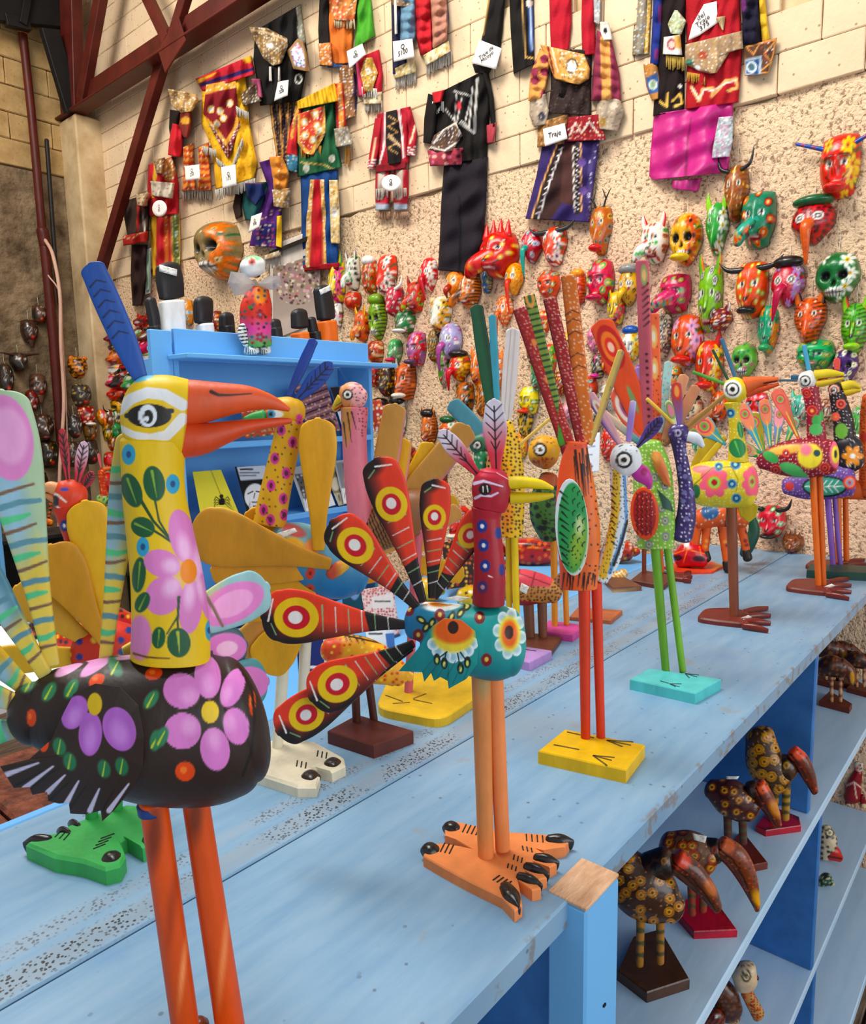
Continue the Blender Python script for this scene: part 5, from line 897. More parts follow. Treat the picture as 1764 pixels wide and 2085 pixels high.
# ================================================= carved masks on the walls
def S5(x, a, b): t = np.clip((x - a) / (b - a), 0, 1); return t * t * (3 - 2 * t)
def gb(u, v, cu, cv, su, sv): return np.exp(-((u - cu) / su) ** 2 - ((v - cv) / sv) ** 2)
def fit_frame(cx, cy, wall, out=.0):
    P = onX(cx, cy, XW - .012 - out) if wall == 'b' else onY(cx, cy, (YL - .03 if wall == 'l' else 5.785) - out)
    return Fr(P, (1, 0) if wall == 'b' else (0, 1), floor=False)
def patt(kind, a, b, seed):
    r = random.Random(seed); o = []; ex = r.choice(['w', 'y', 'w', 'g', 'k'])
    pos = [(x + r.uniform(-.12, .12), y + r.uniform(-.1, .1)) for x, y in ((-.55, -.72), (.1, -.8), (.6, -.6), (-.75, -.1), (.75, .02), (-.62, .42), (.66, .5), (-.3, .85), (.35, .9))]
    if kind == 'd': o = [('D', .36, .1, [a, b], seed, .85), ('D', .36, .045, [ex], seed, .85)]
    elif kind == 'o': o = sum([[('E', x, y, .2, .17, 'k' if r.random() < .4 else b), ('E', x, y, .165, .14, a), ('E', x, y, .1, .085, b), ('E', x, y, .045, .04, ex)] for x, y in pos], [])
    elif kind == 'f': o = [('L', [(-1, -.3), (-.3, 0), (-.6, .9)], .07, .03, 'd'), ('L', [(1, -.5), (.5, .1), (.8, .8)], .07, .03, 'd')] + sum([[('E', x + .16, y + .12, .15, .07, 40, 0, 'd'), ('F', x, y, r.uniform(.26, .34), 5 + r.randrange(3), a, b, r.uniform(0, 70), .26), ('E', x, y, .03, .03, 'k')] for x, y in pos[::2]], []) + [('D', .3, .03, [ex], seed, .5)]
    elif kind == 's': o = [('D', .22, .1, [a], seed, 1), ('D', .22, .05, [b], seed, 1)]
    elif kind == 'j': o = [('D', .27, .115, ['k'], seed, .95), ('D', .27, .065, [a], seed, .95), ('D', .27, .025, [b], seed, .6)]
    elif kind == 'z': o = sum([[('L', [(s_, t), (s_ * .2, t + .12)], .075, .02, a)] for t in np.arange(-.95, 1, .17) for s_ in (-1, 1)], []) + [('L', [(0, -1), (0, -.2)], .12, .05, b), ('D', .3, .05, [b, ex], seed, .6)]
    return o
def mask(kind, cx, cy, w, h, base, pt_, label, wall='b', yaw=0, horns=None, group=None, step=2.1, ext=None, mat='varnished_wood', cat='mask', string=True, name='carved_mask', zlift=0.):
    F = fit_frame(cx, cy, wall); seed = int(cx * 7 + cy * 3)
    uw = abs(F.pt(cx + w / 2, cy)[0] - F.pt(cx - w / 2, cy)[0]) / 2; hh = abs(F.pt(cx, cy - h / 2)[2] - F.pt(cx, cy + h / 2)[2]) / 2
    P_=F.o-CAM; ct_=abs(P_@F.d)/np.hypot(P_[0],P_[1]); sn_=math.sqrt(max(0,1-ct_*ct_)); uw*=1.27*2*ct_/(2*ct_+.95*sn_); hh*=1.16
    n = int(np.clip(max(w, h) / step, 9, 42)); g = np.sin(np.linspace(-1, 1, n) * math.pi / 2 * .92) / math.sin(math.pi / 2 * .92); A, B = np.meshgrid(g, g)
    U = A * np.sqrt(1 - B * B / 2); W = B * np.sqrt(1 - A * A / 2); rr = np.clip(np.maximum(np.hypot(U, W), 0), 0, 1)   # disc
    sq_ = .18 + .5 * ((seed * 37 % 100) / 100) * (kind in 'alh'); U0, W0 = U, W; U = U * (1 - sq_) + A * sq_; W = W * (1 - sq_) + B * sq_; ux, vy = U.copy(), W.copy()                        # vy: down positive
    D = uw * .95
    z = np.clip(1 - rr ** 3.2, 0, 1) ** .55
    low = S5(vy, .05, .9)
    if kind == 'k':  ux = ux * (1.0 - .3 * low) * 1.02; z = z * (1 + .1 * gb(U, W, 0, -.5, .6, .4)) - .5 * gb(U, W, -.38, -.02, .2, .17) - .5 * gb(U, W, .38, -.02, .2, .17) - .35 * gb(U, W, 0, .28, .1, .12) + .16 * gb(U, W, 0, .62, .45, .16)
    elif kind == 'h': ux = ux * (1.0 - .18 * low); z = z + .36 * gb(U, W, 0, .1, .13, .26) + .2 * gb(U, W, 0, -.22, .6, .1) - .22 * gb(U, W, -.36, -.02, .15, .1) - .22 * gb(U, W, .36, -.02, .15, .1) + .16 * gb(U, W, 0, .55, .3, .1)
    elif kind == 'a': ux = ux * (1.0 - .28 * low); z = z + .62 * gb(U, W, 0, .52, .4, .36) + .15 * gb(U, W, 0, -.1, .2, .5) - .15 * gb(U, W, -.4, -.18, .17, .13) - .15 * gb(U, W, .4, -.18, .17, .13)
    elif kind == 'l': ux = ux * (1.0 - .38 * S5(vy, -.2, .7)); z = z + .55 * gb(U, W, 0, .6, .38, .42) + .1 * gb(U, W, 0, 0, .2, .7)
    elif kind == 'b': ux = ux * (1.0 - .5 * low); z = z + .2 * gb(U, W, 0, .2, .4, .5)
    if yaw: ux = ux + yaw * .5 * z * (vy > -2)
    base_, *pr = pt_ if isinstance(pt_, tuple) else (base, pt_)
    pk, pa, pb = pt_[0], pt_[1], pt_[2]
    ops = patt(pk, pa, pb, seed)
    if kind == 'k': ops += [('E', -.38, -.02, .23, .18, 'k'), ('E', .38, -.02, .23, .18, 'k'), ('G', [(0, .12), (-.13, .36), (.13, .36)], 'k'), ('E', 0, .64, .55, .17, 'w'), ('L', [(-.55, .64), (.55, .64)], .05, None, 'k')] + [('L', [(x, .5), (x, .78)], .035, None, 'k') for x in (-.36, -.18, 0, .18, .36)]
    elif kind == 'h': ops += [('E', -.36, -.02, .19, .1, 'w'), ('E', .36, -.02, .19, .1, 'w'), ('E', -.36, -.02, .08, .08, 'k'), ('E', .36, -.02, .08, .08, 'k'), ('L', [(-.6, -.2), (-.2, -.24)], .07, None, 'k'), ('L', [(.6, -.2), (.2, -.24)], .07, None, 'k'), ('E', 0, .56, .3, .1, 'r'), ('E', 0, .56, .22, .04, 'w')]
    elif kind == 'a': ops += [('E', -.4, -.18, .17, .12, 'w'), ('E', .4, -.18, .17, .12, 'w'), ('E', -.4, -.18, .09, .09, 'k'), ('E', .4, -.18, .09, .09, 'k'), ('E', 0, .36, .16, .09, 'k'), ('L', [(-.5, .66), (-.2, .72), (.2, .72), (.5, .66)], .16, None, 'v'), ('L', [(-.42, .66), (.42, .66)], .05, None, 'w')]
    elif kind == 'l': ops += [('E', -.42, -.3, .15, .12, 'w'), ('E', .42, -.3, .15, .12, 'w'), ('E', -.42, -.3, .08, .08, 'k'), ('E', .42, -.3, .08, .08, 'k'), ('E', -.16, .72, .07, .06, 'k'), ('E', .16, .72, .07, .06, 'k'), ('L', [(-.45, .86), (.45, .86)], .07, None, 'v')]
    elif kind == 'b': ops += [('E', -.4, -.15, .24, .2, 'w'), ('E', .4, -.15, .24, .2, 'w'), ('E', -.4, -.15, .15, .13, 'k'), ('E', .4, -.15, .15, .13, 'k'), ('E', -.4, -.15, .08, .07, 'w'), ('E', .4, -.15, .08, .07, 'w')]
    if kind in 'ha': ops += [('L', [(-.14, -.25), (-.16, .3)], .035, .03, 'k'), ('L', [(.14, -.25), (.16, .3)], .035, .03, 'k'), ('L', [(-.55, .35), (-.35, .5), (-.45, .75)], .04, .03, 'k'), ('L', [(.55, .35), (.35, .5), (.45, .75)], .04, .03, 'k')]
    if ext: ops += ext
    cols = paint(U.ravel(), W.ravel(), base, ops, .05)
    V = np.stack([ux.ravel() * uw, -z.ravel() * D, -vy.ravel() * hh], -1)
    m = n; i = np.arange(m - 1)[:, None]; j = np.arange(m - 1)[None]
    Q = np.stack([i * m + j, i * m + j + 1, (i + 1) * m + j + 1, (i + 1) * m + j], -1).reshape(-1, 4)
    ring = np.concatenate([np.arange(m), np.arange(1, m) * m + m - 1, (m - 1) * m + np.arange(m - 2, -1, -1), np.arange(m - 2, 0, -1) * m])
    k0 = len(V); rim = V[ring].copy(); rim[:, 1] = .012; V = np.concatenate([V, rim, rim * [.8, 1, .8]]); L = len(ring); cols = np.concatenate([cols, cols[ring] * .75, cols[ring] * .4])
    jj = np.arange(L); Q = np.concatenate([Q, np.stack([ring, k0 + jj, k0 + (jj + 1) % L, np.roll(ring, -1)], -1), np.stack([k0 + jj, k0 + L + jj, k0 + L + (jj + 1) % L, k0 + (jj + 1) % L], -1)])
    top = thing(name, F, label, cat, group) if (horns or kind == 'b' or string) else None
    e1 = V[Q[len(Q)//4][1]] - V[Q[len(Q)//4][0]]; e2 = V[Q[len(Q)//4][3]] - V[Q[len(Q)//4][0]]
    if np.cross(e1, e2)[1] > 0: Q = Q[:, ::-1].copy()
    nm_ = 'face' if top else name
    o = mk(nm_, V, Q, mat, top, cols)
    if not top: o.location = tuple(F.o); o.rotation_euler = (0, 0, F.rz); meta(o, label, cat, group); top = o
    par = top
    if kind == 'b':
        bc = horns.get('bc', 'o') if horns else 'o'; bl = (horns or {}).get('bl', 1.9) * hh; bx = (horns or {}).get('bx', 0) * uw
        tube('beak', par, [[0, -D * .85, -.1 * hh], [bx * .4, -D * 1.5, -.45 * hh], [bx, -D * 1.1, -.1 * hh - bl]], [uw * .32, uw * .26, uw * .07], bc, [uw * .3, uw * .22, uw * .05], ops=[('E', .1, 0, .16, .8, pb), ('L', [(.2, 0), (1, 0)], .12, .05, 'v')], mat=mat, nr=10, m=12)
    if horns:
        for hk in horns.get('h', ''):
            if hk == 'H':                                  # curved horns
                for s_ in (-1, 1): tube('horn', par, [[s_ * uw * .5, -D * .5, hh * .75], [s_ * uw * 1.25, -D * .6, hh * .95], [s_ * uw * 1.5, -D * .6, hh * 1.5]], [uw * .2, uw * .15, uw * .03], horns.get('c', 'k'), mat=mat, nr=8, m=9)
            if hk == 'W':                                  # wide flat horns
                for s_ in (-1, 1): tube('horn', par, [[s_ * uw * .4, -D * .5, hh * .7], [s_ * uw * 1.4, -D * .6, hh * .75], [s_ * uw * 2.0, -D * .6, hh * 1.05]], [uw * .22, uw * .16, uw * .03], horns.get('c', 'k'), mat=mat, nr=8, m=9)
            if hk == 'E':                                  # pointed ears
                for s_ in (-1, 1): tube('ear', par, [[s_ * uw * .55, -D * .3, hh * .6], [s_ * uw * .75, -D * .35, hh * 1.05], [s_ * uw * .8, -D * .35, hh * 1.4]], [uw * .26, uw * .22, uw * .03], horns.get('c', base), [uw * .1, uw * .09, uw * .02], ops=[('E', .5, -.8, .3, .6, horns.get('ec', pa))], mat=mat, nr=8, m=9)
            if hk == 'R':                                  # round ears
                for s_ in (-1, 1):
                    V2, Q2 = ellipsoid((s_ * uw * .72, -D * .35, hh * .78), (uw * .26, uw * .1, uw * .26), 7); mk('ear', V2, Q2, mat, par, np.tile(np.array(C_(horns.get('c', base))), (len(V2), 1)))
            if hk == 'C':                                  # crest spikes
                for q in range(4): tube('spike', par, [[uw * (-.6 + .4 * q), -D * .3, hh * .7], [uw * (-.6 + .42 * q), -D * .3, hh * (1.5 - .1 * abs(q - 1.5))]], [uw * .24, uw * .03], horns.get('c', base), mat=mat, nr=6, m=5)
            if hk == 'S':                                  # long striped sticks
                for s_ in (-1, 1): tube('horn', par, [[s_ * uw * .6, -D * .4, hh * .55], [s_ * uw * 2.2, -D * .5, hh * .95]], [uw * .13, uw * .09], '3A5AA8', ops=[('L', [(t, -1), (t, 1)], .06, None, 'B0304A') for t in (.2, .45, .7, .9)], mat=mat, nr=8, m=14)
            if hk == 'A':                                  # antlers
                for s_ in (-1, 1):
                    tube('antler', par, [[s_ * uw * .3, -D * .3, hh * .8], [s_ * uw * .6, -D * .4, hh * 1.2], [s_ * uw * 1.1, -D * .5, hh * 1.55]], [uw * .1, uw * .08, uw * .03], 'k', mat=mat, nr=6, m=8)
                    tube('antler_tine', par, [[s_ * uw * .6, -D * .4, hh * 1.2], [s_ * uw * .3, -D * .5, hh * 1.6]], [uw * .07, uw * .03], 'k', mat=mat, nr=6, m=5)
            if hk == 'X':                                  # wide bar horns
                V2, Q2, _, _ = tube3([[-uw * 2.2, -D * .5, hh * .9], [0, -D * .5, hh * .7], [uw * 2.2, -D * .5, hh * .9]], [uw * .06, uw * .2, uw * .06], None, m=12, nr=8); mk('horn', V2, Q2, mat, par, np.tile(np.array(C_('N')), (len(V2), 1)))
            if hk == 'B':                                  # beard
                tube('beard', par, [[0, -D * .5, -hh * .7], [0, -D * .5, -hh * 1.35]], [uw * .5, uw * .2], horns.get('c', 'n'), [uw * .25, uw * .1], mat=mat, nr=10, m=6)
            if hk == 'T':                                  # hat
                V2, Q2 = ellipsoid((0, -D * .3, hh * .95), (uw * .95, D * .8, hh * .3), 9); mk('cap', V2, Q2, mat, par, np.tile(np.array(C_(horns.get('c', 'k'))), (len(V2), 1)))
            if hk == 'J':                                  # protruding jaw
                V2, Q2 = ellipsoid((0, -D * 1.1, -hh * .75), (uw * .6, D * .75, hh * .16), 9); mk('jaw', V2, Q2, mat, par, np.tile(np.array(C_(horns.get('c', base))), (len(V2), 1)))
            if hk == 'N':                                  # long snout
                tube('snout', par, [[0, -D * .7, -hh * .1], [(horns.get('sx', 0)) * uw * .7, -D * 1.3, -hh * .5], [(horns.get('sx', 0)) * uw, -D * 1.4, -hh * .85]], [uw * .5, uw * .42, uw * .26], horns.get('c', base), ops=patt(pk, pa, pb, seed + 1) + [('L', [(.5, -.2), (1, -.2)], .14, None, 'v'), ('E', 1, .4, .12, .5, 'k')], mat=mat, nr=12, m=12)
    if string:
        tube('hanging_string', par, [[0, .004, hh * .8], [0, .006, hh * 1.5 + .02]], [.0012, .0012], 'w', mat='string', nr=4, m=3)
    return top
ML = [  # kind cx cy w h base (pattern,c1,c2) horns label
('h',1711,340,70,112,'D8302A',('f','y','o'),{'h':'SJ'},'red devil mask with yellow flowers and two blue striped stick horns, topmost mask at right'),
('b',1657,455,78,76,'D42A2E',('s','v','k'),{'bc':'E0602A','bl':1.9,'h':'T','c':'d'},'glossy red bird mask with very long orange beak and green cap'),
('l',1500,395,44,100,'9A5A34',('z','n','c'),{'h':'H','c':'k'},'plain brown cow mask with dark curved horns under the magenta trousers'),
('k',1706,565,76,88,'1F6A34',('f','w','y'),None,'dark green skull mask painted with white and yellow daisies'),
('a',1545,449,62,100,'1E7A58',('o','D83A2A','F0A040'),{'h':'N','sx':-.8,'c':'2A9A80'},'green and teal reptile mask with red and yellow round spots'),
('l',1461,466,42,92,'3F9A44',('f','w','y'),{'h':'E','c':'G','ec':'G'},'green rabbit mask with white flowers left of the brown cow mask'),
('k',1398,488,58,92,'E8A822',('f','E0502A','k'),{'h':'J','c':'y'},'yellow skull mask with orange flowers and open black and white teeth'),
('a',1334,495,50,74,'EDE4D8',('d','D83A3A','3FA443'),{'h':'EN','sx':-.9,'c':'EDE4D8','ec':'D83A3A'},'white animal mask with coloured dots and open red mouth beside the yellow skull'),
('h',1376,598,58,70,'C83A5E',('o','E8702A','2AA39B'),{'h':'N','sx':-.9,'c':'D04A70'},'pink spotted mask with a long drooping nose and a grey plastic bag behind it'),
('a',1447,610,44,116,'7FB83A',('o','w','k'),{'h':'E','c':'6AA83A','ec':'o'},'tall lime green dragon mask with a big white eye and red comb edge'),
('a',1532,591,58,100,'E2502A',('d','G','y'),{'h':'WJ','c':'1B1614'},'orange red bull mask with green eyes and black outspread horns'),
('b',1606,580,60,80,'C02A3A',('f','B58FD0','w'),{'bc':'C02A4A','bl':1.5,'bx':-.6,'h':'T'},'red mask with lilac flowers and long drooping purple beak'),
('l',1650,655,58,84,'DC5424',('z','k','o'),{'h':'E','c':'E06A2A','ec':'k'},'orange donkey mask with pale muzzle and black bridle line'),
('a',1742,668,50,88,'5FAE3A',('z','k','d'),{'h':'EJ','c':'8FCB3A','ec':'r'},'green bat faced mask with black backing at the right edge'),
('a',1565,671,38,86,'2E9A6E',('f','o','y'),{'h':'J','c':'3FA060'},'green crocodile mask with orange flowers and white lower teeth'),
('a',1400,693,58,92,'E0522A',('f','E8A8C8','l'),{'h':'J','c':'D8302A'},'orange beast mask with pale butterflies and one magenta ringed eye'),
('a',1445,745,50,90,'D8382A',('f','y','w'),{'h':'EJ','c':'D8302A','ec':'v'},'red dragon mask with yellow flowers left of the green dotted skull'),
('k',1516,734,46,62,'6AA84A',('d','E8559A','1E7A5A'),None,'small light green skull mask with pink and green dots'),
('h',1661,722,68,54,'1FA45A',('o','1E6A7A','y'),None,'bright green round mask with ringed dots above the maroon bird'),
('k',1722,745,44,60,'4A2C6A',('o','E8F0B0','w'),None,'dark purple skull mask with pale round dots'),
('a',1467,650,44,40,'7A1E2E',('d','w','o'),{'h':'E','c':'7A1E2E','ec':'w'},'small dark red dotted mask overlapping the lime dragon mask'),
('a',1345,684,42,80,'E4D2AC',('j','w','r'),{'h':'R','c':'E4D2AC'},'cream jaguar mask with bold black rings'),
('h',1224,574,50,80,'CF3550',('o','2AA39B','y'),{'h':'J','c':'C83050'},'pink red skull like mask with turquoise ringed dots and white teeth'),
('b',1282,585,40,66,'D9A52E',('d','v','k'),{'bc':'E0B84A','bl':.9,'bx':-.6,'h':'T','c':'a'},'golden eagle mask with silver grey crown'),
('h',1119,580,42,52,'E0553A',('o','E8C030','b'),None,'coral mask with ringed yellow and blue dots between two tall boards'),
('h',1178,588,28,56,'C8322E',('z','o','b'),{'h':'T','c':'O'},'red face with striped orange crest partly behind the orange board'),
('b',1084,502,40,60,'C22A36',('o','8FA8D8','w'),{'bc':'2E9A8A','bl':1.7,'bx':-.2},'crimson bird mask with blue dots and turquoise beak'),
('l',1131,502,46,70,'DC4428',('f','w','6A3D96'),{'h':'W','c':'2A2A26'},'red bull mask with white lilies and long dark horns'),
('l',1225,470,42,88,'B9602C',('d','y','a'),{'h':'AJ','c':'D83A3A'},'amber deer mask with black antlers under the purple trousers'),
('a',1020,520,74,84,'D42A26',('d','v','y'),{'h':'CN','sx':-.9,'c':'D42A26'},'bright red dragon mask with spiky crest and open mouth'),
('b',1048,568,34,58,'EE8A1E',('s','y','D84A20'),{'bc':'E23A26','bl':1.9},'orange scaled bird mask with long red beak, upper one beside the red dragon'),
('b',1028,632,32,54,'E84A26',('s','F08A3A','w'),{'bc':'D8622A','bl':1.7,'bx':-.3},'red scaled bird mask with pink eye, lower one above the white board'),
('h',992,571,18,46,'2A6AA8',('z','y','k'),None,'narrow blue and yellow mask tucked below the red dragon'),
('a',958,592,42,62,'DC7A3A',('z','k','w'),{'h':'EN','sx':-1,'c':'E07A3E','ec':'o'},'orange wolf mask with black and white brows and long open snout'),
('b',930,580,38,54,'E8722A',('s','F0B060','D8501E'),{'bc':'B0301E','bl':.8,'bx':-.3},'orange scaled mask with blue ringed eye left of the wolf'),
('l',900,640,42,64,'E8E0CC',('f','F0A020','k'),{'h':'R','c':'c'},'white cow mask with yellow orange sunflowers'),
('b',920,695,42,66,'A9A4CC',('d','B04A90','w'),{'bc':'B05A98','bl':1.5,'bx':-.5},'lilac grey bird mask with speckled purple beak'),
('b',875,560,34,62,'D83A3E',('f','w','o'),{'bc':'C82A34','bl':1.4,'bx':.3},'red parrot mask with large white flowers beside the black trousers'),
('a',848,605,34,56,'C8382A',('d','G','k'),{'h':'NE','sx':-.8,'c':'C83A2A','ec':'k'},'red fox mask with white teeth and black back edge'),
('h',850,710,36,62,'B06A9A',('f','r','w'),{'h':'J','c':'5a3a5a'},'lilac and black mask with red flowers and grinning white teeth'),
('l',886,703,26,60,'A9782C',('j','c','k'),None,'dark giraffe mask with ochre patches'),
('a',828,655,38,46,'2E7A3E',('d','w','v'),{'h':'J','c':'w'},'green mask with white jaw and dark red eyes'),
('k',771,650,34,72,'8DAF3A',('z','k','d'),{'h':'T','c':'7AA03A'},'lime green skull mask with a tall hat and white teeth'),
('l',805,614,34,54,'C83448',('d','k','w'),{'h':'H','c':'w'},'pink red ram mask with white curled horns'),
('l',790,560,40,72,'E03A26',('f','w','d'),None,'bright red mask with big white flowers and green leaves'),
('h',754,564,28,60,'C8563A',('d','c','k'),{'h':'T','c':'w'},'brick red mask with pale forehead and pursed lips'),
('a',720,556,28,60,'D8D2C0',('d','g','k'),{'h':'NE','sx':-.5,'c':'w','ec':'k'},'pale grey dog mask with open pink mouth'),
('a',689,575,32,74,'EBC62E',('f','E8559A','v'),{'h':'E','c':'y','ec':'g'},'yellow cat mask with pink flowers at the left of the row'),
('h',720,612,32,34,'C23A30',('d','w','o'),None,'small red and white mask under the pale dog mask'),
('l',688,640,20,46,'E8E4DC',('d','k','m'),None,'white mask with small black dashes beside the tall black slab'),
('a',738,664,28,54,'D85A2E',('d','y','v'),{'h':'EN','sx':-.4,'c':'E07A2A','ec':'y'},'orange red fox mask with yellow snout above the bookcase'),
('h',766,716,32,40,'B8442E',('z','c','k'),None,'brown red mask with cream lines just above the bookcase ledge'),
('a',806,714,28,44,'4AA05A',('d','m','w'),{'h':'J','c':'D8406A'},'green mask with pink open mouth above the ledge end'),
('b',938,748,40,50,'D83A2A',('f','y','o'),{'bc':'D8303A','bl':1.5,'bx':-.5,'h':'T'},'red parrot mask with yellow flowers left of the dark green board'),
('h',905,752,22,58,'5F9A3A',('f','P','m'),None,'small green mask with pink blossoms next to the red parrot'),
('a',1013,757,48,58,'E2702A',('o','w','D8501E'),{'h':'C','c':'o'},'orange sun faced mask with yellow eyes behind the dark green board'),
('a',790,775,30,58,'3A1E14',('j','y','r'),{'h':'R','c':'3A1E14'},'very dark brown jaguar mask right of the bookcase'),
('a',828,777,40,64,'E0642E',('z','k','o'),{'h':'EJ','c':'E8E0D0','ec':'k'},'orange striped tiger mask with white muzzle'),
('h',762,762,18,46,'A82A20',('d','o','k'),None,'thin dark red mask against the edge of the bookcase'),
('h',812,850,30,62,'EDEDEA',('d','w','a'),{'h':'T','c':'k'},'plain white mask on the wall at the end of the lower shelf'),
('h',778,848,34,54,'D83A34',('f','P','g'),{'h':'T','c':'k'},'red and pink mask left of the plain white one'),
('a',975,752,28,58,'E87A34',('z','D84A1E','w'),{'h':'E','c':'o','ec':'o'},'orange lined mask left of the sun face'),
('a',948,812,34,60,'C86A2A',('f','k','w'),{'h':'R','c':'n'},'orange brown flowered mask below the red parrot'),
('l',985,812,30,64,'D8822A',('j','o','k'),{'h':'E','c':'Y','ec':'o'},'amber giraffe mask behind the grey blue paddle'),
('h',1078,815,36,50,'EDD43A',('o','G','w'),{'h':'J','c':'D83A2A'},'yellow clown mask with green ringed eyes and red nose'),
('a',875,872,30,56,'E0702E',('z','k','w'),{'h':'ET','c':'k','ec':'o'},'orange zebra striped mask on the bare wall right of the yellow paddle'),
('h',862,962,34,66,'C8463A',('d','w','k'),{'h':'T','c':'D0503E'},'long brick red face mask behind the tall fan feather'),
('a',938,1062,40,58,'D8322A',('o','E8A0A0','k'),{'h':'J','c':'E8E0D0'},'red round cheeked mask left of the dark red neck'),
('h',1062,905,22,48,'E87A1E',('f','y','v'),None,'orange flower covered mask beside the white board'),
('k',1195,792,40,48,'E0503C',('o','w','1E6A5A'),None,'coral skull mask with ringed dots between orange board and tan board'),
('h',1190,845,40,40,'C83A34',('o','G','w'),{'h':'J','c':'C82A2A'},'red mask with green ringed dot directly below the coral skull'),
('h',1209,690,24,46,'E88AA8',('o','4A6AB0','y'),None,'pink mask with blue ringed eye behind the red oval paddle'),
('a',1218,745,26,46,'2A2018',('z','c','m'),{'h':'J','c':'m'},'black and gold banded mask below the pink one'),
('h',1286,703,34,56,'EDE8DC',('f','y','o'),{'h':'T','c':'b'},'white and blue mask with one large yellow daisy'),
('a',1255,628,32,60,'E8C03A',('f','D8506A','g'),{'h':'E','c':'g','ec':'y'},'yellow mask with pink flowers and green ears'),
('a',1119,732,26,56,'E0452A',('f','g','y'),{'h':'J','c':'d'},'red and green mask seen between the two dark red boards'),
('h',1240,808,36,50,'B8B0A0',('d','k','w'),None,'grey speckled mask behind the crest of the white headed bird'),
('h',1408,835,40,46,'E0C8A0',('d','k','r'),{'h':'T','c':'k'},'cream spotted mask with open black mouth behind the purple neck'),
('a',1465,826,32,54,'E8622E',('d','w','k'),{'h':'E','c':'o','ec':'o'},'orange long faced mask behind the yellow bird'),
('a',1440,862,30,40,'E0601E',('z','k','y'),None,'orange and black striped mask below the long faced one'),
('h',1542,822,40,44,'D84A4A',('o','m','w'),{'h':'J','c':'w'},'red mask behind the fan of painted feathers'),
('a',1628,830,30,46,'4FB09A',('f','w','r'),{'h':'E','c':'T','ec':'g'},'mint green mask left of the maroon neck'),
('a',1680,838,36,46,'C8B090',('j','r','k'),{'h':'R','c':'c'},'tan spotted mask between the two right hand necks'),
('a',1748,862,32,60,'5FAE5A',('o','w','k'),{'h':'J','c':'w'},'green mask low at the right edge beside the orange neck'),
('a',1572,1062,50,58,'D83A48',('o','g','w'),{'h':'HJ','c':'k'},'pink red mask with round cheeks and black horns low on the wall'),
('a',1615,1106,38,32,'8A4A2C',('z','n','k'),{'h':'C','c':'n'},'small brown unpainted carving at the foot of the wall'),
('k',458,512,92,104,'8E7A54',('f','F07A3A','F8D8A0'),None,'large skull mask covered in orange flowers left of the plastic wrapped parrot'),
('h',382,636,26,46,'D88A3A',('o','4A8AB8','w'),None,'blue and orange mask between the black slabs on the bookcase'),
('h',440,655,26,40,'7A2A20',('d','w','o'),None,'dark red mask between the middle black slabs on the bookcase'),
('a',1240,905,30,60,'D8342A',('z','w','v'),None,'red mask behind the white price sheet'),
('h',1150,905,18,40,'8A2A3E',('d','w','m'),None,'dark pink mask behind the ochre headed bird'),
('a',1430,905,36,40,'2E9A6A',('d','o','w'),None,'green mask behind the yellow paddle of the flowered bird'),
('h',905,930,26,48,'D8C0A8',('z','v','k'),None,'pale mask with red lines right of the long brick red face'),
('a',1085,715,22,46,'D8903A',('j','k','r'),{'h':'R','c':'Y'},'small ochre jaguar mask between white board and dark red board'),
('a',1505,860,28,40,'C82A48',('f','w','o'),None,'crimson flowered mask behind the painted fan'),
('a',1108,655,24,40,'C8402E',('o','y','w'),None,'red ringed mask between the two dark red boards, upper'),
('h',1158,700,22,44,'D8B04A',('f','r','g'),None,'yellow red mask just right of the orange board'),
('a',1096,770,26,44,'2E7A4A',('d','o','w'),{'h':'E','c':'g','ec':'y'},'green mask with orange dots left of the dark red boards'),
('h',1240,740,26,40,'D83A2E',('z','y','k'),None,'red and yellow striped mask beside the black banded one'),
('a',1305,770,30,50,'7A5AA8',('f','o','g'),None,'violet flowered mask behind the pink board'),
('h',1372,770,30,44,'E8843A',('o','w','g'),{'h':'J','c':'w'},'orange mask with white jaw right of the orange board'),
('a',1350,872,34,46,'D8502E',('d','k','y'),{'h':'H'},'horned red orange mask behind the purple crest'),
('k',1215,850,28,40,'C8B8A0',('d','r','k'),None,'bone coloured skull behind the lilac crest feathers'),
('a',1142,780,26,44,'B82A34',('j','y','w'),None,'dark red leopard spotted mask beside the orange board'),
('h',915,880,32,48,'D8602A',('f','w','g'),{'h':'T','c':'d'},'orange flowered mask under the teal paddle'),
('a',895,985,30,44,'C83A2A',('z','k','y'),None,'red black striped mask between the fan feathers'),
('h',832,935,28,46,'8A3A2A',('d','y','k'),None,'brown mask above the middle fan feather'),
('a',960,880,26,50,'3A2A20',('j','o','w'),{'h':'R','c':'n'},'dark jaguar mask behind the pink crest feather'),
('l',1070,860,28,50,'E8B83A',('j','k','w'),None,'yellow giraffe mask right of the white board'),
('h',1160,838,28,36,'E8A0B0',('o','r','g'),None,'pale pink mask beside the orange board'),
]
for i, (k, cx, cy, w_, h_, base, p, hn, lab) in enumerate(ML): mask(k, cx, cy, w_, h_, base, p, lab, horns=hn, group='carved masks on the back wall')
DARK = [('h',80,640,26,34,'5A3A2A','smiling brown mask, topmost on the stained left wall'),('h',60,674,32,42,'3E241A','square bearded dark mask left of the smiling brown one'),('l',38,738,34,36,'2E2620','horned skull mask with a long flat bar of horns'),('h',12,772,30,56,'33281f','dark oval mask at the left picture edge'),
 ('h',78,785,32,44,'6A4A3C','pale brown bearded mask beside the red drain pipe'),('h',65,815,26,38,'7A2420','small dark red pointed chin mask'),('a',88,870,38,48,'4A2E20','grinning brown ape like mask'),('h',100,925,34,50,'2A2018','blackish mask below the grinning one'),('h',82,985,30,44,'33241a','dark mask above the red bird crest, left one')]
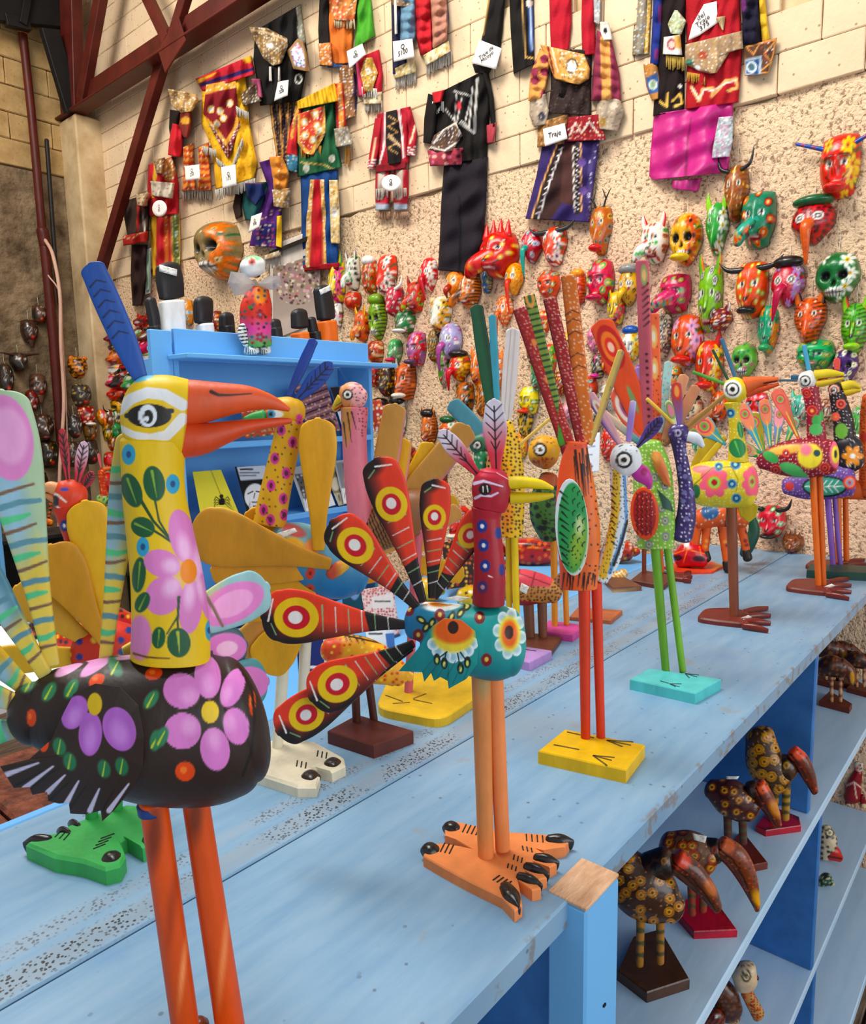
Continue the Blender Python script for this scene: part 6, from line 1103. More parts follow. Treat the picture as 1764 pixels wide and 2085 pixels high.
for k, cx, cy, w_, h_, c_, lab in DARK: mask(k, cx, cy, w_, h_, c_, ('z', 'k', 'n'), lab, wall='l', horns={'h': 'X'} if 'bar of horns' in lab else ({'h': 'B', 'c': c_} if 'beard' in lab else None), group='dark masks on the left wall')
COLM = [('a',158,748,36,40,'E88A2A',('j','k','y'),{'h':'R','c':'o'},'orange tiger mask hanging on the corner column'),('h',166,805,36,42,'3A3028',('d','k','a'),None,'square grey brown mask below the tiger mask'),('h',176,846,32,38,'A01E20',('d','v','w'),{'h':'J','c':'w'},'dark red hook nosed mask on the column'),
 ('a',152,868,30,42,'2A2420',('d','k','n'),{'h':'E','c':'N','ec':'k'},'black eared mask left of the carved tan head'),('h',184,876,26,36,'8A6236',('z','k','n'),None,'carved tan head on the column edge'),('h',150,925,34,46,'3A2A22',('d','k','n'),None,'dark mask behind the tip of the red crest'),('h',186,920,26,44,'2E221C',('d','k','n'),None,'dark mask low on the column edge')]
for k, cx, cy, w_, h_, c_, p, hn, lab in COLM: mask(k, cx, cy, w_, h_, c_, p, lab, wall='c', horns=hn, group='masks on the corner column')
# dense cluster of little masks at the far end of the back wall
rc = random.Random(12); kinds = 'kahlahb'; pc = [('D8302A', 'red'), ('E8702A', 'orange'), ('E8B82A', 'yellow'), ('C83A5A', 'pink'), ('2E8A4A', 'green'), ('1E1A18', 'black'), ('8A2A2A', 'dark red'), ('EDE4D4', 'white'), ('7A3A24', 'brown')]
kn = dict(k='skull', a='beast', h='human face', l='animal', b='beaked')
CW = dict(y='yellow', w='white', k='black', o='orange', r='red', g='green'); PW = dict(d='dots', o='rings', f='flowers', s='scales', j='spots', z='stripes')
wd = [0, 0, 1, 1, 2, 3, 0, 4, 5, 6, 7, 1, 8]; cnt = {}
ROWS = [(x, y) for y, xs in ((660, (203, 290, 304)), (682, (210, 236, 286, 300)), (704, (226, 246, 282, 302)), (728, (224, 240, 262, 288, 302)), (752, (206, 220, 238, 256, 280)), (776, (204, 216, 232, 250, 268)), (800, (214, 228, 242)), (826, (208, 222, 238)), (852, (206, 220, 236)), (876, (216, 232)), (905, (230,)), (935, (222,)), (978, (236, 214)), (1005, (240, 226)), (1034, (244, 230)), (1062, (246, 232)), (1092, (250, 236)), (1122, (252, 238)), (1152, (250,)), (1040, (268,)), (1120, (270,)), (1180, (260,))) for x in xs]
for i, (x, y) in enumerate(ROWS):
    k = kinds[rc.randrange(7)]; ci = wd[rc.randrange(len(wd))]; c_, cn = pc[ci]; p = (rc.choice('dofsjz'), rc.choice('ywkorg'), rc.choice('kwrym'))
    lo_ = y > 835 and x < 245; mask(k, x + (2 if lo_ else 9) + rc.uniform(-2, 2), y + rc.uniform(-3, 3), rc.uniform(18, 24) if lo_ else rc.uniform(32, 42), rc.uniform(27, 34), c_, p, 'small %s %s mask with %s %s, %s part of far cluster' % (cn, kn[k], CW[p[1]], PW[p[0]], ('top', 'upper', 'middle', 'lower', 'bottom')[min(4, int((y - 650) / 110))]), horns=rc.choice([None, {'h': 'E'}, {'h': 'H'}, None, {'h': 'R'}]) if k != 'b' else {'bl': 1.3}, group='small %s masks in the crowded far cluster' % cn, step=2.4, string=False, wall='c' if lo_ else 'b')
# ================================================= dance costumes pinned to the blocks
BD_ = ['F6F0DC', 'C89A4A', 'E8D8A8', '8A6A3A', 'D8E4EC']
def poly(pts, t):
    P = np.array(pts, float); s = np.concatenate([[0], np.cumsum(np.hypot(*np.diff(P, axis=0).T))]); s /= s[-1]; return np.stack([np.interp(t, s, P[:, 0]), np.interp(t, s, P[:, 1])], -1)
def cloth(F, par, name, Lp, Rp, base, ops=(), puff=12, off=0, fold=3, fr=.12, ph=0., ruff=0, mat='cloth', step=3.2, label=None, wav=0):
    Lp, Rp = np.array(Lp, float), np.array(Rp, float); H = max(np.hypot(*np.diff(Lp, axis=0).T).sum(), np.hypot(*np.diff(Rp, axis=0).T).sum()); W = np.abs(Rp - Lp).max()
    m = max(4, int(H / step) + 1); n = max(5, int(W / step) + 1); t = np.linspace(0, 1, m); s = np.linspace(0, 1, n); a, b = poly(Lp, t), poly(Rp, t)
    G = a[:, None] * (1 - s)[None, :, None] + b[:, None] * s[None, :, None]; X, Y = G[..., 0], G[..., 1]; SS, TT = np.meshgrid(s, t)
    if wav: X = X + wav * np.sin(TT * 9 + ph) * .5
    z = puff * np.sqrt(np.clip(1 - (2 * SS - 1) ** 2, 0, 1)) ** .8 + fold * np.sin(X * fr * 2 + Y * .035 + ph + 1.5 * np.sin(Y * .03 + ph)) * np.sqrt(np.clip(1 - (2 * SS - 1) ** 4, 0, 1)) + fold * .5 * np.sin(Y * .12 + X * .05 + ph * 2)
    if ruff: z = z + 7 * np.abs(np.sin(TT * math.pi * ruff)) * np.sqrt(np.clip(1 - (2 * SS - 1) ** 2, 0, 1))
    z = np.maximum(z, .5) + 2 - off * 1.0
    V1 = F.pt(X.ravel(), Y.ravel(), -z.ravel() * F.mpp); V2 = F.pt(X.ravel(), Y.ravel(), np.full(X.size, (off - .5) * F.mpp))
    k = X.size; i = np.arange(m - 1)[:, None]; j = np.arange(n - 1)[None]; Q = np.stack([i * n + j, i * n + j + 1, (i + 1) * n + j + 1, (i + 1) * n + j], -1).reshape(-1, 4)
    ring = np.concatenate([np.arange(n), np.arange(1, m) * n + n - 1, (m - 1) * n + np.arange(n - 2, -1, -1), np.arange(m - 2, 0, -1) * n]); L = len(ring); rn = np.roll(ring, -1)
    Q = np.concatenate([Q, np.stack([ring, ring + k, rn + k, rn], -1), Q[:, ::-1] + k])
    V = np.concatenate([V1, V2]); e1 = V[1] - V[0]; e2 = V[n] - V[0]
    if np.cross(e1, e2)[1] > 0: Q = Q[:, ::-1].copy()
    c = paint(X.ravel(), Y.ravel(), base, ops, 1.4)
    return mk(name, V, Q, mat, par, np.concatenate([c, c * .7]), label=label)
def fringe(F, par, a, b, ln, col, off=-4, w=1.6, sp=3.0, name='fringe'):
    a, b = np.array(a, float), np.array(b, float); n = max(3, int(np.linalg.norm(b - a) / sp)); r = random.Random(int(a[0] + b[1])); Vs, Q = [], []
    for i in range(n):
        p = a + (b - a) * (i + .5) / n; l = ln * r.uniform(.8, 1.1); sx = r.uniform(-2, 2); o = off + r.uniform(-2, 0)
        P = F.pt([p[0] - w, p[0] + w, p[0] + w * .7 + sx, p[0] - w * .7 + sx] * 2, [p[1], p[1], p[1] + l, p[1] + l] * 2, np.array([o] * 4 + [o + 2] * 4) * F.mpp); k = len(Vs); Vs += list(P)
        Q += [(k, k+3, k+2, k+1), (k+4, k+5, k+6, k+7), (k, k+4, k+7, k+3), (k+1, k+2, k+6, k+5), (k+2, k+3, k+7, k+6)]
    V = np.array(Vs); return meta(mk(name, V, np.array(Q), 'cloth', par, np.tile(np.array(C_(col)), (len(V), 1)), smooth=False), kind='stuff')
def costume(cx, cy, label, nm='dance_costume', out=0):
    P = onX(cx, cy, XW - .014 - out); F = Fr(P, (1, 0), floor=False); return F, thing(nm, F, label, 'costume', 'dance costumes on the block wall')
def beads(cell=5, r=1.7, clip=None, seed=1, cols=None): return [('D', cell, r, cols or BD_, seed, .9, clip)] if clip else [('D', cell, r, cols or BD_, seed, .9)]
def card(pix, txt, label, size=.03, off=.03, rot=0):
    c = np.array(pix, float).mean(0); off = .014 + 27 * Fr(onX(c[0], c[1], XW), (1, 0)).mpp; P = onX(c[0], c[1], XW - off); F = Fr(P, (1, 0), floor=False); t = thing('price_card', F, label, 'sign', 'handwritten cards pinned on the costumes')
    cd_ = plate(F, t, 'card', pix, 'F1E9E2', [], off=0, th=1.5, rings=4, step=6, mat='paper'); text(cd_, txt, (0, -.0045, 0), (math.pi / 2, rot, 0), size * (1.5 if c[0] < 700 else 1.15))
F, c = costume(285, 500, 'dark brown striped costume with red band and beige mask at the left end')
cloth(F, c, 'trousers', [(268, 498), (266, 560), (270, 622)], [(300, 498), (300, 560), (290, 622)], '2B1714', [], 8); cloth(F, c, 'tunic', [(254, 408), (252, 440), (262, 490)], [(300, 395), (304, 440), (302, 490)], '3A2A24', [('L', [(282, 400), (280, 490)], 6, 4, 'B02A1E'), ('L', [(290, 400), (294, 470)], 3, 3, 'D8D0C0')], 10)
cloth(F, c, 'waistband', [(250, 480), (251, 500)], [(302, 470), (300, 492)], 'B8281E', [('L', [(250, 482), (268, 486), (285, 474), (302, 472)], 2, 2, 'E8D0A0')], 8, -8); cloth(F, c, 'mask_face', [(276, 395), (280, 418)], [(304, 392), (300, 420)], 'C8B08A', [('D', 8, 2, ['n'], 3, .6)], 10, -10)
F, c = costume(335, 440, 'red and gold costume with cream ruffle and round white card')
cloth(F, c, 'trousers', [(308, 440), (306, 500), (312, 562)], [(366, 432), (368, 500), (366, 560)], 'B01C22', [('L', [(312, 440), (312, 560)], 14, 10, 'E0A820'), ('L', [(338, 440), (340, 555)], 7, 7, 'D86A20'), ('L', [(356, 435), (360, 555)], 15, 13, '5A7A3A'), ('L', [(349, 435), (351, 555)], 3, 3, 'E8B84A'), ('L', [(366, 435), (367, 555)], 4, 4, 'E8B84A')] + beads(6, 1.7, ('L', [(357, 440), (360, 555)], 13)) + beads(6, 1.5, ('L', [(338, 440), (340, 555)], 7), 4), 8)
cloth(F, c, 'jacket', [(302, 335), (300, 380), (304, 440)], [(352, 318), (364, 370), (364, 435)], 'B81C26', [('E', 345, 345, 14, 24, 'B8702A'), ('L', [(318, 328), (312, 400)], 8, 6, 'E0B030')] + beads(6, 1.6, ('E', 345, 345, 14, 24)), 12); cloth(F, c, 'ruffle', [(306, 368), (310, 398)], [(356, 372), (352, 404)], 'C8BCA8', [('D', 7, 2, ['8a7a64'], 3, .5)], 9, -9, 4); cloth(F, c, 'mask_face', [(312, 325), (318, 352)], [(336, 320), (334, 354)], '8A6A4A', beads(6, 1.6), 12, -10)
card(EL(325, 424, 15, 17), 'Q\n85', 'round white card on the red and gold costume', .02, .045)
F, c = costume(375, 300, 'costume with gold hat, red sleeve and two rolled orange striped leggings')
cloth(F, c, 'hat', [(342, 180), (350, 215), (368, 230)], [(402, 192), (404, 205), (392, 226)], 'B89058', beads(5, 1.7), 10, -8); cloth(F, c, 'hair', [(346, 222), (344, 260), (350, 300)], [(376, 228), (380, 260), (370, 290)], '1E1614', [], 10); cloth(F, c, 'sleeve', [(350, 250), (344, 290), (342, 315)], [(372, 256), (372, 300), (368, 320)], 'C8202A', [], 9, -4)
cloth(F, c, 'mask_face', [(366, 228), (362, 256), (374, 280)], [(390, 228), (392, 256), (384, 280)], '7A2A22', [('E', 378, 245, 10, 8, 'D8A030')], 11, -6)
for x in (378, 410): cloth(F, c, 'legging', [(x - 6, 300), (x - 4, 350), (x - 8, 388)], [(x + 16, 290), (x + 18, 350), (x + 22, 386)], 'D8862A', [('S', x, 290, x, 392, 8, .5, 'B83A20')] + beads(9, 1.5), 9, -2); fringe(F, c, (x - 8, 386), (x + 22, 384), 22, 'B8B0A0')
card([(376, 338), (406, 334), (408, 364), (378, 368)], 'Q\n250', 'white card on the orange striped leggings', .02, .045)
F, c = costume(465, 260, 'yellow cape costume with maroon velvet panel, mirror beads and grey fringe', out=.01)
cloth(F, c, 'shoulder_roll', [(398, 160), (412, 185)], [(512, 112), (520, 150)], 'C02030', [('L', [(410, 172), (515, 140)], 8, 8, '2A1E5A'), ('L', [(398, 168), (440, 148)], 9, 4, 'E0A81E'), ('E', 505, 118, 10, 10, 'E0A81E')], 14)
cloth(F, c, 'cape', [(412, 160), (410, 250), (432, 300), (440, 385)], [(500, 150), (508, 250), (524, 330), (518, 362)], 'E3AE1E', [('D', 12, 1.8, ['B87A14'], 3, .8)], 9)
cloth(F, c, 'velvet_panel', [(420, 172), (414, 230), (432, 265), (462, 320)], [(482, 160), (484, 225), (490, 255), (466, 322)], '7E1420', [('L', [(418, 178), (484, 164)], 26, 24, 'D89A2A'), ('L', [(416, 240), (440, 262), (460, 292), (478, 262), (486, 235)], 8, 8, 'D89A2A')] + sum([[('E', x, y, 7, 8, 'E8C060'), ('E', x, y, 4.5, 5, 'C8D0D0')] for x, y in ((430, 222), (448, 226), (468, 210), (455, 240), (442, 252))], []) + beads(6, 2, ('L', [(424, 262), (446, 290), (465, 315), (480, 285), (488, 262)], 24), 3, ['E8ECEC', '9AA0A0', 'F8F4E4', 'C8B070']) + beads(6, 1.6, ('L', [(418, 178), (484, 164)], 24), 5), 5, -9)
for a_, b_, l_ in (((412, 296), (440, 304), 16), ((440, 320), (470, 345), 14), ((470, 345), (494, 280), 14), ((480, 215), (506, 228), 18), ((438, 386), (520, 362), 22)): fringe(F, c, a_, b_, l_, 'CFC8BA', -14)
cloth(F, c, 'shoulder_bag', [(490, 190), (494, 215)], [(526, 165), (534, 205)], '5A4636', beads(7, 1.7), 10, -6); cloth(F, c, 'pink_patch', [(512, 160), (520, 192)], [(530, 160), (536, 200)], 'A84A6A', [], 8, -6)
card([(450, 340), (480, 334), (482, 376), (454, 385)], 'Q\n175', 'white card at the foot of the yellow cape', .022, .05)
F, c = costume(572, 120, 'black velvet costume with beaded animal mask, beaded square and gold striped straps')
cloth(F, c, 'velvet_body', [(520, 62), (516, 120), (530, 215)], [(612, 8), (628, 120), (612, 205)], '12100F', [('L', [(612, 18), (616, 80)], 16, 16, '8A8A7A'), ('D', 7, 1.8, ['C8C8B8'], 3, .8, ('L', [(612, 18), (616, 80)], 16)), ('E', 608, 160, 8, 10, 'D8D8C8'), ('E', 608, 160, 5, 7, '12100F')], 16)
cloth(F, c, 'beaded_mask', [(506, 54), (520, 84), (536, 118), (556, 134)], [(544, 56), (586, 78), (588, 92), (574, 128)], '8A6A44', beads(5, 1.7) + [('E', 550, 92, 7, 5, 'E8F0F0'), ('L', [(510, 60), (545, 66), (590, 84)], 4, 3, 'D8B890')], 14, -14)
cloth(F, c, 'beaded_square', [(606, 78), (584, 102), (596, 140)], [(618, 84), (626, 110), (632, 146)], 'A07A50', [('G', [(606, 86), (592, 104), (600, 132), (622, 138), (616, 100)], 'D8E0E8')] + beads(5, 1.8, ('G', [(606, 86), (592, 104), (600, 132), (622, 138), (616, 100)]), 2, ['C83A6A', '3A5AA8', 'F4F4F0', 'E8A0B0']), 7, -14)
for k, x in enumerate((548, 566, 584, 600)): cloth(F, c, 'strap', [(x, 200), (x + (6, -2, -6, -8)[k], 260), (x + (16, -4, -8, -10)[k], 322 + k * 6)], [(x + 11, 200), (x + 17 - 3 * k, 260), (x + 24 - 8 * k, 322 + k * 6)], '2A1E2A', [('L', [(x + 3, 200), (x + 9 - 3 * k, 260), (x + 18 - 8 * k, 330)], 3, 3, 'D89A3A')] + beads(5, 1.3, None, k + 2, ['C89A5A', '8a5a3a']), 5)
for x in (548, 566): cloth(F, c, 'tassel', [(x, 135), (x, 165)], [(x + 5, 135), (x + 6, 165)], 'D8D0C8', [], 4, -18)
card([(566, 166), (588, 162), (586, 194), (558, 206)], 'Q\n500', 'white card on the black velvet costume', .018, .07)
F, c = costume(535, 420, 'teal and purple costume with navy heart mirror above the plastic wrapped parrot')
cloth(F, c, 'teal_jacket', [(494, 372), (494, 420), (500, 448)], [(546, 370), (550, 400), (546, 448)], '1F5A58', [], 10); cloth(F, c, 'dark_sleeve', [(482, 380), (474, 420), (480, 446)], [(496, 380), (492, 420), (494, 440)], '2A1A14', [], 9); cloth(F, c, 'purple_body', [(528, 330), (546, 380), (520, 440), (508, 500)], [(556, 322), (574, 400), (574, 460), (572, 505)], '4A1E6A', [('L', [(530, 436), (570, 420)], 16, 14, '5A2A7A'), ('D', 9, 2.4, ['D8B8A0'], 3, .8, ('L', [(530, 440), (570, 424)], 14)), ('G', [(520, 460), (560, 450), (560, 500), (520, 505)], '2A2A70'), ('D', 8, 2.4, ['D8B8A0', 'B83A5A'], 5, .8, ('G', [(520, 460), (560, 450), (560, 500), (520, 505)]))], 10, -3)
cloth(F, c, 'mirror_heart', [(498, 372), (502, 400), (518, 416)], [(536, 372), (540, 398), (522, 416)], '16285A', [('L', [(496, 368), (538, 368)], 8, 8, 'C8402A')], 10, -12); cloth(F, c, 'sleeve', [(548, 320), (552, 352), (556, 386)], [(574, 316), (590, 350), (584, 386)], 'D8862A', beads(10, 1.5), 11, -6, 3, ruff=3); cloth(F, c, 'cuff', [(552, 386), (556, 420)], [(592, 382), (588, 424)], 'A8804A', beads(5.5, 1.9), 9, -10); cloth(F, c, 'yellow_sash', [(562, 440), (560, 500)], [(574, 438), (574, 504)], 'E8B81E', [], 6, -8); cloth(F, c, 'trim', [(538, 520), (540, 530)], [(572, 508), (572, 520)], 'C8B090', beads(5, 1.6), 5, -6); fringe(F, c, (538, 528), (574, 518), 24, 'C8C0B4')
card([(512, 440), (534, 432), (528, 462), (506, 474)], 'Q\n300', 'slanted white card on the teal and purple costume', .016, .06)
F, c = costume(650, 350, 'tall jacket and trousers costume in yellow, green, red and blue with beaded strips')
cloth(F, c, 'green_body', [(616, 200), (608, 280), (606, 360)], [(680, 190), (684, 260), (696, 340)], '1F5A38', [('E', 676, 322, 6, 8, 'E8E4D0'), ('E', 624, 342, 6, 9, 'E8E4D0'), ('L', [(612, 330), (660, 335), (690, 350)], 3, 3, 'C8A050')], 14, 0, 4)
cloth(F, c, 'collar', [(604, 206), (606, 222)], [(682, 168), (690, 205)], 'E3B41E', [('S', 604, 206, 690, 190, 16, .3, 'B8860E')], 12, -10, 3)
cloth(F, c, 'beaded_panel', [(606, 232), (606, 290), (618, 312)], [(662, 214), (664, 270), (640, 316)], 'C83A2A', [('L', [(608, 232), (608, 290), (630, 314), (660, 275), (662, 220)], 8, 8, 'D8A040')] + sum([[('E', x, y, 8, 9, 'E0B050'), ('E', x, y, 4.5, 5.5, 'D8E0E0')] for x, y in ((620, 248), (642, 232), (646, 256), (622, 275), (638, 284), (650, 266))], []) + beads(7, 1.5), 6, -14); fringe(F, c, (612, 300), (655, 296), 22, 'D8963A', -14)
cloth(F, c, 'left_sleeve', [(604, 215), (588, 270), (582, 312)], [(616, 222), (606, 280), (606, 320)], 'C8242A', [('L', [(606, 220), (594, 280)], 8, 6, 'D89A3A')] + beads(6, 1.4, ('L', [(606, 220), (594, 280)], 8)), 9, -4); cloth(F, c, 'blue_cuff', [(584, 308), (582, 345)], [(608, 318), (606, 352)], '2A6A8A', beads(8, 1.7), 9, -4)
cloth(F, c, 'right_sleeve', [(680, 170), (684, 220), (686, 262)], [(700, 168), (704, 220), (706, 262)], 'C8242A', [('L', [(692, 170), (696, 262)], 10, 10, 'D8862A')] + beads(6, 1.6, ('L', [(692, 170), (696, 262)], 10)), 9, -4); cloth(F, c, 'cuff', [(680, 262), (684, 300)], [(708, 256), (720, 292)], '9A9080', beads(5.5, 1.9, None, 3, ['D8D8D0', '6a6258', 'C8A070']), 11, -8); fringe(F, c, (702, 300), (714, 300), 40, 'D89A4A')
cloth(F, c, 'blue_trousers', [(612, 350), (614, 440), (614, 545)], [(688, 345), (688, 440), (690, 540)], '16407A', [], 10); cloth(F, c, 'red_panel', [(632, 365), (624, 440), (622, 545)], [(662, 365), (664, 440), (668, 545)], 'A8141E', [('L', [(634, 365), (628, 440), (625, 545)], 12, 12, 'D8A050'), ('L', [(658, 365), (662, 440), (664, 545)], 12, 12, 'D8A050'), ('L', [(645, 380), (650, 450), (645, 540)], 6, 10, 'C01824')] + beads(6, 1.9, ('L', [(634, 365), (628, 440), (625, 545)], 10), 2) + beads(6, 1.9, ('L', [(658, 365), (662, 440), (664, 545)], 10), 3), 6, -8)
cloth(F, c, 'beaded_strip', [(670, 366), (672, 430), (674, 495)], [(688, 366), (692, 430), (692, 495)], 'D8B878', [('E', 683, 432, 6, 9, 'FFFFFF')] + beads(6, 2), 5, -10); cloth(F, c, 'hem', [(618, 540), (620, 552)], [(692, 534), (690, 546)], '9A141C', [], 8, -6)
F, c = costume(705, 70, 'orange and green costume with gold fringe at the top edge, left of the blue ruffles')
cloth(F, c, 'orange_body', [(664, -40), (666, 60), (676, 130)], [(722, -40), (720, 60), (716, 128)], 'D8722A', beads(9, 1.4, ('E', 690, 0, 40, 30)), 12, 0, 4); cloth(F, c, 'green_body', [(722, -40), (726, 40), (722, 100)], [(752, -40), (760, 40), (764, 72)], '4AA02A', [], 12, 0, 4); cloth(F, c, 'black_sleeve', [(652, -30), (648, 60), (652, 134)], [(670, -30), (672, 60), (676, 134)], '1A1614', [], 10, -3); cloth(F, c, 'cuff', [(648, 88), (652, 132)], [(674, 86), (678, 134)], 'C8702A', beads(6, 1.8), 9, -12); cloth(F, c, 'gold_yoke', [(672, -20), (680, 40)], [(730, -20), (722, 42)], 'C8743A', beads(6, 2, None, 3, ['D83A3A', 'F4E8D0', 'C89A4A']), 7, -12); fringe(F, c, (680, 36), (722, 38), 20, 'D8C8A0', -16); cloth(F, c, 'blue_hem', [(664, 128), (668, 138)], [(724, 120), (722, 134)], '3A5A8A', [], 6, -3)
card([(706, 104), (738, 88), (745, 110), (712, 140)], 'Q\n450', 'white card on the orange and green costume', .02, .06)
F, c = costume(738, 180, 'short piece with red pink sleeve, oval gold embroidery and white fringe')
cloth(F, c, 'brown_sleeve', [(690, 130), (692, 190), (700, 245)], [(722, 135), (728, 190), (724, 235)], '8A5A38', beads(6, 1.7) + [('L', [(722, 150), (726, 225)], 6, 6, '1E2A5A')], 11); cloth(F, c, 'red_sleeve', [(724, 120), (726, 160), (730, 196)], [(772, 100), (780, 150), (778, 190)], 'B81C2E', [('L', [(726, 125), (732, 190)], 8, 8, 'D84A7A')], 12); cloth(F, c, 'gold_oval', [(742, 118), (734, 150), (742, 186)], [(758, 116), (770, 148), (758, 186)], 'C89A3A', [('E', 750, 145, 4, 8, 'E8ECEC')] + beads(5.5, 1.8), 7, -12); fringe(F, c, (736, 176), (768, 180), 20, 'E4DED0', -14); cloth(F, c, 'cuff', [(738, 192), (742, 212)], [(778, 186), (776, 210)], 'D8C8A0', beads(5.5, 1.8), 8, -4); fringe(F, c, (742, 206), (778, 204), 24, 'CFC8B8')
F, c = costume(822, 90, 'navy and pale blue ruffled sleeves with white card and beaded fringe at the top edge')
cloth(F, c, 'navy_sleeve', [(796, -30), (798, 60), (800, 150)], [(822, -30), (824, 60), (830, 148)], '1E1E3A', [], 11); cloth(F, c, 'blue_ruffles', [(814, -30), (814, 60), (814, 84)], [(846, -30), (848, 60), (846, 84)], '6A90A8', [], 12, -4, 4, ruff=6); cloth(F, c, 'white_tie', [(802, -10), (804, 70)], [(808, -10), (810, 68)], 'DDD6C8', [], 4, -16); cloth(F, c, 'beaded_cuff', [(802, 140), (804, 160)], [(846, 118), (848, 146)], 'C8B47A', beads(5.5, 2), 7, -6); fringe(F, c, (804, 158), (848, 144), 26, 'D8D0C0'); cloth(F, c, 'brown_yoke', [(790, -20), (800, 10)], [(846, -20), (838, 16)], '8A6A54', beads(7, 1.6), 8, -12)
card([(800, 84), (840, 78), (844, 116), (802, 126)], 'Q\n5100', 'white card with large figures on the blue ruffled sleeves', .028, .06)
F, c = costume(880, 70, 'red and copper ruffled sleeves with beaded cuffs and fringe at the top edge')
cloth(F, c, 'red_ruffles', [(842, -30), (842, 50), (856, 112)], [(878, -30), (880, 50), (882, 104)], 'C0202A', [], 12, 0, 4, ruff=6); cloth(F, c, 'copper_ruffles', [(872, -30), (880, 50), (880, 100)], [(908, -30), (914, 30), (912, 80)], 'B8806A', [('L', [(912, -20), (914, 80)], 5, 5, '2A1E4A')], 13, -4, 4, ruff=6); cloth(F, c, 'beaded_cuff', [(862, 112), (868, 134)], [(914, 82), (918, 104)], 'D8C08A', beads(5.5, 2), 7, -8); fringe(F, c, (868, 130), (920, 104), 26, 'DAD2C2')
F, c = costume(798, 330, 'small red jacket with black zigzag front and white trim, with fringed red leggings')
cloth(F, c, 'jacket', [(768, 232), (768, 290), (772, 345)], [(836, 216), (832, 290), (834, 330)], 'A81828', [('L', [(784, 225), (782, 300), (772, 335)], 4, 4, 'E8E4DC'), ('L', [(812, 220), (820, 290), (822, 320)], 5, 5, 'E8E4DC')], 12); cloth(F, c, 'black_front', [(786, 228), (786, 290), (790, 336)], [(810, 222), (818, 290), (818, 330)], '1E1A1A', [('L', [(790 + (k % 2) * 20, 235 + k * 11) for k in range(8)], 2.5, None, 'C89A5A'), ('L', [(792, 275), (824, 304)], 6, 4, 'C8A880')], 8, -8)
cloth(F, c, 'left_sleeve', [(764, 240), (756, 290), (748, 342)], [(780, 240), (774, 300), (764, 345)], 'B01C2C', [('L', [(764, 280), (758, 330)], 3, 3, 'E8D0A0'), ('S', 750, 325, 752, 348, 4, .4, 'E8E4DC')], 9, -3); cloth(F, c, 'right_sleeve', [(824, 225), (832, 270), (826, 315)], [(838, 222), (850, 270), (846, 318)], 'B01C2C', [('L', [(846, 255), (836, 290)], 4, 4, 'E8D8B0'), ('S', 826, 300, 828, 320, 4, .4, 'E8E4DC')], 9, -3)
cloth(F, c, 'sash', [(766, 336), (766, 352)], [(830, 326), (828, 342)], '7E1420', [], 8, -5)
for x0, x1 in ((765, 795), (802, 832)): cloth(F, c, 'legging', [(x0, 345), (x0 - 1, 390), (x0, 428)], [(x1, 345), (x1, 390), (x1 - 2, 426)], 'B02030', [('L', [(x0 + 12, 350), (x0 + 10, 400)], 16, 14, 'C8B8A8'), ('L', [(x0, 422), (x1, 422)], 16, None, 'A8B4C4')], 9); fringe(F, c, (x0, 384), (x1 - 4, 382), 20, 'D0C4B4', -11); fringe(F, c, (x0, 432), (x1, 430), 14, 'C89A7A')
card(EL(797, 372, 20, 17, -8), 'Q\n90', 'rounded white card on the small red jacket costume', .02, .05)
F, c = costume(938, 350, 'black suit costume with silver braid jacket and long plain dark trousers')
cloth(F, c, 'jacket', [(880, 195), (884, 260), (898, 335)], [(992, 140), (998, 230), (992, 322)], '15110F', [('L', [(924, 185), (960, 195), (948, 245)], 3, 3, 'C8C4BC'), ('L', [(972, 160), (966, 270), (938, 250)], 5, 5, 'B8B4AC'), ('L', [(962, 178), (956, 258), (940, 246)], 3, 3, 'D8D4CC'), ('L', [(906, 220), (930, 250), (940, 200)], 3, 3, 'C8C4BC'), ('L', [(930, 190), (925, 250)], 2.5, 2, 'C8C4BC'), ('E', 935, 215, 5, 9, 'D83A4A')], 15, 0, 4)
cloth(F, c, 'left_sleeve', [(872, 190), (864, 240), (862, 290)], [(894, 196), (892, 240), (886, 294)], '15110F', [], 12, -3); cloth(F, c, 'right_sleeve', [(980, 146), (996, 200), (1000, 260)], [(996, 150), (1006, 200), (1010, 255)], '15110F', [], 10, -3); cloth(F, c, 'red_cuff', [(990, 255), (992, 292)], [(1012, 248), (1006, 290)], 'A83A44', [], 8, -5)
cloth(F, c, 'red_tassel', [(880, 188), (884, 210)], [(906, 182), (900, 206)], 'C0202A', [], 10, -14); fringe(F, c, (880, 206), (904, 206), 24, 'D8D4CC', -14); cloth(F, c, 'beaded_bag', [(884, 275), (872, 305), (900, 312)], [(930, 245), (942, 275), (925, 305)], '5A4038', [('L', [(884, 290), (905, 262), (930, 250), (938, 270)], 4, 4, 'D8D0C8'), ('L', [(878, 300), (905, 306), (930, 290)], 4, 4, 'D8D0C8')] + beads(7, 1.5), 12, -14); cloth(F, c, 'pink_ruffle', [(870, 305), (876, 338)], [(945, 300), (940, 335)], 'A83A4A', [('D', 12, 4, ['E8B0A0', '3a1a1a', 'D8708A'], 4, .8)], 12, -10, 5)
cloth(F, c, 'trousers', [(904, 338), (898, 420), (896, 480), (892, 550)], [(994, 318), (990, 420), (984, 500), (974, 556)], '211B22', [('L', [(936, 400), (938, 470), (936, 550)], 3, 6, '0C0A0E')], 14, 0, 5, .05)
F, c = costume(1030, 60, 'pair of black trousers with gold and blue trimmed leg at the top edge')
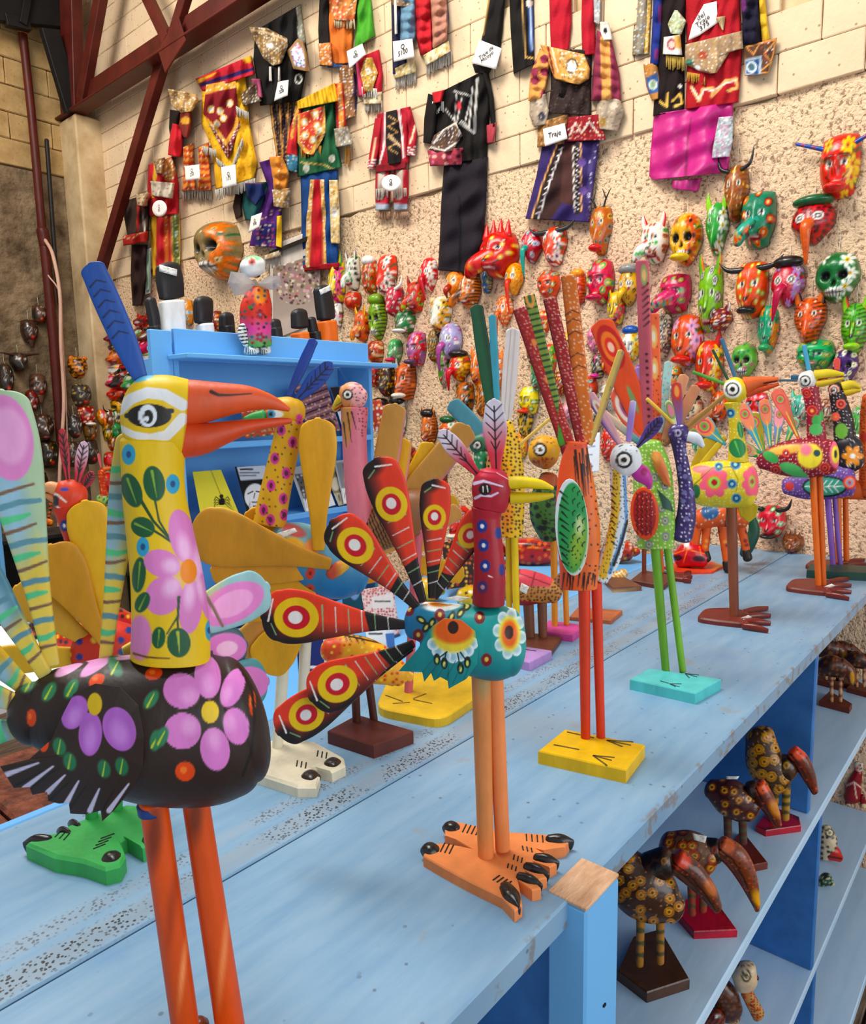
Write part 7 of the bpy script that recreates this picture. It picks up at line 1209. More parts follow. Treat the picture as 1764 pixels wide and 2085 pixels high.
cloth(F, c, 'left_leg', [(1000, -40), (985, 60), (970, 128)], [(1032, -40), (1024, 60), (1018, 110)], '141110', [('L', [(998, -20), (984, 70)], 4, 3, 'C89A4A')], 12); cloth(F, c, 'right_leg', [(1036, -40), (1040, 60), (1046, 150)], [(1086, -40), (1088, 60), (1088, 130)], '141110', [('L', [(1063, -30), (1070, 116), (1090, 118)], 3, 3, 'D8A860'), ('L', [(1080, 10), (1084, 100)], 10, 10, '3A5A98'), ('L', [(1080, 10), (1084, 100)], 3, 3, 'B8C8D8'), ('E', 1078, 6, 7, 8, 'D8C8C0')], 12)
cloth(F, c, 'cap', [(962, 130), (968, 148)], [(1012, 120), (996, 150)], '1A1414', [], 10, -4)
card([(976, 80), (1022, 98), (1010, 141), (961, 128)], 'Traje de\nMicoyo', 'pinkish card reading Traje de Micoyo on the black trousers', .021, .07, -.3)
F, c = costume(1165, 230, 'large costume with golden collar, ruffled maroon sleeves and purple brown trousers')
cloth(F, c, 'red_leg', [(1118, -40), (1120, 50), (1122, 98)], [(1164, -40), (1164, 50), (1158, 106)], 'B01428', [], 12, -2, 3, label='red velvet leg'); cloth(F, c, 'red_leg', [(1186, -40), (1184, 50), (1186, 112)], [(1210, -40), (1212, 50), (1214, 110)], 'B01428', [], 11, -2, 3); cloth(F, c, 'silver_strip', [(1208, -30), (1210, 45)], [(1224, -30), (1222, 50)], 'A8B0B0', beads(5, 1.6, None, 3, ['E8F0E8', '7a8080', 'C88A6A']), 6, -8); cloth(F, c, 'jar_ornament', [(1222, 44), (1222, 82)], [(1240, 44), (1248, 80)], 'E0DCCC', [('E', 1233, 62, 4, 6, 'k')], 16, -10)
cloth(F, c, 'dark_core', [(1122, 100), (1122, 180), (1116, 230)], [(1206, 100), (1204, 180), (1204, 235)], '2E211E', [('D', 6, 1.4, ['5a4640'], 3, .6)], 14)
cloth(F, c, 'golden_collar', [(1100, 90), (1112, 118), (1130, 160), (1150, 166)], [(1190, 110), (1202, 140), (1200, 160), (1180, 172)], 'D89A4A', [('L', [(1116, 94), (1128, 150)], 4, 3, '7E1420'), ('L', [(1124, 96), (1136, 146)], 3, 3, 'E8D8C0'), ('E', 1165, 134, 12, 16, '3a2a2a'), ('E', 1165, 134, 9, 13, 'D8DCDC')] + beads(5.5, 2, ('G', [(1135, 100), (1195, 112), (1195, 165), (1145, 160)]), 4), 12, -14); fringe(F, c, (1138, 166), (1170, 170), 30, '241C1A', -12, 3, 3)
cloth(F, c, 'left_sleeve', [(1100, 98), (1080, 150), (1076, 205)], [(1124, 108), (1116, 160), (1106, 205)], 'D8964A', [('D', 22, 9, ['8A2A44'], 3, .6)], 12, -4, 4, ruff=5); cloth(F, c, 'right_sleeve', [(1216, 60), (1208, 140), (1204, 205)], [(1246, 80), (1262, 150), (1266, 205)], '8A3048', [('L', [(1232, 80), (1236, 200)], 20, 20, 'D89A50')], 14, -4, 4, ruff=6)
cloth(F, c, 'left_cuff', [(1080, 198), (1078, 235), (1088, 258)], [(1112, 190), (1118, 225), (1114, 252)], 'A89680', [('E', 1104, 236, 7, 9, '3A3A48'), ('E', 1100, 210, 8, 7, 'C8B8A0'), ('D', 9, 2, ['C8B8A0', '7a6a5a'], 4, .7)], 10, -8); cloth(F, c, 'right_cuff', [(1218, 205), (1212, 240), (1214, 262)], [(1262, 198), (1272, 225), (1258, 266)], 'A89680', [('E', 1225, 248, 9, 10, 'B8863A'), ('E', 1250, 215, 9, 8, 'C8B8A0'), ('D', 9, 2, ['C8B8A0', '7a6a5a'], 5, .7)], 12, -8)
cloth(F, c, 'fur_belt', [(1096, 250), (1094, 300)], [(1160, 230), (1150, 292)], '9A6A3A', [('D', 7, 2, ['5a3a20', 'D8B078'], 3, .7)], 12, -4); cloth(F, c, 'red_panel', [(1158, 238), (1152, 288)], [(1222, 232), (1234, 284)], '8E1420', [('L', [(1160, 275), (1172, 250), (1185, 270), (1200, 248), (1222, 276)], 4, 4, 'D8C8B8'), ('E', 1172, 262, 8, 9, 'D8B0A0'), ('E', 1172, 262, 5, 6, '8E1420')] + beads(9, 1.6), 9, -12)
cloth(F, c, 'trousers', [(1106, 290), (1092, 360), (1070, 445)], [(1222, 285), (1210, 370), (1200, 452)], '35265F', [('G', [(1148, 290), (1168, 290), (1165, 380), (1120, 450), (1095, 450)], '3A2220'), ('G', [(1150, 292), (1172, 292), (1170, 420), (1140, 410)], '4A2A26'), ('L', [(1140, 295), (1112, 370), (1088, 448)], 12, 12, '2a1e1e'), ('L', [(1134, 295), (1106, 370), (1082, 448)], 3, 3, 'E8A860'), ('L', [(1146, 300), (1120, 370), (1096, 448)], 2.5, 2.5, 'E8E0D8'), ('L', [(1174, 290), (1176, 430)], 12, 12, '2a1e1e'), ('L', [(1183, 290), (1184, 430)], 3, 3, 'E8A860'), ('L', [(1167, 295), (1170, 430)], 2.5, 2.5, 'E8E0D8'), ('L', [(1214, 295), (1202, 340), (1200, 450)], 9, 9, '4a3a70')] + [('L', [(1138 - k * 4.6, 305 + k * 13), (1146 - k * 4.6, 300 + k * 13)], 2, 2, 'E8E0D8') for k in range(11)] + [('L', [(1171, 300 + k * 11), (1180, 306 + k * 11)], 2, 2, 'E8E0D8') for k in range(12)] + [('D', 9, 2.4, ['C8C0D8'], 5, .8, ('L', [(1214, 295), (1202, 340), (1200, 450)], 9)), ('E', 1185, 330, 8, 9, '6A4A90'), ('E', 1188, 388, 8, 9, '6A4A90')], 13, 0, 5, .06)
card([(1106, 262), (1150, 250), (1156, 282), (1110, 298)], 'Traje', 'creased white card on the fur belt of the large costume', .026, .07)
F, c = costume(1410, 200, 'largest costume at right with red embroidered panel and magenta satin trousers')
cloth(F, c, 'trousers', [(1332, 232), (1326, 300), (1322, 358), (1330, 366)], [(1494, 206), (1490, 280), (1484, 345), (1470, 352)], 'C2107A', [('L', [(1408, 240), (1400, 290), (1396, 366)], 3, 6, '8A0A54')], 20, 0, 9, .045, 1., mat='satin'); cloth(F, c, 'trouser_leg', [(1368, 368), (1370, 384)], [(1430, 362), (1422, 390)], 'B01070', [], 9, -4, 4, mat='satin'); cloth(F, c, 'silver_patch', [(1464, 238), (1452, 300), (1450, 322)], [(1494, 236), (1492, 290), (1486, 318)], 'B8BCC0', beads(5.5, 2, None, 4, ['F4F4F4', 'C87AA0', '8AB0A0', '888888']), 6, -20)
cloth(F, c, 'black_tunic', [(1340, -40), (1338, 120), (1330, 236)], [(1400, -40), (1394, 120), (1394, 222)], '1C100F', [('L', [(1344, 206), (1358, 216), (1360, 190)], 5, 5, 'E0B050'), ('L', [(1370, 205), (1385, 190), (1390, 210), (1374, 216)], 5, 5, 'E0B050'), ('E', 1385, 175, 4, 4, 'w')], 16)
cloth(F, c, 'red_tunic', [(1394, -40), (1400, 120), (1396, 222)], [(1506, -40), (1512, 110), (1504, 208)], 'A8121E', [('L', [(1408, 176), (1424, 205), (1432, 180), (1452, 180), (1450, 196), (1478, 164), (1500, 160), (1502, 178), (1484, 184)], 7, 7, 'E0A860'), ('L', [(1410, 178), (1424, 202), (1434, 182), (1452, 184), (1480, 168), (1498, 164)], 3, 3, 'E8E0D8')], 18, -3)
cloth(F, c, 'shoulder_yoke', [(1396, 90), (1396, 130), (1424, 145), (1446, 150)], [(1512, 62), (1514, 98), (1486, 106), (1460, 148)], 'A88866', [('E', 1432, 112, 10, 8, 'B84A2A'), ('E', 1404, 126, 8, 6, '2A7A6A'), ('E', 1454, 106, 8, 12, 'C8A070'), ('E', 1420, 138, 6, 6, 'D8DCE0')] + beads(8, 1.6), 16, -20); fringe(F, c, (1400, 146), (1436, 152), 20, 'D8A03A', -22); cloth(F, c, 'gold_scroll', [(1456, 35), (1470, 60)], [(1478, 32), (1474, 62)], 'C8B080', [], 14, -16)
cloth(F, c, 'green_diamond', [(1374, 20), (1360, 48), (1366, 68)], [(1380, 20), (1398, 42), (1388, 70)], 'A8B48A', beads(6, 1.8), 8, -16); cloth(F, c, 'white_bib', [(1352, 75), (1350, 110)], [(1386, 70), (1390, 112)], 'D8D4CC', [('E', 1368, 90, 9, 12, 'A83A4A'), ('E', 1368, 90, 6, 8, 'D8C0B0'), ('G', [(1374, 70), (1400, 76), (1398, 100), (1376, 98)], 'E0A850')], 10, -18); fringe(F, c, (1356, 112), (1394, 116), 28, 'D8B050', -20)
cloth(F, c, 'grey_roll', [(1302, -40), (1296, 50), (1290, 108)], [(1318, -40), (1320, 50), (1312, 112)], '8A8274', beads(7, 1.6), 9); cloth(F, c, 'gold_strip', [(1318, -40), (1314, 60), (1310, 110)], [(1330, -40), (1324, 60), (1322, 110)], 'C89A3A', beads(6, 1.7), 7); cloth(F, c, 'blue_sleeve', [(1332, -40), (1328, 60), (1324, 130)], [(1352, -40), (1348, 60), (1342, 132)], '1E2E7A', [('E', 1346, 28, 6, 20, '7A2A6A'), ('E', 1338, 110, 6, 12, '7A2A6A')], 11, -6, ruff=4); cloth(F, c, 'left_cuff', [(1310, 130), (1316, 175), (1328, 205)], [(1338, 128), (1344, 165), (1342, 200)], 'B87A3A', [('G', [(1314, 158), (1340, 148), (1346, 184), (1322, 192)], '3A5A90'), ('E', 1330, 172, 9, 10, 'C8D0C8'), ('E', 1330, 172, 6, 7, '8AA07A')] + beads(8, 1.6, ('G', [(1310, 128), (1340, 128), (1340, 148), (1312, 156)])), 10, -8)
cloth(F, c, 'navy_sleeve', [(1506, -40), (1512, 40), (1510, 92)], [(1544, -40), (1548, 40), (1552, 86)], '17152A', [('E', 1512, 10, 8, 14, '6A2A6A')], 14, -6, 5, ruff=5); cloth(F, c, 'yellow_sleeve', [(1544, -30), (1546, 40), (1552, 86)], [(1556, -30), (1562, 30), (1568, 80)], 'E0B02A', [], 9, -4, 4, ruff=4)
cloth(F, c, 'right_cuff', [(1516, 94), (1516, 125), (1517, 154)], [(1583, 76), (1578, 110), (1564, 150)], '5A3A2A', [('L', [(1516, 95), (1582, 78), (1566, 148), (1518, 152), (1516, 95)], 4, 4, 'D8904A'), ('L', [(1520, 96), (1535, 110), (1545, 92)], 3, 3, 'D8904A'), ('L', [(1580, 82), (1556, 110), (1572, 125), (1552, 142)], 3, 3, 'D8904A'), ('G', [(1517, 120), (1552, 113), (1550, 152), (1518, 152)], 'A8B8C8'), ('G', [(1519, 125), (1546, 120), (1544, 150), (1520, 150)], '2A5088'), ('E', 1531, 136, 11, 12, 'D8E0E4'), ('E', 1531, 136, 7, 8, '4A6A78')] + beads(7, 1.6, ('G', [(1550, 84), (1580, 80), (1568, 140), (1554, 120)]), 3, ['C83A3A', '3A6A3A', 'E8E0D0']), 9, -8)
card([(1434, 8), (1460, 2), (1462, 46), (1424, 72), (1402, 82), (1410, 50)], 'del\nTraje\n375', 'large curled white card on the magenta costume', .022, .085, -.35)
F, c = costume(1300, 115, 'small grey rolled legging hanging alone left of the magenta costume', 'rolled_legging')
cloth(F, c, 'roll', [(1290, 60), (1288, 112)], [(1306, 60), (1304, 112)], '7A7264', beads(7, 1.6), 7)
# ================================================= blue bookcase with books and carvings on top
YB = 1.80
bk = empty('bookcase', (1.4, YB, -.14), 0, 'bright blue painted bookcase behind the birds, with books leaning on its ledges', 'bookcase')
bo_ = np.array(bk.location)
def bb(nm, a, b, r=.002, mat='blue_bookcase_paint'): return box(nm, np.array(a) - bo_, np.array(b) - bo_, mat, bk, r)
bb('header_board', (1.052, 1.80, 1.862), (1.775, 1.815, 1.932)); bb('side_board', (.985, 1.80, -.14), (1.045, 1.82, 1.925)); bb('side_board', (1.046, 1.80, -.14), (1.062, 1.97, 1.861)); bb('side_board', (1.775, 1.80, -.14), (1.789, 1.97, 1.861))
bb('back_board', (1.063, 1.955, -.14), (1.774, 1.97, 1.861)); bb('top_board', (1.063, 1.816, 1.885), (1.774, 1.97, 1.897)); bb('front_ledge', (1.028, 1.70, 1.848), (1.81, 1.799, 1.8605))
for k, z in enumerate((1.618, 1.383, 1.14)):
    bb('shelf', (1.063, 1.802, z - .012), (1.774, 1.954, z)); bb('ledge_lip', (1.063, 1.785, z - .012), (1.774, 1.801, z + .006))
    bb('panel_batten', (1.063, 1.93, z + .03), (1.095, 1.954, z + .2))
def book(pix, Y, cover, ops, label, th=7, slope=(0, -.25), grp='books on the bookcase ledges', nm='book'):
    c = np.array(pix, float).mean(0); F = Fr(onY(*c, Y), (0, 1), floor=False); t = thing(nm, F, label, 'book', grp)
    cv = plate(F, t, 'cover', pix, cover, ops, off=0, th=2, slope=slope, step=2.2, mat='paper'); plate(F, t, 'pages', [(c[0] + (x - c[0]) * .97, c[1] + (y - c[1]) * .98) for x, y in pix], 'E8E0D0', [], off=th / 2 + 1, th=th, slope=slope, step=8, rings=3, mat='paper'); return t
tl = lambda x, y, w, n=1, c='k', lw=2: [('L', [(x + k % 2, y + 6 * k), (x + w - (k * 7) % 9, y + 5.5 * k)], lw, lw, c) for k in range(n)]
book([(392, 960), (450, 956), (488, 1048), (410, 1056)], 1.83, 'E8D83A', [('E', 452, 1022, 6, 9, 'k'), ('E', 451, 1010, 4, 4, 'k'), ('L', [(430, 958), (450, 1008)], 1, 1, '6a6018')] + [('L', [(452, 1020), (452 + s * 12, 1020 + a), (452 + s * 16, 1020 + a + 7)], 1.5, 1, 'k') for s in (-1, 1) for a in (-9, -3, 3, 9)], 'yellow notebook with a black spider drawn on its cover')
book([(478, 950), (540, 946), (572, 1050), (508, 1060)], 1.84, '1C1C1E', [('G', [(482, 950), (540, 946), (550, 974), (490, 978)], 'D8DCE4')] + tl(490, 955, 24, 1, 'k', 3) + tl(488, 962, 40, 2, '555555', 2) + [('E', 520, 1010, 22, 26, 'E8E8E6'), ('L', [(505, 1005), (515, 1000)], 2, 2, 'k'), ('L', [(522, 1000), (534, 1002)], 2, 2, 'k'), ('L', [(512, 1022), (528, 1022)], 2, 2, 'k'), ('L', [(519, 1004), (517, 1014)], 1.5, 1, 'k')], 'black and white book with a line drawn face on its cover')
book([(590, 952), (650, 940), (684, 1028), (622, 1044)], 1.84, 'A8AAAC', [('G', [(600, 965), (660, 960), (672, 1005), (618, 1015)], '5A5A58'), ('D', 7, 2, ['C8C8C4', '2a2a2a'], 4, .8, ('G', [(600, 965), (660, 960), (672, 1005), (618, 1015)])), ('G', [(618, 1015), (676, 1004), (684, 1030), (624, 1044)], 'F0F0EC')] + tl(630, 1024, 36), 'grey book with a rocky photograph, its spine toward the yellow neck')
book([(655, 944), (684, 940), (712, 1024), (690, 1030)], 1.845, 'C8BCA0', [('G', [(662, 962), (692, 958), (704, 1000), (680, 1004)], '8A7A5A'), ('E', 684, 985, 9, 14, 'D8CCB0')] + tl(690, 1012, 18), 'tan book partly hidden by the long yellow feather')
book([(680, 938), (722, 932), (738, 1020), (700, 1026)], 1.84, 'B8BABC', [('G', [(684, 942), (724, 936), (732, 990), (696, 994)], '8A8C8C'), ('L', [(700, 945), (708, 990)], 4, 3, '3a3a3a'), ('L', [(714, 942), (720, 988)], 3, 3, 'E8E8E8'), ('E', 706, 975, 6, 12, 'C8A070'), ('G', [(696, 994), (734, 990), (738, 1022), (700, 1026)], 'F2F0EA')] + tl(704, 1004, 28, 2), 'book with a pale waterfall photograph, furthest right on the lower ledge')
book([(596, 784), (664, 778), (694, 876), (630, 884)], 1.83, '8A5A62', [('S', 600, 780, 640, 885, 14, .4, 'B88A8A'), ('S', 600, 780, 640, 885, 7, .2, '3A2A3A'), ('D', 9, 2, ['E0A060', 'D8B8B0'], 3, .6), ('L', [(600, 790), (660, 784)], 3, 3, 'D8A070')], 'book with a dusty red woven textile cover')
book([(672, 788), (716, 784), (748, 872), (700, 880)], 1.84, 'E4E4E4', [('G', [(672, 788), (690, 786), (708, 830), (688, 838)], '2A2A2C'), ('D', 6, 2, ['9a9a9a', '4a4a4a'], 3, .7, ('G', [(690, 786), (718, 784), (736, 840), (708, 846)]))] + tl(704, 856, 28, 2), 'white book with black corner behind the pink bird head')
book([(484, 800), (545, 796), (566, 884), (500, 892)], 1.84, 'C8503A', [('D', 10, 3, ['E8C060', '3A7A4A', 'F0E0D0'], 3, .8)], 'orange patterned book seen through the open orange beak')
book([(745, 818), (775, 812), (794, 872), (764, 878)], 1.84, 'B83A34', [('D', 9, 3, ['E8C060', 'E8E0D0'], 3, .8)], 'small red book at the right end of the upper ledge')
# carvings standing on top, seen from behind
def dark_carving(st, blk, label, sticker_=None, z=1.8975, bc='EDEBE6', Y=1.89):
    x = (blk[0] + blk[1]) / 2; F = Fr(onY(x, 700, Y) * [1, 1, 0] + [0, 0, z], (0, 1), floor=False); t = thing('standing_carving', F, label, 'carving', 'dark backed carvings on top of the bookcase')
    part(F, t, 'head', st, '1C1A1B', [], mat='painted_wood', step=2.4, e=3, cap=(.8, .3))
    zz = proj(F.o)[1]; part(F, t, 'body', [((blk[0] + blk[1]) / 2 - 2, blk[2], (blk[1] - blk[0]) / 2, 14), (x, (blk[2] + zz) / 2, (blk[1] - blk[0]) / 2, 15), (x, zz - 2, (blk[1] - blk[0]) / 2 + 1, 15)], bc, step=3, e=4, cap=(.2, .02))
    if sticker_: sticker(F, t, sticker_, -15)
dark_carving([(342, 545, 24, 10), (346, 575, 26, 12), (350, 605, 24, 10)], (328, 374, 614), 'largest black slab headed carving with white block body and barcode sticker', [(325, 538), (361, 548), (360, 562), (324, 552)])
dark_carving([(306, 612, 10, 8), (312, 640, 11, 9), (316, 665, 10, 8)], (306, 324, 664), 'thin black carving left of the large white bodied one', bc='1C1A1B')
dark_carving([(414, 614, 18, 10), (414, 635, 18, 11), (414, 655, 16, 10)], (404, 432, 660), 'black slab headed carving with a small white base, third from the left')
dark_carving([(461, 645, 13, 9), (462, 665, 14, 10)], (452, 474, 664), 'short plain black carving just left of the plastic wrapped parrot', bc='1C1A1B')
dark_carving([(559, 656, 10, 8), (560, 670, 11, 9)], (550, 569, 668), 'short black carving just right of the plastic wrapped parrot', bc='1C1A1B')
dark_carving([(609, 638, 14, 9), (611, 665, 15, 10)], (600, 624, 678), 'black slab headed carving with an orange foot beside it', bc='F0702A')
dark_carving([(634, 650, 7, 6), (638, 675, 8, 7)], (632, 646, 676), 'narrowest black carving between the two orange footed ones', bc='1C1A1B')
dark_carving([(656, 590, 15, 9), (661, 620, 16, 10), (664, 648, 15, 10)], (652, 680, 655), 'tall black slab headed carving with orange body and sticker at the right end', [(650, 590), (672, 580), (675, 590), (653, 600)], bc='F0702A')
# plastic wrapped parrot on the ledge
m, n, l, b = nt('clear_plastic'); MATS['clear_plastic'] = m; b.inputs['Base Color'].default_value = (.92, .92, .95, 1); b.inputs['Roughness'].default_value = .18; b.inputs['Transmission Weight'].default_value = .0; b.inputs['Alpha'].default_value = .5; b.inputs['Specular IOR Level'].default_value = .8
no = N(n, 'ShaderNodeTexNoise', i_Scale=60., i_Detail=3.); bp_ = N(n, 'ShaderNodeBump', i_Strength=1., i_Distance=.01); l.new(no.outputs['Fac'], bp_.inputs['Height']); l.new(bp_.outputs[0], b.inputs['Normal'])
F = Fr(np.array([1.242, 1.75, 1.861]), (0, 1)); pt0 = thing('carved_parrot', F, 'white headed parrot carving with flowered body and plastic wrap bow at its neck, on the bookcase ledge', 'carving'); pt0['label'] = 'white headed flowered parrot carving with a plastic bow at its neck, on the blue ledge'
part(F, pt0, 'body', [(526, 590, 18, 16), (522, 620, 27, 22), (521, 650, 27, 24), (523, 680, 24, 22), (526, 706, 23, 22)], 'D8382A', [('A', 0, 640, 0, 665, 'E84A9A'), ('A', 0, 676, 0, 700, '4AA04A'), ('E', 530, 600, 14, 20, 0, .4, 'F08A2A'), ('D', 13, 3, ['B01A20', '1E5A6A', 'k'], 5, .8), ('F', 530, 640, 10, 5, '9A1A1A', '4A8AC0'), ('F', 530, 686, 10, 5, '9A1A1A', '4A8AC0'), ('E', 510, 625, 6, 4, '3A7A3A')], step=1.8, cap=(.4, .1))
part(F, pt0, 'head', [(514, 540, 22, 18), (516, 552, 20, 17)], 'E8E8E4', [('E', 512, 523, 22, 8, 0, .4, '7FC08A'), ('E', 513, 532, 9, 9, 'D8C8C0'), ('E', 513, 532, 7, 7, 'D8402A'), ('E', 513, 532, 3, 3, 'k')], step=1.7, cap=(.9, .6)); part(F, pt0, 'beak', [(520, 556, 10, 10), (524, 562, 5, 6)], 'E8B82A', [('E', 528, 562, 4, 5, 'k')], step=2)
part(F, pt0, 'tail', [(497, 664, 10, 6), (496, 680, 11, 6), (503, 700, 8, 5)], 'EDEDE8', [('S', 495, 655, 500, 705, 7, .4, 'k')], step=1.6)
for x in (512, 536): part(F, pt0, 'foot', [(x, 708, 10, 12), (x, 716, 10, 14)], 'EDEDE8', [('S', x - 11, 0, x + 11, 0, 5, .35, 'k')], step=1.6, e=3)
for nm, ol, cc in (('plastic_bow', [(520, 578), (500, 556), (470, 552), (464, 575), (478, 602), (500, 598)], (498, 578)), ('plastic_bow', [(524, 578), (545, 562), (570, 560), (574, 578), (558, 590), (538, 588)], (548, 575))): plate(F, pt0, nm, ol, 'w', [], off=-18, th=6, dome=12, step=3, mat='clear_plastic', center=cc)
part(F, pt0, 'plastic_knot', [(516, 572, 5, 5), (522, 584, 7, 6)], 'w', step=2, mat='clear_plastic')
# framed photograph on the wall
F = Fr(onX(600, 590, XW - .03), (1, 0), floor=False); t = thing('framed_photograph', F, 'framed crowd photograph hanging on the wall behind the carvings on the bookcase', 'picture')
plate(F, t, 'mat_board', [(550, 500), (652, 462), (652, 690), (550, 720)], 'CFC4B8', [], off=0, th=3, step=6); plate(F, t, 'print', [(556, 545), (650, 515), (650, 655), (556, 692)], 'A8968C', [('A', 0, 640, 0, 560, '8A7A6A'), ('D', 12, 3.5, ['B86A6A', '6A5A3A', 'D8C8B8', '4A3A34', 'C89AA0'], 3, .9, ('E', 604, 570, 50, 50)), ('D', 7, 2, ['5A3A34', 'C8B090', 'A86A8A'], 6, .8, ('E', 604, 575, 46, 42)), ('E', 600, 665, 50, 22, 0, .4, 'B8A89C')], off=-3, th=1, step=2.2, mat='paper')
for a_, b_ in (((548, 512), (652, 470)),): plate(F, t, 'frame_bar', [a_, b_, (b_[0], b_[1] + 9), (a_[0], a_[1] + 9)], '1A1614', [], off=-4, th=8, step=4)
# framed paper left of the tall black carving
F = Fr(onX(300, 555, XW - .03), (1, 0), floor=False); t = thing('framed_print', F, 'narrow pale green framed print on the wall left of the tallest black carving', 'picture'); plate(F, t, 'frame', [(296, 508), (308, 504), (306, 596), (296, 600)], 'DDE0DC', [], off=0, th=6, step=4); plate(F, t, 'print', [(298, 514), (306, 511), (304, 590), (298, 594)], '8AA08A', [], off=-4, th=1, step=4, mat='paper')
# white price sheet among the birds
F = Fr(onZ(1208, 1000, 1.15) if False else np.array([2.1, .97, 1.15]), None); 
sx, sy = proj(F.o); t = thing('price_sheet', F, 'upright white paper sheet with small print behind the orange bird', 'paper'); plate(F, t, 'sheet', [(1188, 884), (1222, 880), (1220, 960), (1190, 962)], 'F2F4F8', [('L', [(1192, 912), (1212, 908)], 1.5, 1.5, '5A6AA0'), ('L', [(1194, 926), (1206, 925)], 2, 2, '8a8a9a'), ('L', [(1203, 944), (1204, 956)], 2, 2, 'k'), ('L', [(1200, 948), (1207, 948)], 2, 2, 'k')], off=0, th=1, step=3, mat='paper'); leg(F, t, (1205, 960), (1205, sy), 4, 5, 'a', name='stand_rod')
slab(F, t, 'stand_foot', [(1190, sy), (1205, sy - 6), (1222, sy), (1206, sy + 6)], .006, 'N')
# ================================================= side tables behind the counter
s2 = empty('side_table', (1.3, 1.42, -.14), 0, 'lower blue table behind the counter carrying books and magazines', 'table'); so = np.array(s2.location)
box('table_top', np.array((.66, 1.09, 1.06)) - so, np.array((2.86, 1.76, 1.085)) - so, 'blue_bookcase_paint', s2)
for x in (.68, 1.75, 2.80):
    for y in (1.11, 1.7): box('leg', np.array((x, y, -.14)) - so, np.array((x + .04, y + .04, 1.059)) - so, 'blue_bookcase_paint', s2)
def flatbook(pix, z, h, cover, ops, label, nm='magazine', cat='magazine'):
    c = np.array(pix, float).mean(0); F = Fr(onZ(*c, z)); t = thing(nm, F, label, cat, 'books and magazines on the side table'); slab(F, t, 'cover', pix, h, cover, ops, z0=z, mat='paper', bev=.0005)
def standbook(pix, y0, cover, ops, label):
    c = np.array(pix, float).mean(0); P = onZ(c[0], max(p[1] for p in pix), 1.087); F = Fr(P, (0, 1), floor=False); t = thing('book', F, label, 'book', 'books and magazines on the side table'); plate(F, t, 'cover', pix, cover, ops, off=0, th=8, slope=(0, -.2), step=2.4, mat='paper')
standbook([(604, 1312), (658, 1300), (664, 1420), (612, 1432)], 1.14, '23306E', tl(612, 1358, 44, 1, 'w', 6) + tl(614, 1372, 36, 1, '9AA4C8', 2), 'navy blue book with a white title below the yellow feather')
standbook([(690, 1150), (735, 1140), (745, 1240), (700, 1250)], 1.45, '1A4A5A', [('E', 722, 1195, 12, 26, '7A9AC8'), ('E', 722, 1180, 7, 8, 'D8B090')], 'dark teal book with a blue figure on its cover')
standbook([(735, 1200), (800, 1190), (815, 1290), (750, 1300)], 1.40, 'E8D8D0', [('D', 6, 2, ['C83A3A', 'D86A6A'], 3, .9), ('G', [(756, 1215), (800, 1208), (803, 1235), (760, 1240)], 'F0E4DC')] + tl(764, 1224, 30, 1, '555555', 3), 'cream book densely printed in red')
standbook([(742, 1270), (800, 1262), (806, 1330), (752, 1335)], 1.30, 'E4E8EA', [('G', [(745, 1280), (785, 1272), (790, 1310), (752, 1315)], 'F4F2EC'), ('G', [(785, 1290), (803, 1288), (805, 1325), (790, 1328)], '4A7AB8')] + tl(752, 1290, 26, 1, 'k', 3), 'white magazine with a blue corner behind the red feathers')
standbook([(470, 1130), (520, 1120), (540, 1230), (488, 1240)], 1.5, '1F5A8A', [('D', 14, 4, ['2A2A2A', 'E8B040'], 3, .7)], 'blue book behind the pink tail paddles')
standbook([(900, 1105), (960, 1090), (972, 1190), (910, 1200)], 1.5, '3A2A24', [('D', 9, 3, ['D8703A', 'E8B040', 'B03A2A'], 3, .8)], 'dark book with orange ornament behind the fan feathers')
standbook([(640, 1290), (690, 1282), (700, 1360), (650, 1366)], 1.2, 'D8DCD8', [('D', 8, 2, ['6a6a6a'], 4, .7)], 'light grey magazine next to the navy book')
wt = empty('white_table', (.42, 1.85, -.14), 0, 'white topped table at far left piled with red painted carvings', 'table'); so = np.array(wt.location)
box('table_top', np.array((-.3, 1.78, 1.03)) - so, np.array((.93, 2.5, 1.05)) - so, 'white_card', wt)
for x in (-.28, .87):
    for y in (1.80, 2.44): box('leg', np.array((x, y, -.14)) - so, np.array((x + .04, y + .04, 1.029)) - so, 'blue_bookcase_paint', wt)
def lump(cx, cy, z, w, h, col, ops, label, nm='carved_turtle', cat='carving', grp=None, par=None):
    F = Fr(onZ(cx, cy, z)); t = thing(nm, F, label, cat, grp)
    part(F, t, 'shell', [(cx - w * .3, cy - h * .5, h * .42, h * .5), (cx, cy - h * .55, h * .5, h * .6), (cx + w * .3, cy - h * .5, h * .42, h * .5)], col, ops, mat='varnished_wood', step=2.6, e=2.4, cap=(.7, .7)); part(F, t, 'head', [(cx + w * .5, cy - h * .45, h * .2, h * .2), (cx + w * .66, cy - h * .5, h * .16, h * .16)], col, [('D', 6, 2, ['k', 'y'], 2, .7)], mat='varnished_wood', step=2.6); return F, t
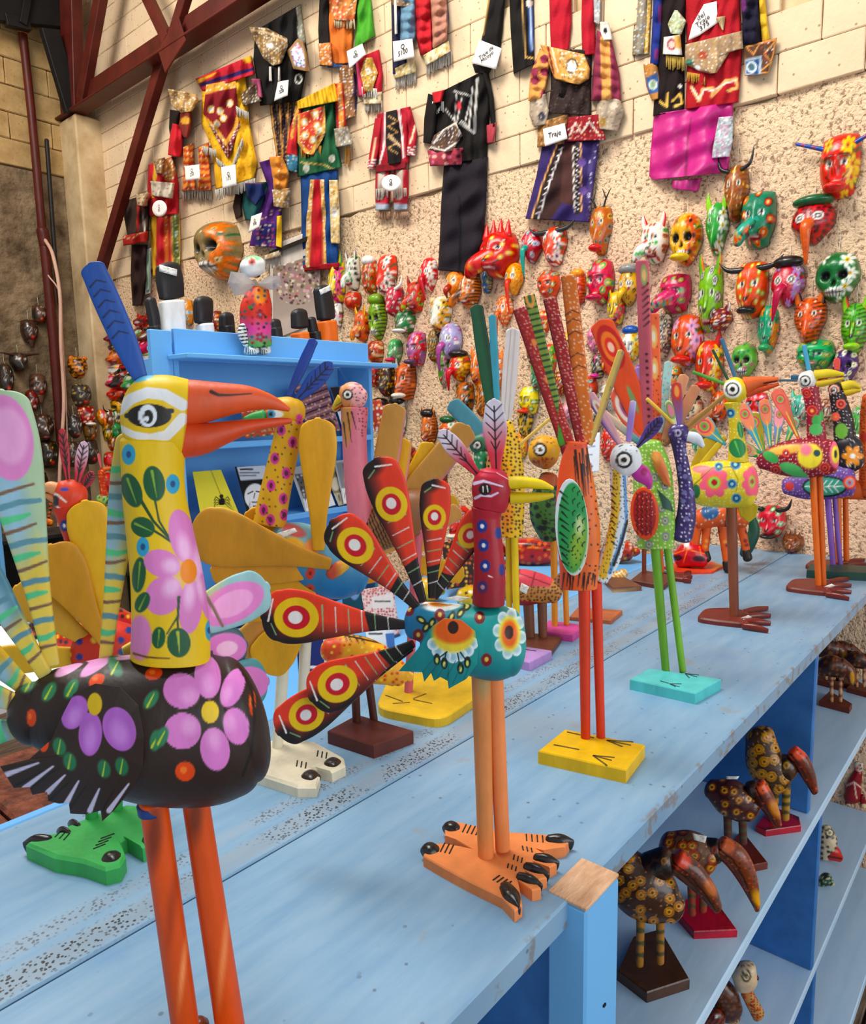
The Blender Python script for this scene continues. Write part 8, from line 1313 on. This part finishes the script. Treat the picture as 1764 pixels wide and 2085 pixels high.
for i, (x, y, z, w, h, c_, lab) in enumerate(((150, 1330, 1.05, 90, 60, 'C8302A', 'red turtle carving with yellow flowers on the white table, nearest the yellow paddles'), (235, 1310, 1.05, 70, 70, 'D0352A', 'red and white striped carving seen between neck and striped feather'), (60, 1300, 1.05, 70, 40, '2A1A18', 'dark carving at the left end of the white table'), (185, 1275, 1.05, 60, 50, 'A8242A', 'dark red carving behind the front turtle on the white table'), (20, 1262, 1.05, 60, 30, '7A2A20', 'brown red carving at the left edge of the picture on the white table'))):
    lump(x, y, z, w, h, c_, [('D', 14, 4, ['F0C030', 'F4E4D8', 'k'], i, .8), ('L', [(x - 20, y - h), (x + 10, y - 8)], 6, 4, 'F06A6A')], lab)
# dim shelf at far left with little carvings
dsf = empty('wall_shelf', tuple(onY(110, 1080, 3.4)), 0, 'dark narrow shelf with small carvings at far left behind the red bird', 'shelf')
box('board', (-.25, -.1, -.02), (.25, .12, 0), 'black_paint', dsf); box('back', (-.25, .1, -.3), (.25, .12, -.021), 'black_paint', dsf); box('side', (-.26, -.1, -.3), (-.245, .12, .1), 'blue_bookcase_paint', dsf)
F = Fr(np.array(dsf.location) + [-.03, 0, 0]); t = thing('carved_animal', F, 'small orange animal carving lying on the dark shelf at far left', 'carving'); part(F, t, 'body', [(80, 1068, 7, 7), (92, 1062, 9, 9), (104, 1064, 7, 7)], 'D8602A', [('D', 6, 1.6, ['k', 'y'], 2, .8)], step=2.4); part(F, t, 'tail', [(98, 1060, 3, 3), (102, 1040, 3, 3), (104, 1022, 4, 4)], 'D8602A', [('S', 0, 1020, 0, 1060, 5, .5, 'k')], step=2.4)
F = Fr(onX(212, 1030, 2.5)); F.floor = False; t = thing('painted_bird', F, 'small red bird with orange beak and lime dotted body near the far cluster', 'bird')
part(F, t, 'neck', [(213, 1010, 9, 8), (209, 985, 7, 7), (207, 960, 8, 8)], 'D8382A', [('D', 6, 1.3, ['y'], 2, .6)], step=2.2); part(F, t, 'beak', [(212, 955, 5, 5), (222, 953, 4, 4), (230, 952, 2, 2)], 'E8702A', step=2.2); part(F, t, 'body', [(202, 1015, 9, 9), (216, 1018, 12, 11), (226, 1024, 8, 8)], '8FCB6A', [('D', 6, 2, ['k', 'r', 'y'], 2, .9)], step=2.2); paddle(F, t, (206, 952), (200, 922), 7, 3, 3, 'E06A6A', [], (0, 0), 'leaf', 2, 'crest_feather'); leg(F, t, (214, 1025), (214, 1150), 4, 4, 'D8382A')
zf = float(F.pt(214, 1150)[2] + F.o[2]); ex_ = F.o + [0, 0, 0]; dt = empty('display_table', (2.45, 5.3, -.14), 0, 'dark low table under the far cluster of masks, carrying the small red bird', 'table')
box('table_top', (-.3, -.25, zf + .11), (.4, .5, zf + .14), 'black_paint', dt)
for ax, ay in ((-.28, -.23), (.35, -.23), (-.28, .44), (.35, .44)): box('leg', (ax, ay, 0), (ax + .04, ay + .04, zf + .109), 'black_paint', dt)
# brown carved chest beyond the counter, lower left
ch = empty('carved_chest', tuple(onZ(120, 1640, 1.0)), 0, 'reddish brown carved wooden chest behind the counter at lower left', 'chest')
V_, F_ = bevel_box((-.7, -.04, -1.14), (.16, .36, -.06), .01); mk('chest_body', V_, F_, 'carved_wood' if 'carved_wood' in MATS else mat_plain('carved_wood', '4A2016', '8A4A30', 30, .6, 1., .02, bscale=24)[0], ch, smooth=False)
for k in range(4): box('lid_slat', (-.7 + k * .216, -.05, -.06), (-.7 + k * .216 + .21, .37, -.03), 'carved_wood', ch, .006)
# ================================================= smaller things on the rear half of the counter
def block(pix, h, col, label, ops=(), legs=(), nm='painted_figure', lc='n', cat='figure', body=None, sides=None):
    c = np.array(pix, float).mean(0); F = Fr(onZ(*c, TOP)); t = thing(nm, F, label, cat, 'small figures on the rear board'); slab(F, t, 'base_block', pix, h, col, ops)
    for a_, b_, w_ in legs: leg(F, t, a_, b_, w_, w_ * .9, lc, step=5)
    if body: part(F, t, 'body', body[0], body[1], body[2], mat='varnished_wood', step=2.2)
    return F, t
F, t = block([(1062, 1312), (1085, 1288), (1144, 1296), (1122, 1326)], .012, '6A3828', 'brown bird with pink scaled back and jaguar dotted belly, price tag at its side', legs=[((1076, 1225), (1080, 1302), 22), ((1104, 1225), (1106, 1300), 20)], lc='7A4A34', nm='painted_bird')
part(F, t, 'body', [(1030, 1190, 30, 28), (1065, 1195, 36, 34), (1100, 1198, 30, 28), (1130, 1205, 22, 20)], 'C8843A', [('D', 7, 2, ['3a1a0e'], 4, .95), ('G', [(1020, 1150), (1130, 1170), (1120, 1195), (1030, 1190)], 'D84A58'), ('L', [(1040, 1160), (1120, 1190)], 2, 2, '7A1A24'), ('L', [(1060, 1155), (1050, 1190)], 2, 2, '7A1A24'), ('L', [(1090, 1165), (1082, 1195)], 2, 2, '7A1A24'), ('L', [(1040, 1225), (1110, 1232)], 12, 8, '9A2A30')], step=2); part(F, t, 'tail', [(1118, 1205, 20, 16), (1136, 1190, 16, 14), (1144, 1172, 8, 8)], '8A5A30', [('D', 7, 2.2, ['3a1a0e'], 4, .95)], step=2)
sticker(F, t, [(1062, 1186), (1078, 1194), (1072, 1210), (1058, 1202)], -36)
F, t = block([(1160, 1254), (1176, 1236), (1268, 1242), (1244, 1262)], .012, 'B0603A', 'brown base with dotted orange edge and one dark leg beside the orange bird', [('D', 10, 3, ['3a1a0e'], 3, .9)], [((1214, 1150), (1214, 1248), 13)], lc='4A2A20', nm='painted_bird', body=([(1196, 1120, 16, 16), (1214, 1140, 20, 18), (1222, 1160, 12, 12)], 'A8502A', [('D', 8, 2, ['k'], 2, .8)]))
F, t = block([(1230, 1178), (1252, 1164), (1307, 1192), (1248, 1196)], .016, '6A3E28', 'low patterned brown block with a crouching yellow banded carving on it', [('S', 1245, 0, 1310, 0, 9, .4, 'C8A070')], nm='carved_figure', body=([(1240, 1184, 9, 10), (1256, 1176, 12, 12), (1272, 1166, 9, 9)], 'D8923A', [('S', 1235, 1190, 1280, 1160, 8, .4, 'F4E0B0')]))
F, t = block([(1284, 1180), (1310, 1160), (1376, 1172), (1352, 1192)], .014, '5E2E20', 'dark brown square block with one thin red brown leg', [], [((1312, 1080), (1312, 1176), 10)], lc='7A3420', nm='painted_bird', body=([(1300, 1070, 14, 14), (1314, 1075, 16, 15), (1324, 1085, 10, 10)], 'B85A2A', [('D', 7, 2, ['k'], 3, .8)]))
F = Fr(onZ(1385, 1172, TOP)); t = thing('painted_bird', F, 'short brown toed foot board with a thin orange leg left of the red turtle', 'bird', 'small figures on the rear board'); feet(F, t, 1362, 1172, 1410, 14, 3); leg(F, t, (1345, 1095), (1350, 1168), 7, 7, 'D8642A'); part(F, t, 'body', [(1330, 1080, 12, 12), (1348, 1085, 14, 13)], 'D8642A', [('D', 7, 2, ['k'], 3, .8)], step=2.4); leg(F, t, (1350, 1165), (1375, 1170), 6, 6, 'n', name='toe')
F = Fr(onZ(1415, 1160, TOP)); t = thing('carved_turtle', F, 'glossy red hat shaped turtle with orange rim on the rear board', 'carving', 'small figures on the rear board')
part(F, t, 'shell', [(1382, 1138, 18, 22), (1408, 1128, 27, 30), (1436, 1138, 17, 22)], 'C8202E', [('L', [(1370, 1128), (1400, 1118), (1440, 1128)], 2, 2, 'F08A3A'), ('L', [(1398, 1104), (1400, 1118), (1392, 1145)], 2, 2, 'F08A3A'), ('L', [(1425, 1112), (1430, 1140)], 2, 2, 'F08A3A'), ('E', 1380, 1135, 10, 6, '3a1018'), ('E', 1424, 1137, 13, 6, '3a1018'), ('G', [(1390, 1106), (1402, 1104), (1406, 1112), (1396, 1114)], 'w')], mat='varnished_wood', step=1.9, cap=(.5, .5)); slab(F, t, 'brim', [(1352, 1152), (1380, 1142), (1450, 1142), (1474, 1150), (1450, 1162), (1380, 1164)], .01, 'E2492A', [('D', 9, 2.5, ['9A1A1A', 'F4B040'], 3, .8)], bev=.004)
F = Fr(onZ(1470, 1165, TOP)); F.floor = True; t = thing('painted_horse', F, 'orange horse carving with black hooves and blue saddle behind the yellow bird', 'carving')
part(F, t, 'body', [(1425, 1058, 20, 20), (1460, 1048, 24, 24), (1500, 1052, 22, 22), (1515, 1060, 16, 16)], 'D85A24', [('E', 1446, 1042, 18, 16, '2A5A8A'), ('D', 9, 1.5, ['w'], 2, .6), ('L', [(1480, 1040), (1478, 1075)], 2, 2, 'k')], step=2.2)
for a_, b_ in (((1422, 1065), (1412, 1128)), ((1470, 1065), (1480, 1140)), ((1508, 1065), (1520, 1118)), ((1440, 1062), (1436, 1120))): part(F, t, 'leg', [(*a_, 10, 10), (*b_, 8, 8)], 'D85A24', [('D', 14, 4, ['E8903A', '7a1a10'], 3, .7)], step=2.6); part(F, t, 'hoof', [(b_[0], b_[1] + 4, 9, 9), (b_[0] + 3, b_[1] + 18, 10, 12)], '1C1814', step=3)
F = Fr(onZ(1510, 1150, TOP)); t = thing('green_carving', F, 'dark green curved carving behind the orange horse', 'carving'); part(F, t, 'body', [(1530, 1050, 8, 8), (1536, 1080, 12, 12), (1524, 1110, 14, 14), (1516, 1128, 10, 10)], '1A4A38', step=2.6)
F = Fr(onZ(1090, 1148, 1.085)); t = thing('painted_box', F, 'red painted wooden trough with black curved lines behind the yellow spotted bird', 'box', 'small figures on the rear board')
part(F, t, 'body', [(1040, 1120, 22, 24), (1080, 1122, 26, 28), (1125, 1122, 22, 24)], 'B82A24', [('L', [(1035, 1112), (1085, 1106), (1130, 1112)], 4, 4, 'k'), ('L', [(1035, 1120), (1085, 1114), (1130, 1120)], 2, 2, 'E8A04A'), ('D', 12, 4, ['E86A3A', '5a1010'], 3, .7)], mat='varnished_wood', step=2.2, e=3.5, cap=(.2, .2))
for i, (x, y, c_, lab) in enumerate(((1000, 1150, 'C83A5A', 'rose red small carving left of the red trough'), (1190, 1085, 'B8602A', 'orange brown carving behind the orange bird body'), (1262, 1120, 'C8402A', 'striped red carving right of the white bird neck'), (1280, 1085, '8A2A24', 'dark red carving behind the lime bird'), (960, 1215, 'D8B030', 'yellow painted bowl behind the teal bird neck'), (865, 1200, 'E0B02A', 'yellow bowl behind the red fan feathers'), (1000, 1120, 'A82A3A', 'wine red spotted carving on the rear board'))):
    lump(x, y + 25, 1.085, 56, 46, c_, [('D', 11, 3, ['F0C030', 'F4E4D8', 'k', 'E8602A'], i + 4, .8)], lab, nm='carved_animal', grp='small carvings on the rear board')
# ================================================= under the counter: toucans and other carvings
Z1, Z2 = .715, .22
def toucan(F0, base, body, legs, neck, beak, bc, oc, beak_c, label, bops=(), blk='8A3A2A', h=.016, z=Z1, sk=None):
    F = Fr(onZ(*F0, z)); t = thing('carved_toucan', F, label, 'carving', 'carved toucans on the upper shelf'); slab(F, t, 'base_block', base, h, blk, bops, z0=z, mat='varnished_wood')
    for a_, b_ in legs: leg(F, t, a_, b_, 18, 16, oc, [('S', 0, a_[1], 0, b_[1], 4, .4, '4A4A24')], step=4)
    ro = [('D', 27, 13, ['160b07'], 5, .95), ('D', 27, 11, [oc], 5, .95), ('D', 27, 7.5, ['8A3A1A'], 5, .95), ('D', 27, 6, ['D8A040'], 5, .95), ('D', 27, 2.8, ['k'], 5, .95), ('D', 11, 1.4, ['D8B070'], 7, .4)]
    part(F, t, 'body', body, bc, ro, mat='varnished_wood', step=2.2); part(F, t, 'head', neck, bc, ro[:1] + [('E', neck[-1][0] - 2, neck[-1][1] - 2, 10, 11, 'k'), ('E', neck[-1][0] - 2, neck[-1][1] - 2, 7, 8, oc), ('E', neck[-1][0] - 2, neck[-1][1] - 2, 3, 4, 'k')], mat='varnished_wood', step=2.2)
    part(F, t, 'beak', beak, beak_c[0], [('E', beak[0][0] + 8, beak[0][1], 22, 18, 0, .3, beak_c[1]), ('L', [(b_[0] - 6, b_[1] + 4) for b_ in beak], 3.5, 2, '120905'), ('L', [(b_[0] - 11, b_[1] + 9) for b_ in beak], 2, 1.5, '120905'), ('D', 9, 1.8, ['2a0e08', beak_c[1]], 4, .6), ('E', beak[-2][0] + 6, beak[-2][1] - 8, 12, 20, -30, .5, beak_c[2])], mat='varnished_wood', step=2.1, cap=(.5, .6))
    if sk: sticker(F, t, sk, -30)
toucan((1332, 2010), [(1258, 1975), (1290, 1905), (1345, 1890), (1405, 1992), (1318, 2020)], [(1268, 1765, 40, 38), (1300, 1800, 56, 50), (1345, 1830, 48, 44), (1375, 1850, 26, 26)], [((1305, 1865), (1303, 1965)), ((1345, 1870), (1345, 1960))], [(1325, 1770, 34, 30), (1355, 1755, 30, 28)], [(1378, 1752, 24, 26), (1410, 1778, 24, 22), (1442, 1815, 18, 18), (1462, 1848, 10, 12)], '3E2418', 'A8702A', ('5A3020', 'D84A34', 'B8602A'), 'nearest dark toucan carving with ringed dots, just right of the counter post', blk='4A3020', h=.02, sk=[(1262, 1796), (1280, 1794), (1282, 1812), (1266, 1816)])
toucan((1440, 1900), [(1372, 1850), (1420, 1812), (1470, 1848), (1502, 1892), (1414, 1896)], [(1360, 1722, 26, 30), (1400, 1730, 36, 36), (1440, 1748, 34, 34)], [((1408, 1780), (1410, 1862)), ((1432, 1785), (1432, 1855))], [(1445, 1735, 28, 26), (1458, 1732, 24, 24)], [(1468, 1722, 20, 22), (1498, 1745, 24, 22), (1522, 1785, 20, 18), (1540, 1838, 9, 12), (1542, 1852, 5, 6)], '6E4A34', '9A3A24', ('7A3A22', 'C86A4A', 'E0A02A'), 'toucan carving with yellow tipped beak and red topped dotted base', [('D', 12, 4, ['k'], 4, .9)], blk='B82A3A', sk=[(1410, 1696), (1440, 1702), (1436, 1716), (1414, 1710)])
toucan((1520, 1760), [(1478, 1728), (1510, 1688), (1564, 1755), (1528, 1762)], [(1448, 1605, 18, 20), (1480, 1620, 34, 32), (1515, 1640, 32, 30), (1530, 1648, 24, 22)], [((1482, 1655), (1483, 1722)), ((1512, 1655), (1514, 1718))], [(1530, 1608, 18, 18), (1538, 1604, 16, 16)], [(1545, 1598, 16, 18), (1560, 1628, 18, 18), (1575, 1655, 14, 14), (1587, 1680, 6, 8)], '4A2420', '5A2A22', ('6E3024', 'E85A2A', 'C8823A'), 'plain reddish brown toucan carving with orange brow on brown square base', blk='6A3024', sk=[(1478, 1580), (1506, 1580), (1502, 1586), (1480, 1586)])
toucan((1590, 1688), [(1540, 1680), (1572, 1640), (1628, 1662), (1632, 1680), (1560, 1690)], [(1548, 1500, 30, 28), (1558, 1550, 38, 34), (1582, 1590, 34, 32)], [((1580, 1600), (1576, 1672)), ((1602, 1600), (1600, 1668))], [(1590, 1570, 30, 26), (1604, 1560, 26, 24)], [(1615, 1530, 14, 16), (1632, 1550, 17, 17), (1648, 1580, 14, 14), (1660, 1612, 7, 9)], '4A3020', 'B8862E', ('7A3424', 'E8583A', '5a2a1a'), 'tall toucan carving with banded cream and red neck beside the divider', [('S', 1560, 0, 1632, 0, 8, .4, 'k')], blk='B03A44')
F = Fr(onZ(1375, 1885, Z1)); 
F = Fr(onZ(1690, 1440, Z1)); 
for i, (x, y, s_, lab) in enumerate(((1702, 1440, 1., 'dark brown long beaked carving behind the divider, nearest'), (1722, 1395, .85, 'dark brown long beaked carving behind the divider, second'), (1738, 1350, .75, 'dark brown long beaked carving at the right edge under the counter'), (1690, 1395, .9, 'dark brown carving deepest in the far compartment beside the divider'), (1752, 1410, .8, 'dark brown carving cut by the right edge behind the divider'))):
    F = Fr(onZ(x, y, Z1)); t = thing('carved_toucan', F, lab, 'carving', 'brown carvings in the far compartment'); q = lambda pts: [(x + a * s_, y + b * s_, c_ * s_, d_ * s_) for a, b, c_, d_ in pts]
    part(F, t, 'body', q([(-30, -80, 16, 18), (-12, -85, 22, 22), (14, -78, 18, 18)]), '2E1812', [('D', 9, 3, ['8A4A24'], 3, .6)], mat='varnished_wood', step=2.4); part(F, t, 'beak', q([(10, -88, 14, 14), (28, -72, 13, 13), (36, -50, 6, 8)]), '5A2A1A', [('E', x + 34 * s_, y - 60 * s_, 5, 14, 'D8A050')], mat='varnished_wood', step=2.4)
    for dx in (-8, 10): leg(F, t, (x + dx * s_, y - 62 * s_), (x + dx * s_, y - 12), 8 * s_, 8 * s_, 'C89A6A', [('S', 0, y - 60, 0, y - 10, 3, .4, '7A2A20')])
    slab(F, t, 'base_block', [(x - 34 * s_, y - 14 * s_), (x - 12 * s_, y - 34 * s_), (x + 34 * s_, y - 8 * s_), (x + 28 * s_, y + 2)], .018, '6A2E1E', z0=Z1)
def crit(pts, F0, z, col, ops, label, nm, parts_, step=2.4):
    F = Fr(onZ(*F0, z)); t = thing(nm, F, label, 'carving', 'carvings on the lower shelf'); part(F, t, 'body', pts, col, ops, mat='varnished_wood', step=step)
    for nm2, p2, c2, o2 in parts_: part(F, t, nm2, p2, c2, o2, mat='varnished_wood', step=step)
crit([(1680, 1740, 14, 14), (1686, 1715, 20, 20), (1680, 1690, 14, 14)], (1690, 1755), Z2, 'D8C8A8', [('D', 10, 3, ['k'], 3, .7), ('E', 1690, 1695, 10, 9, 'k'), ('E', 1690, 1695, 7, 6, 'c'), ('E', 1690, 1695, 3, 3, 'k')], 'cream and black ringed frog carving behind the lower divider', 'carved_frog', [('snout', [(1680, 1728, 16, 16), (1700, 1738, 14, 14), (1712, 1748, 7, 8)], 'C8403A', [('L', [(1680, 1742), (1714, 1748)], 3, 3, 'k')])])
crit([(1672, 1795, 10, 10), (1682, 1790, 13, 12), (1692, 1796, 8, 8)], (1682, 1805), Z2, '1E2A1E', [('D', 7, 2.4, ['8FB08A', 'D8C8A8'], 3, .8)], 'small dark green spotted carving below the frog', 'carved_frog', [('tail', [(1690, 1798, 5, 5), (1698, 1800, 3, 4)], 'D8B888', [])])
crit([(1736, 1622, 18, 18), (1740, 1595, 15, 15), (1748, 1572, 10, 10)], (1742, 1640), Z2, '8A1A20', [('L', [(1722, 1600), (1740, 1592), (1745, 1625)], 3, 3, 'E8D8C8'), ('L', [(1740, 1592), (1755, 1604)], 3, 3, 'E8D8C8')], 'sitting red and black cat carving with white lines at the right edge', 'carved_cat', [('head', [(1748, 1560, 12, 12), (1754, 1558, 10, 10)], 'E0D4C4', [('D', 7, 2.4, ['k', 'r'], 3, .8)]), ('leg', [(1730, 1622, 7, 7), (1728, 1640, 7, 8)], '8A1A20', [('E', 1728, 1642, 7, 6, 'c')]), ('leg', [(1756, 1620, 7, 7), (1760, 1640, 7, 8)], '8A1A20', [('E', 1760, 1642, 7, 6, 'c')])])
crit([(1462, 2010, 24, 24), (1480, 2035, 26, 26), (1490, 2060, 24, 22)], (1500, 2080), Z2, '4A2A20', [('D', 9, 3, ['7a4a30'], 3, .7)], 'owl like carving with pale cream face and ringed eye on the lower shelf', 'carved_owl', [('head', [(1515, 1978, 26, 24), (1520, 2000, 24, 22)], 'D8C0A0', [('E', 1520, 1986, 10, 13, 'k'), ('E', 1520, 1986, 7, 10, 'c'), ('E', 1520, 1986, 4, 6, 'k'), ('D', 6, 1.4, ['5a3a24'], 2, .8, ('E', 1515, 1958, 26, 14))]), ('beak', [(1538, 1988, 5, 7), (1544, 1992, 3, 5)], '6A2A24', []), ('leg', [(1480, 2040, 14, 12), (1496, 2074, 14, 14)], 'C8A078', [('S', 1480, 0, 1512, 0, 5, .3, 'k')]), ('leg', [(1520, 2018, 12, 12), (1545, 2066, 13, 14)], 'C8905A', [('D', 9, 3, ['C83A24'], 2, .6), ('S', 1530, 0, 1560, 0, 5, .2, 'k')])])
crit([(1440, 2075, 14, 14), (1456, 2070, 16, 16), (1468, 2078, 12, 12)], (1455, 2090), Z2, '8A3A2A', [('S', 1430, 2060, 1470, 2090, 6, .4, 'k'), ('L', [(1458, 2056), (1460, 2072)], 3, 3, 'w')], 'low red brown striped carving at the bottom picture edge', 'carved_animal', [])
F = Fr(onZ(1120, 2080, Z1)); t = thing('carved_toucan', F, 'dark brown beaked carving in shadow left of the counter post', 'carving'); part(F, t, 'body', [(1098, 1960, 16, 16), (1112, 1985, 18, 18), (1124, 2030, 14, 14), (1130, 2070, 9, 9)], '3A1A14', [('D', 8, 2, ['7a3a20'], 3, .5)], mat='varnished_wood')
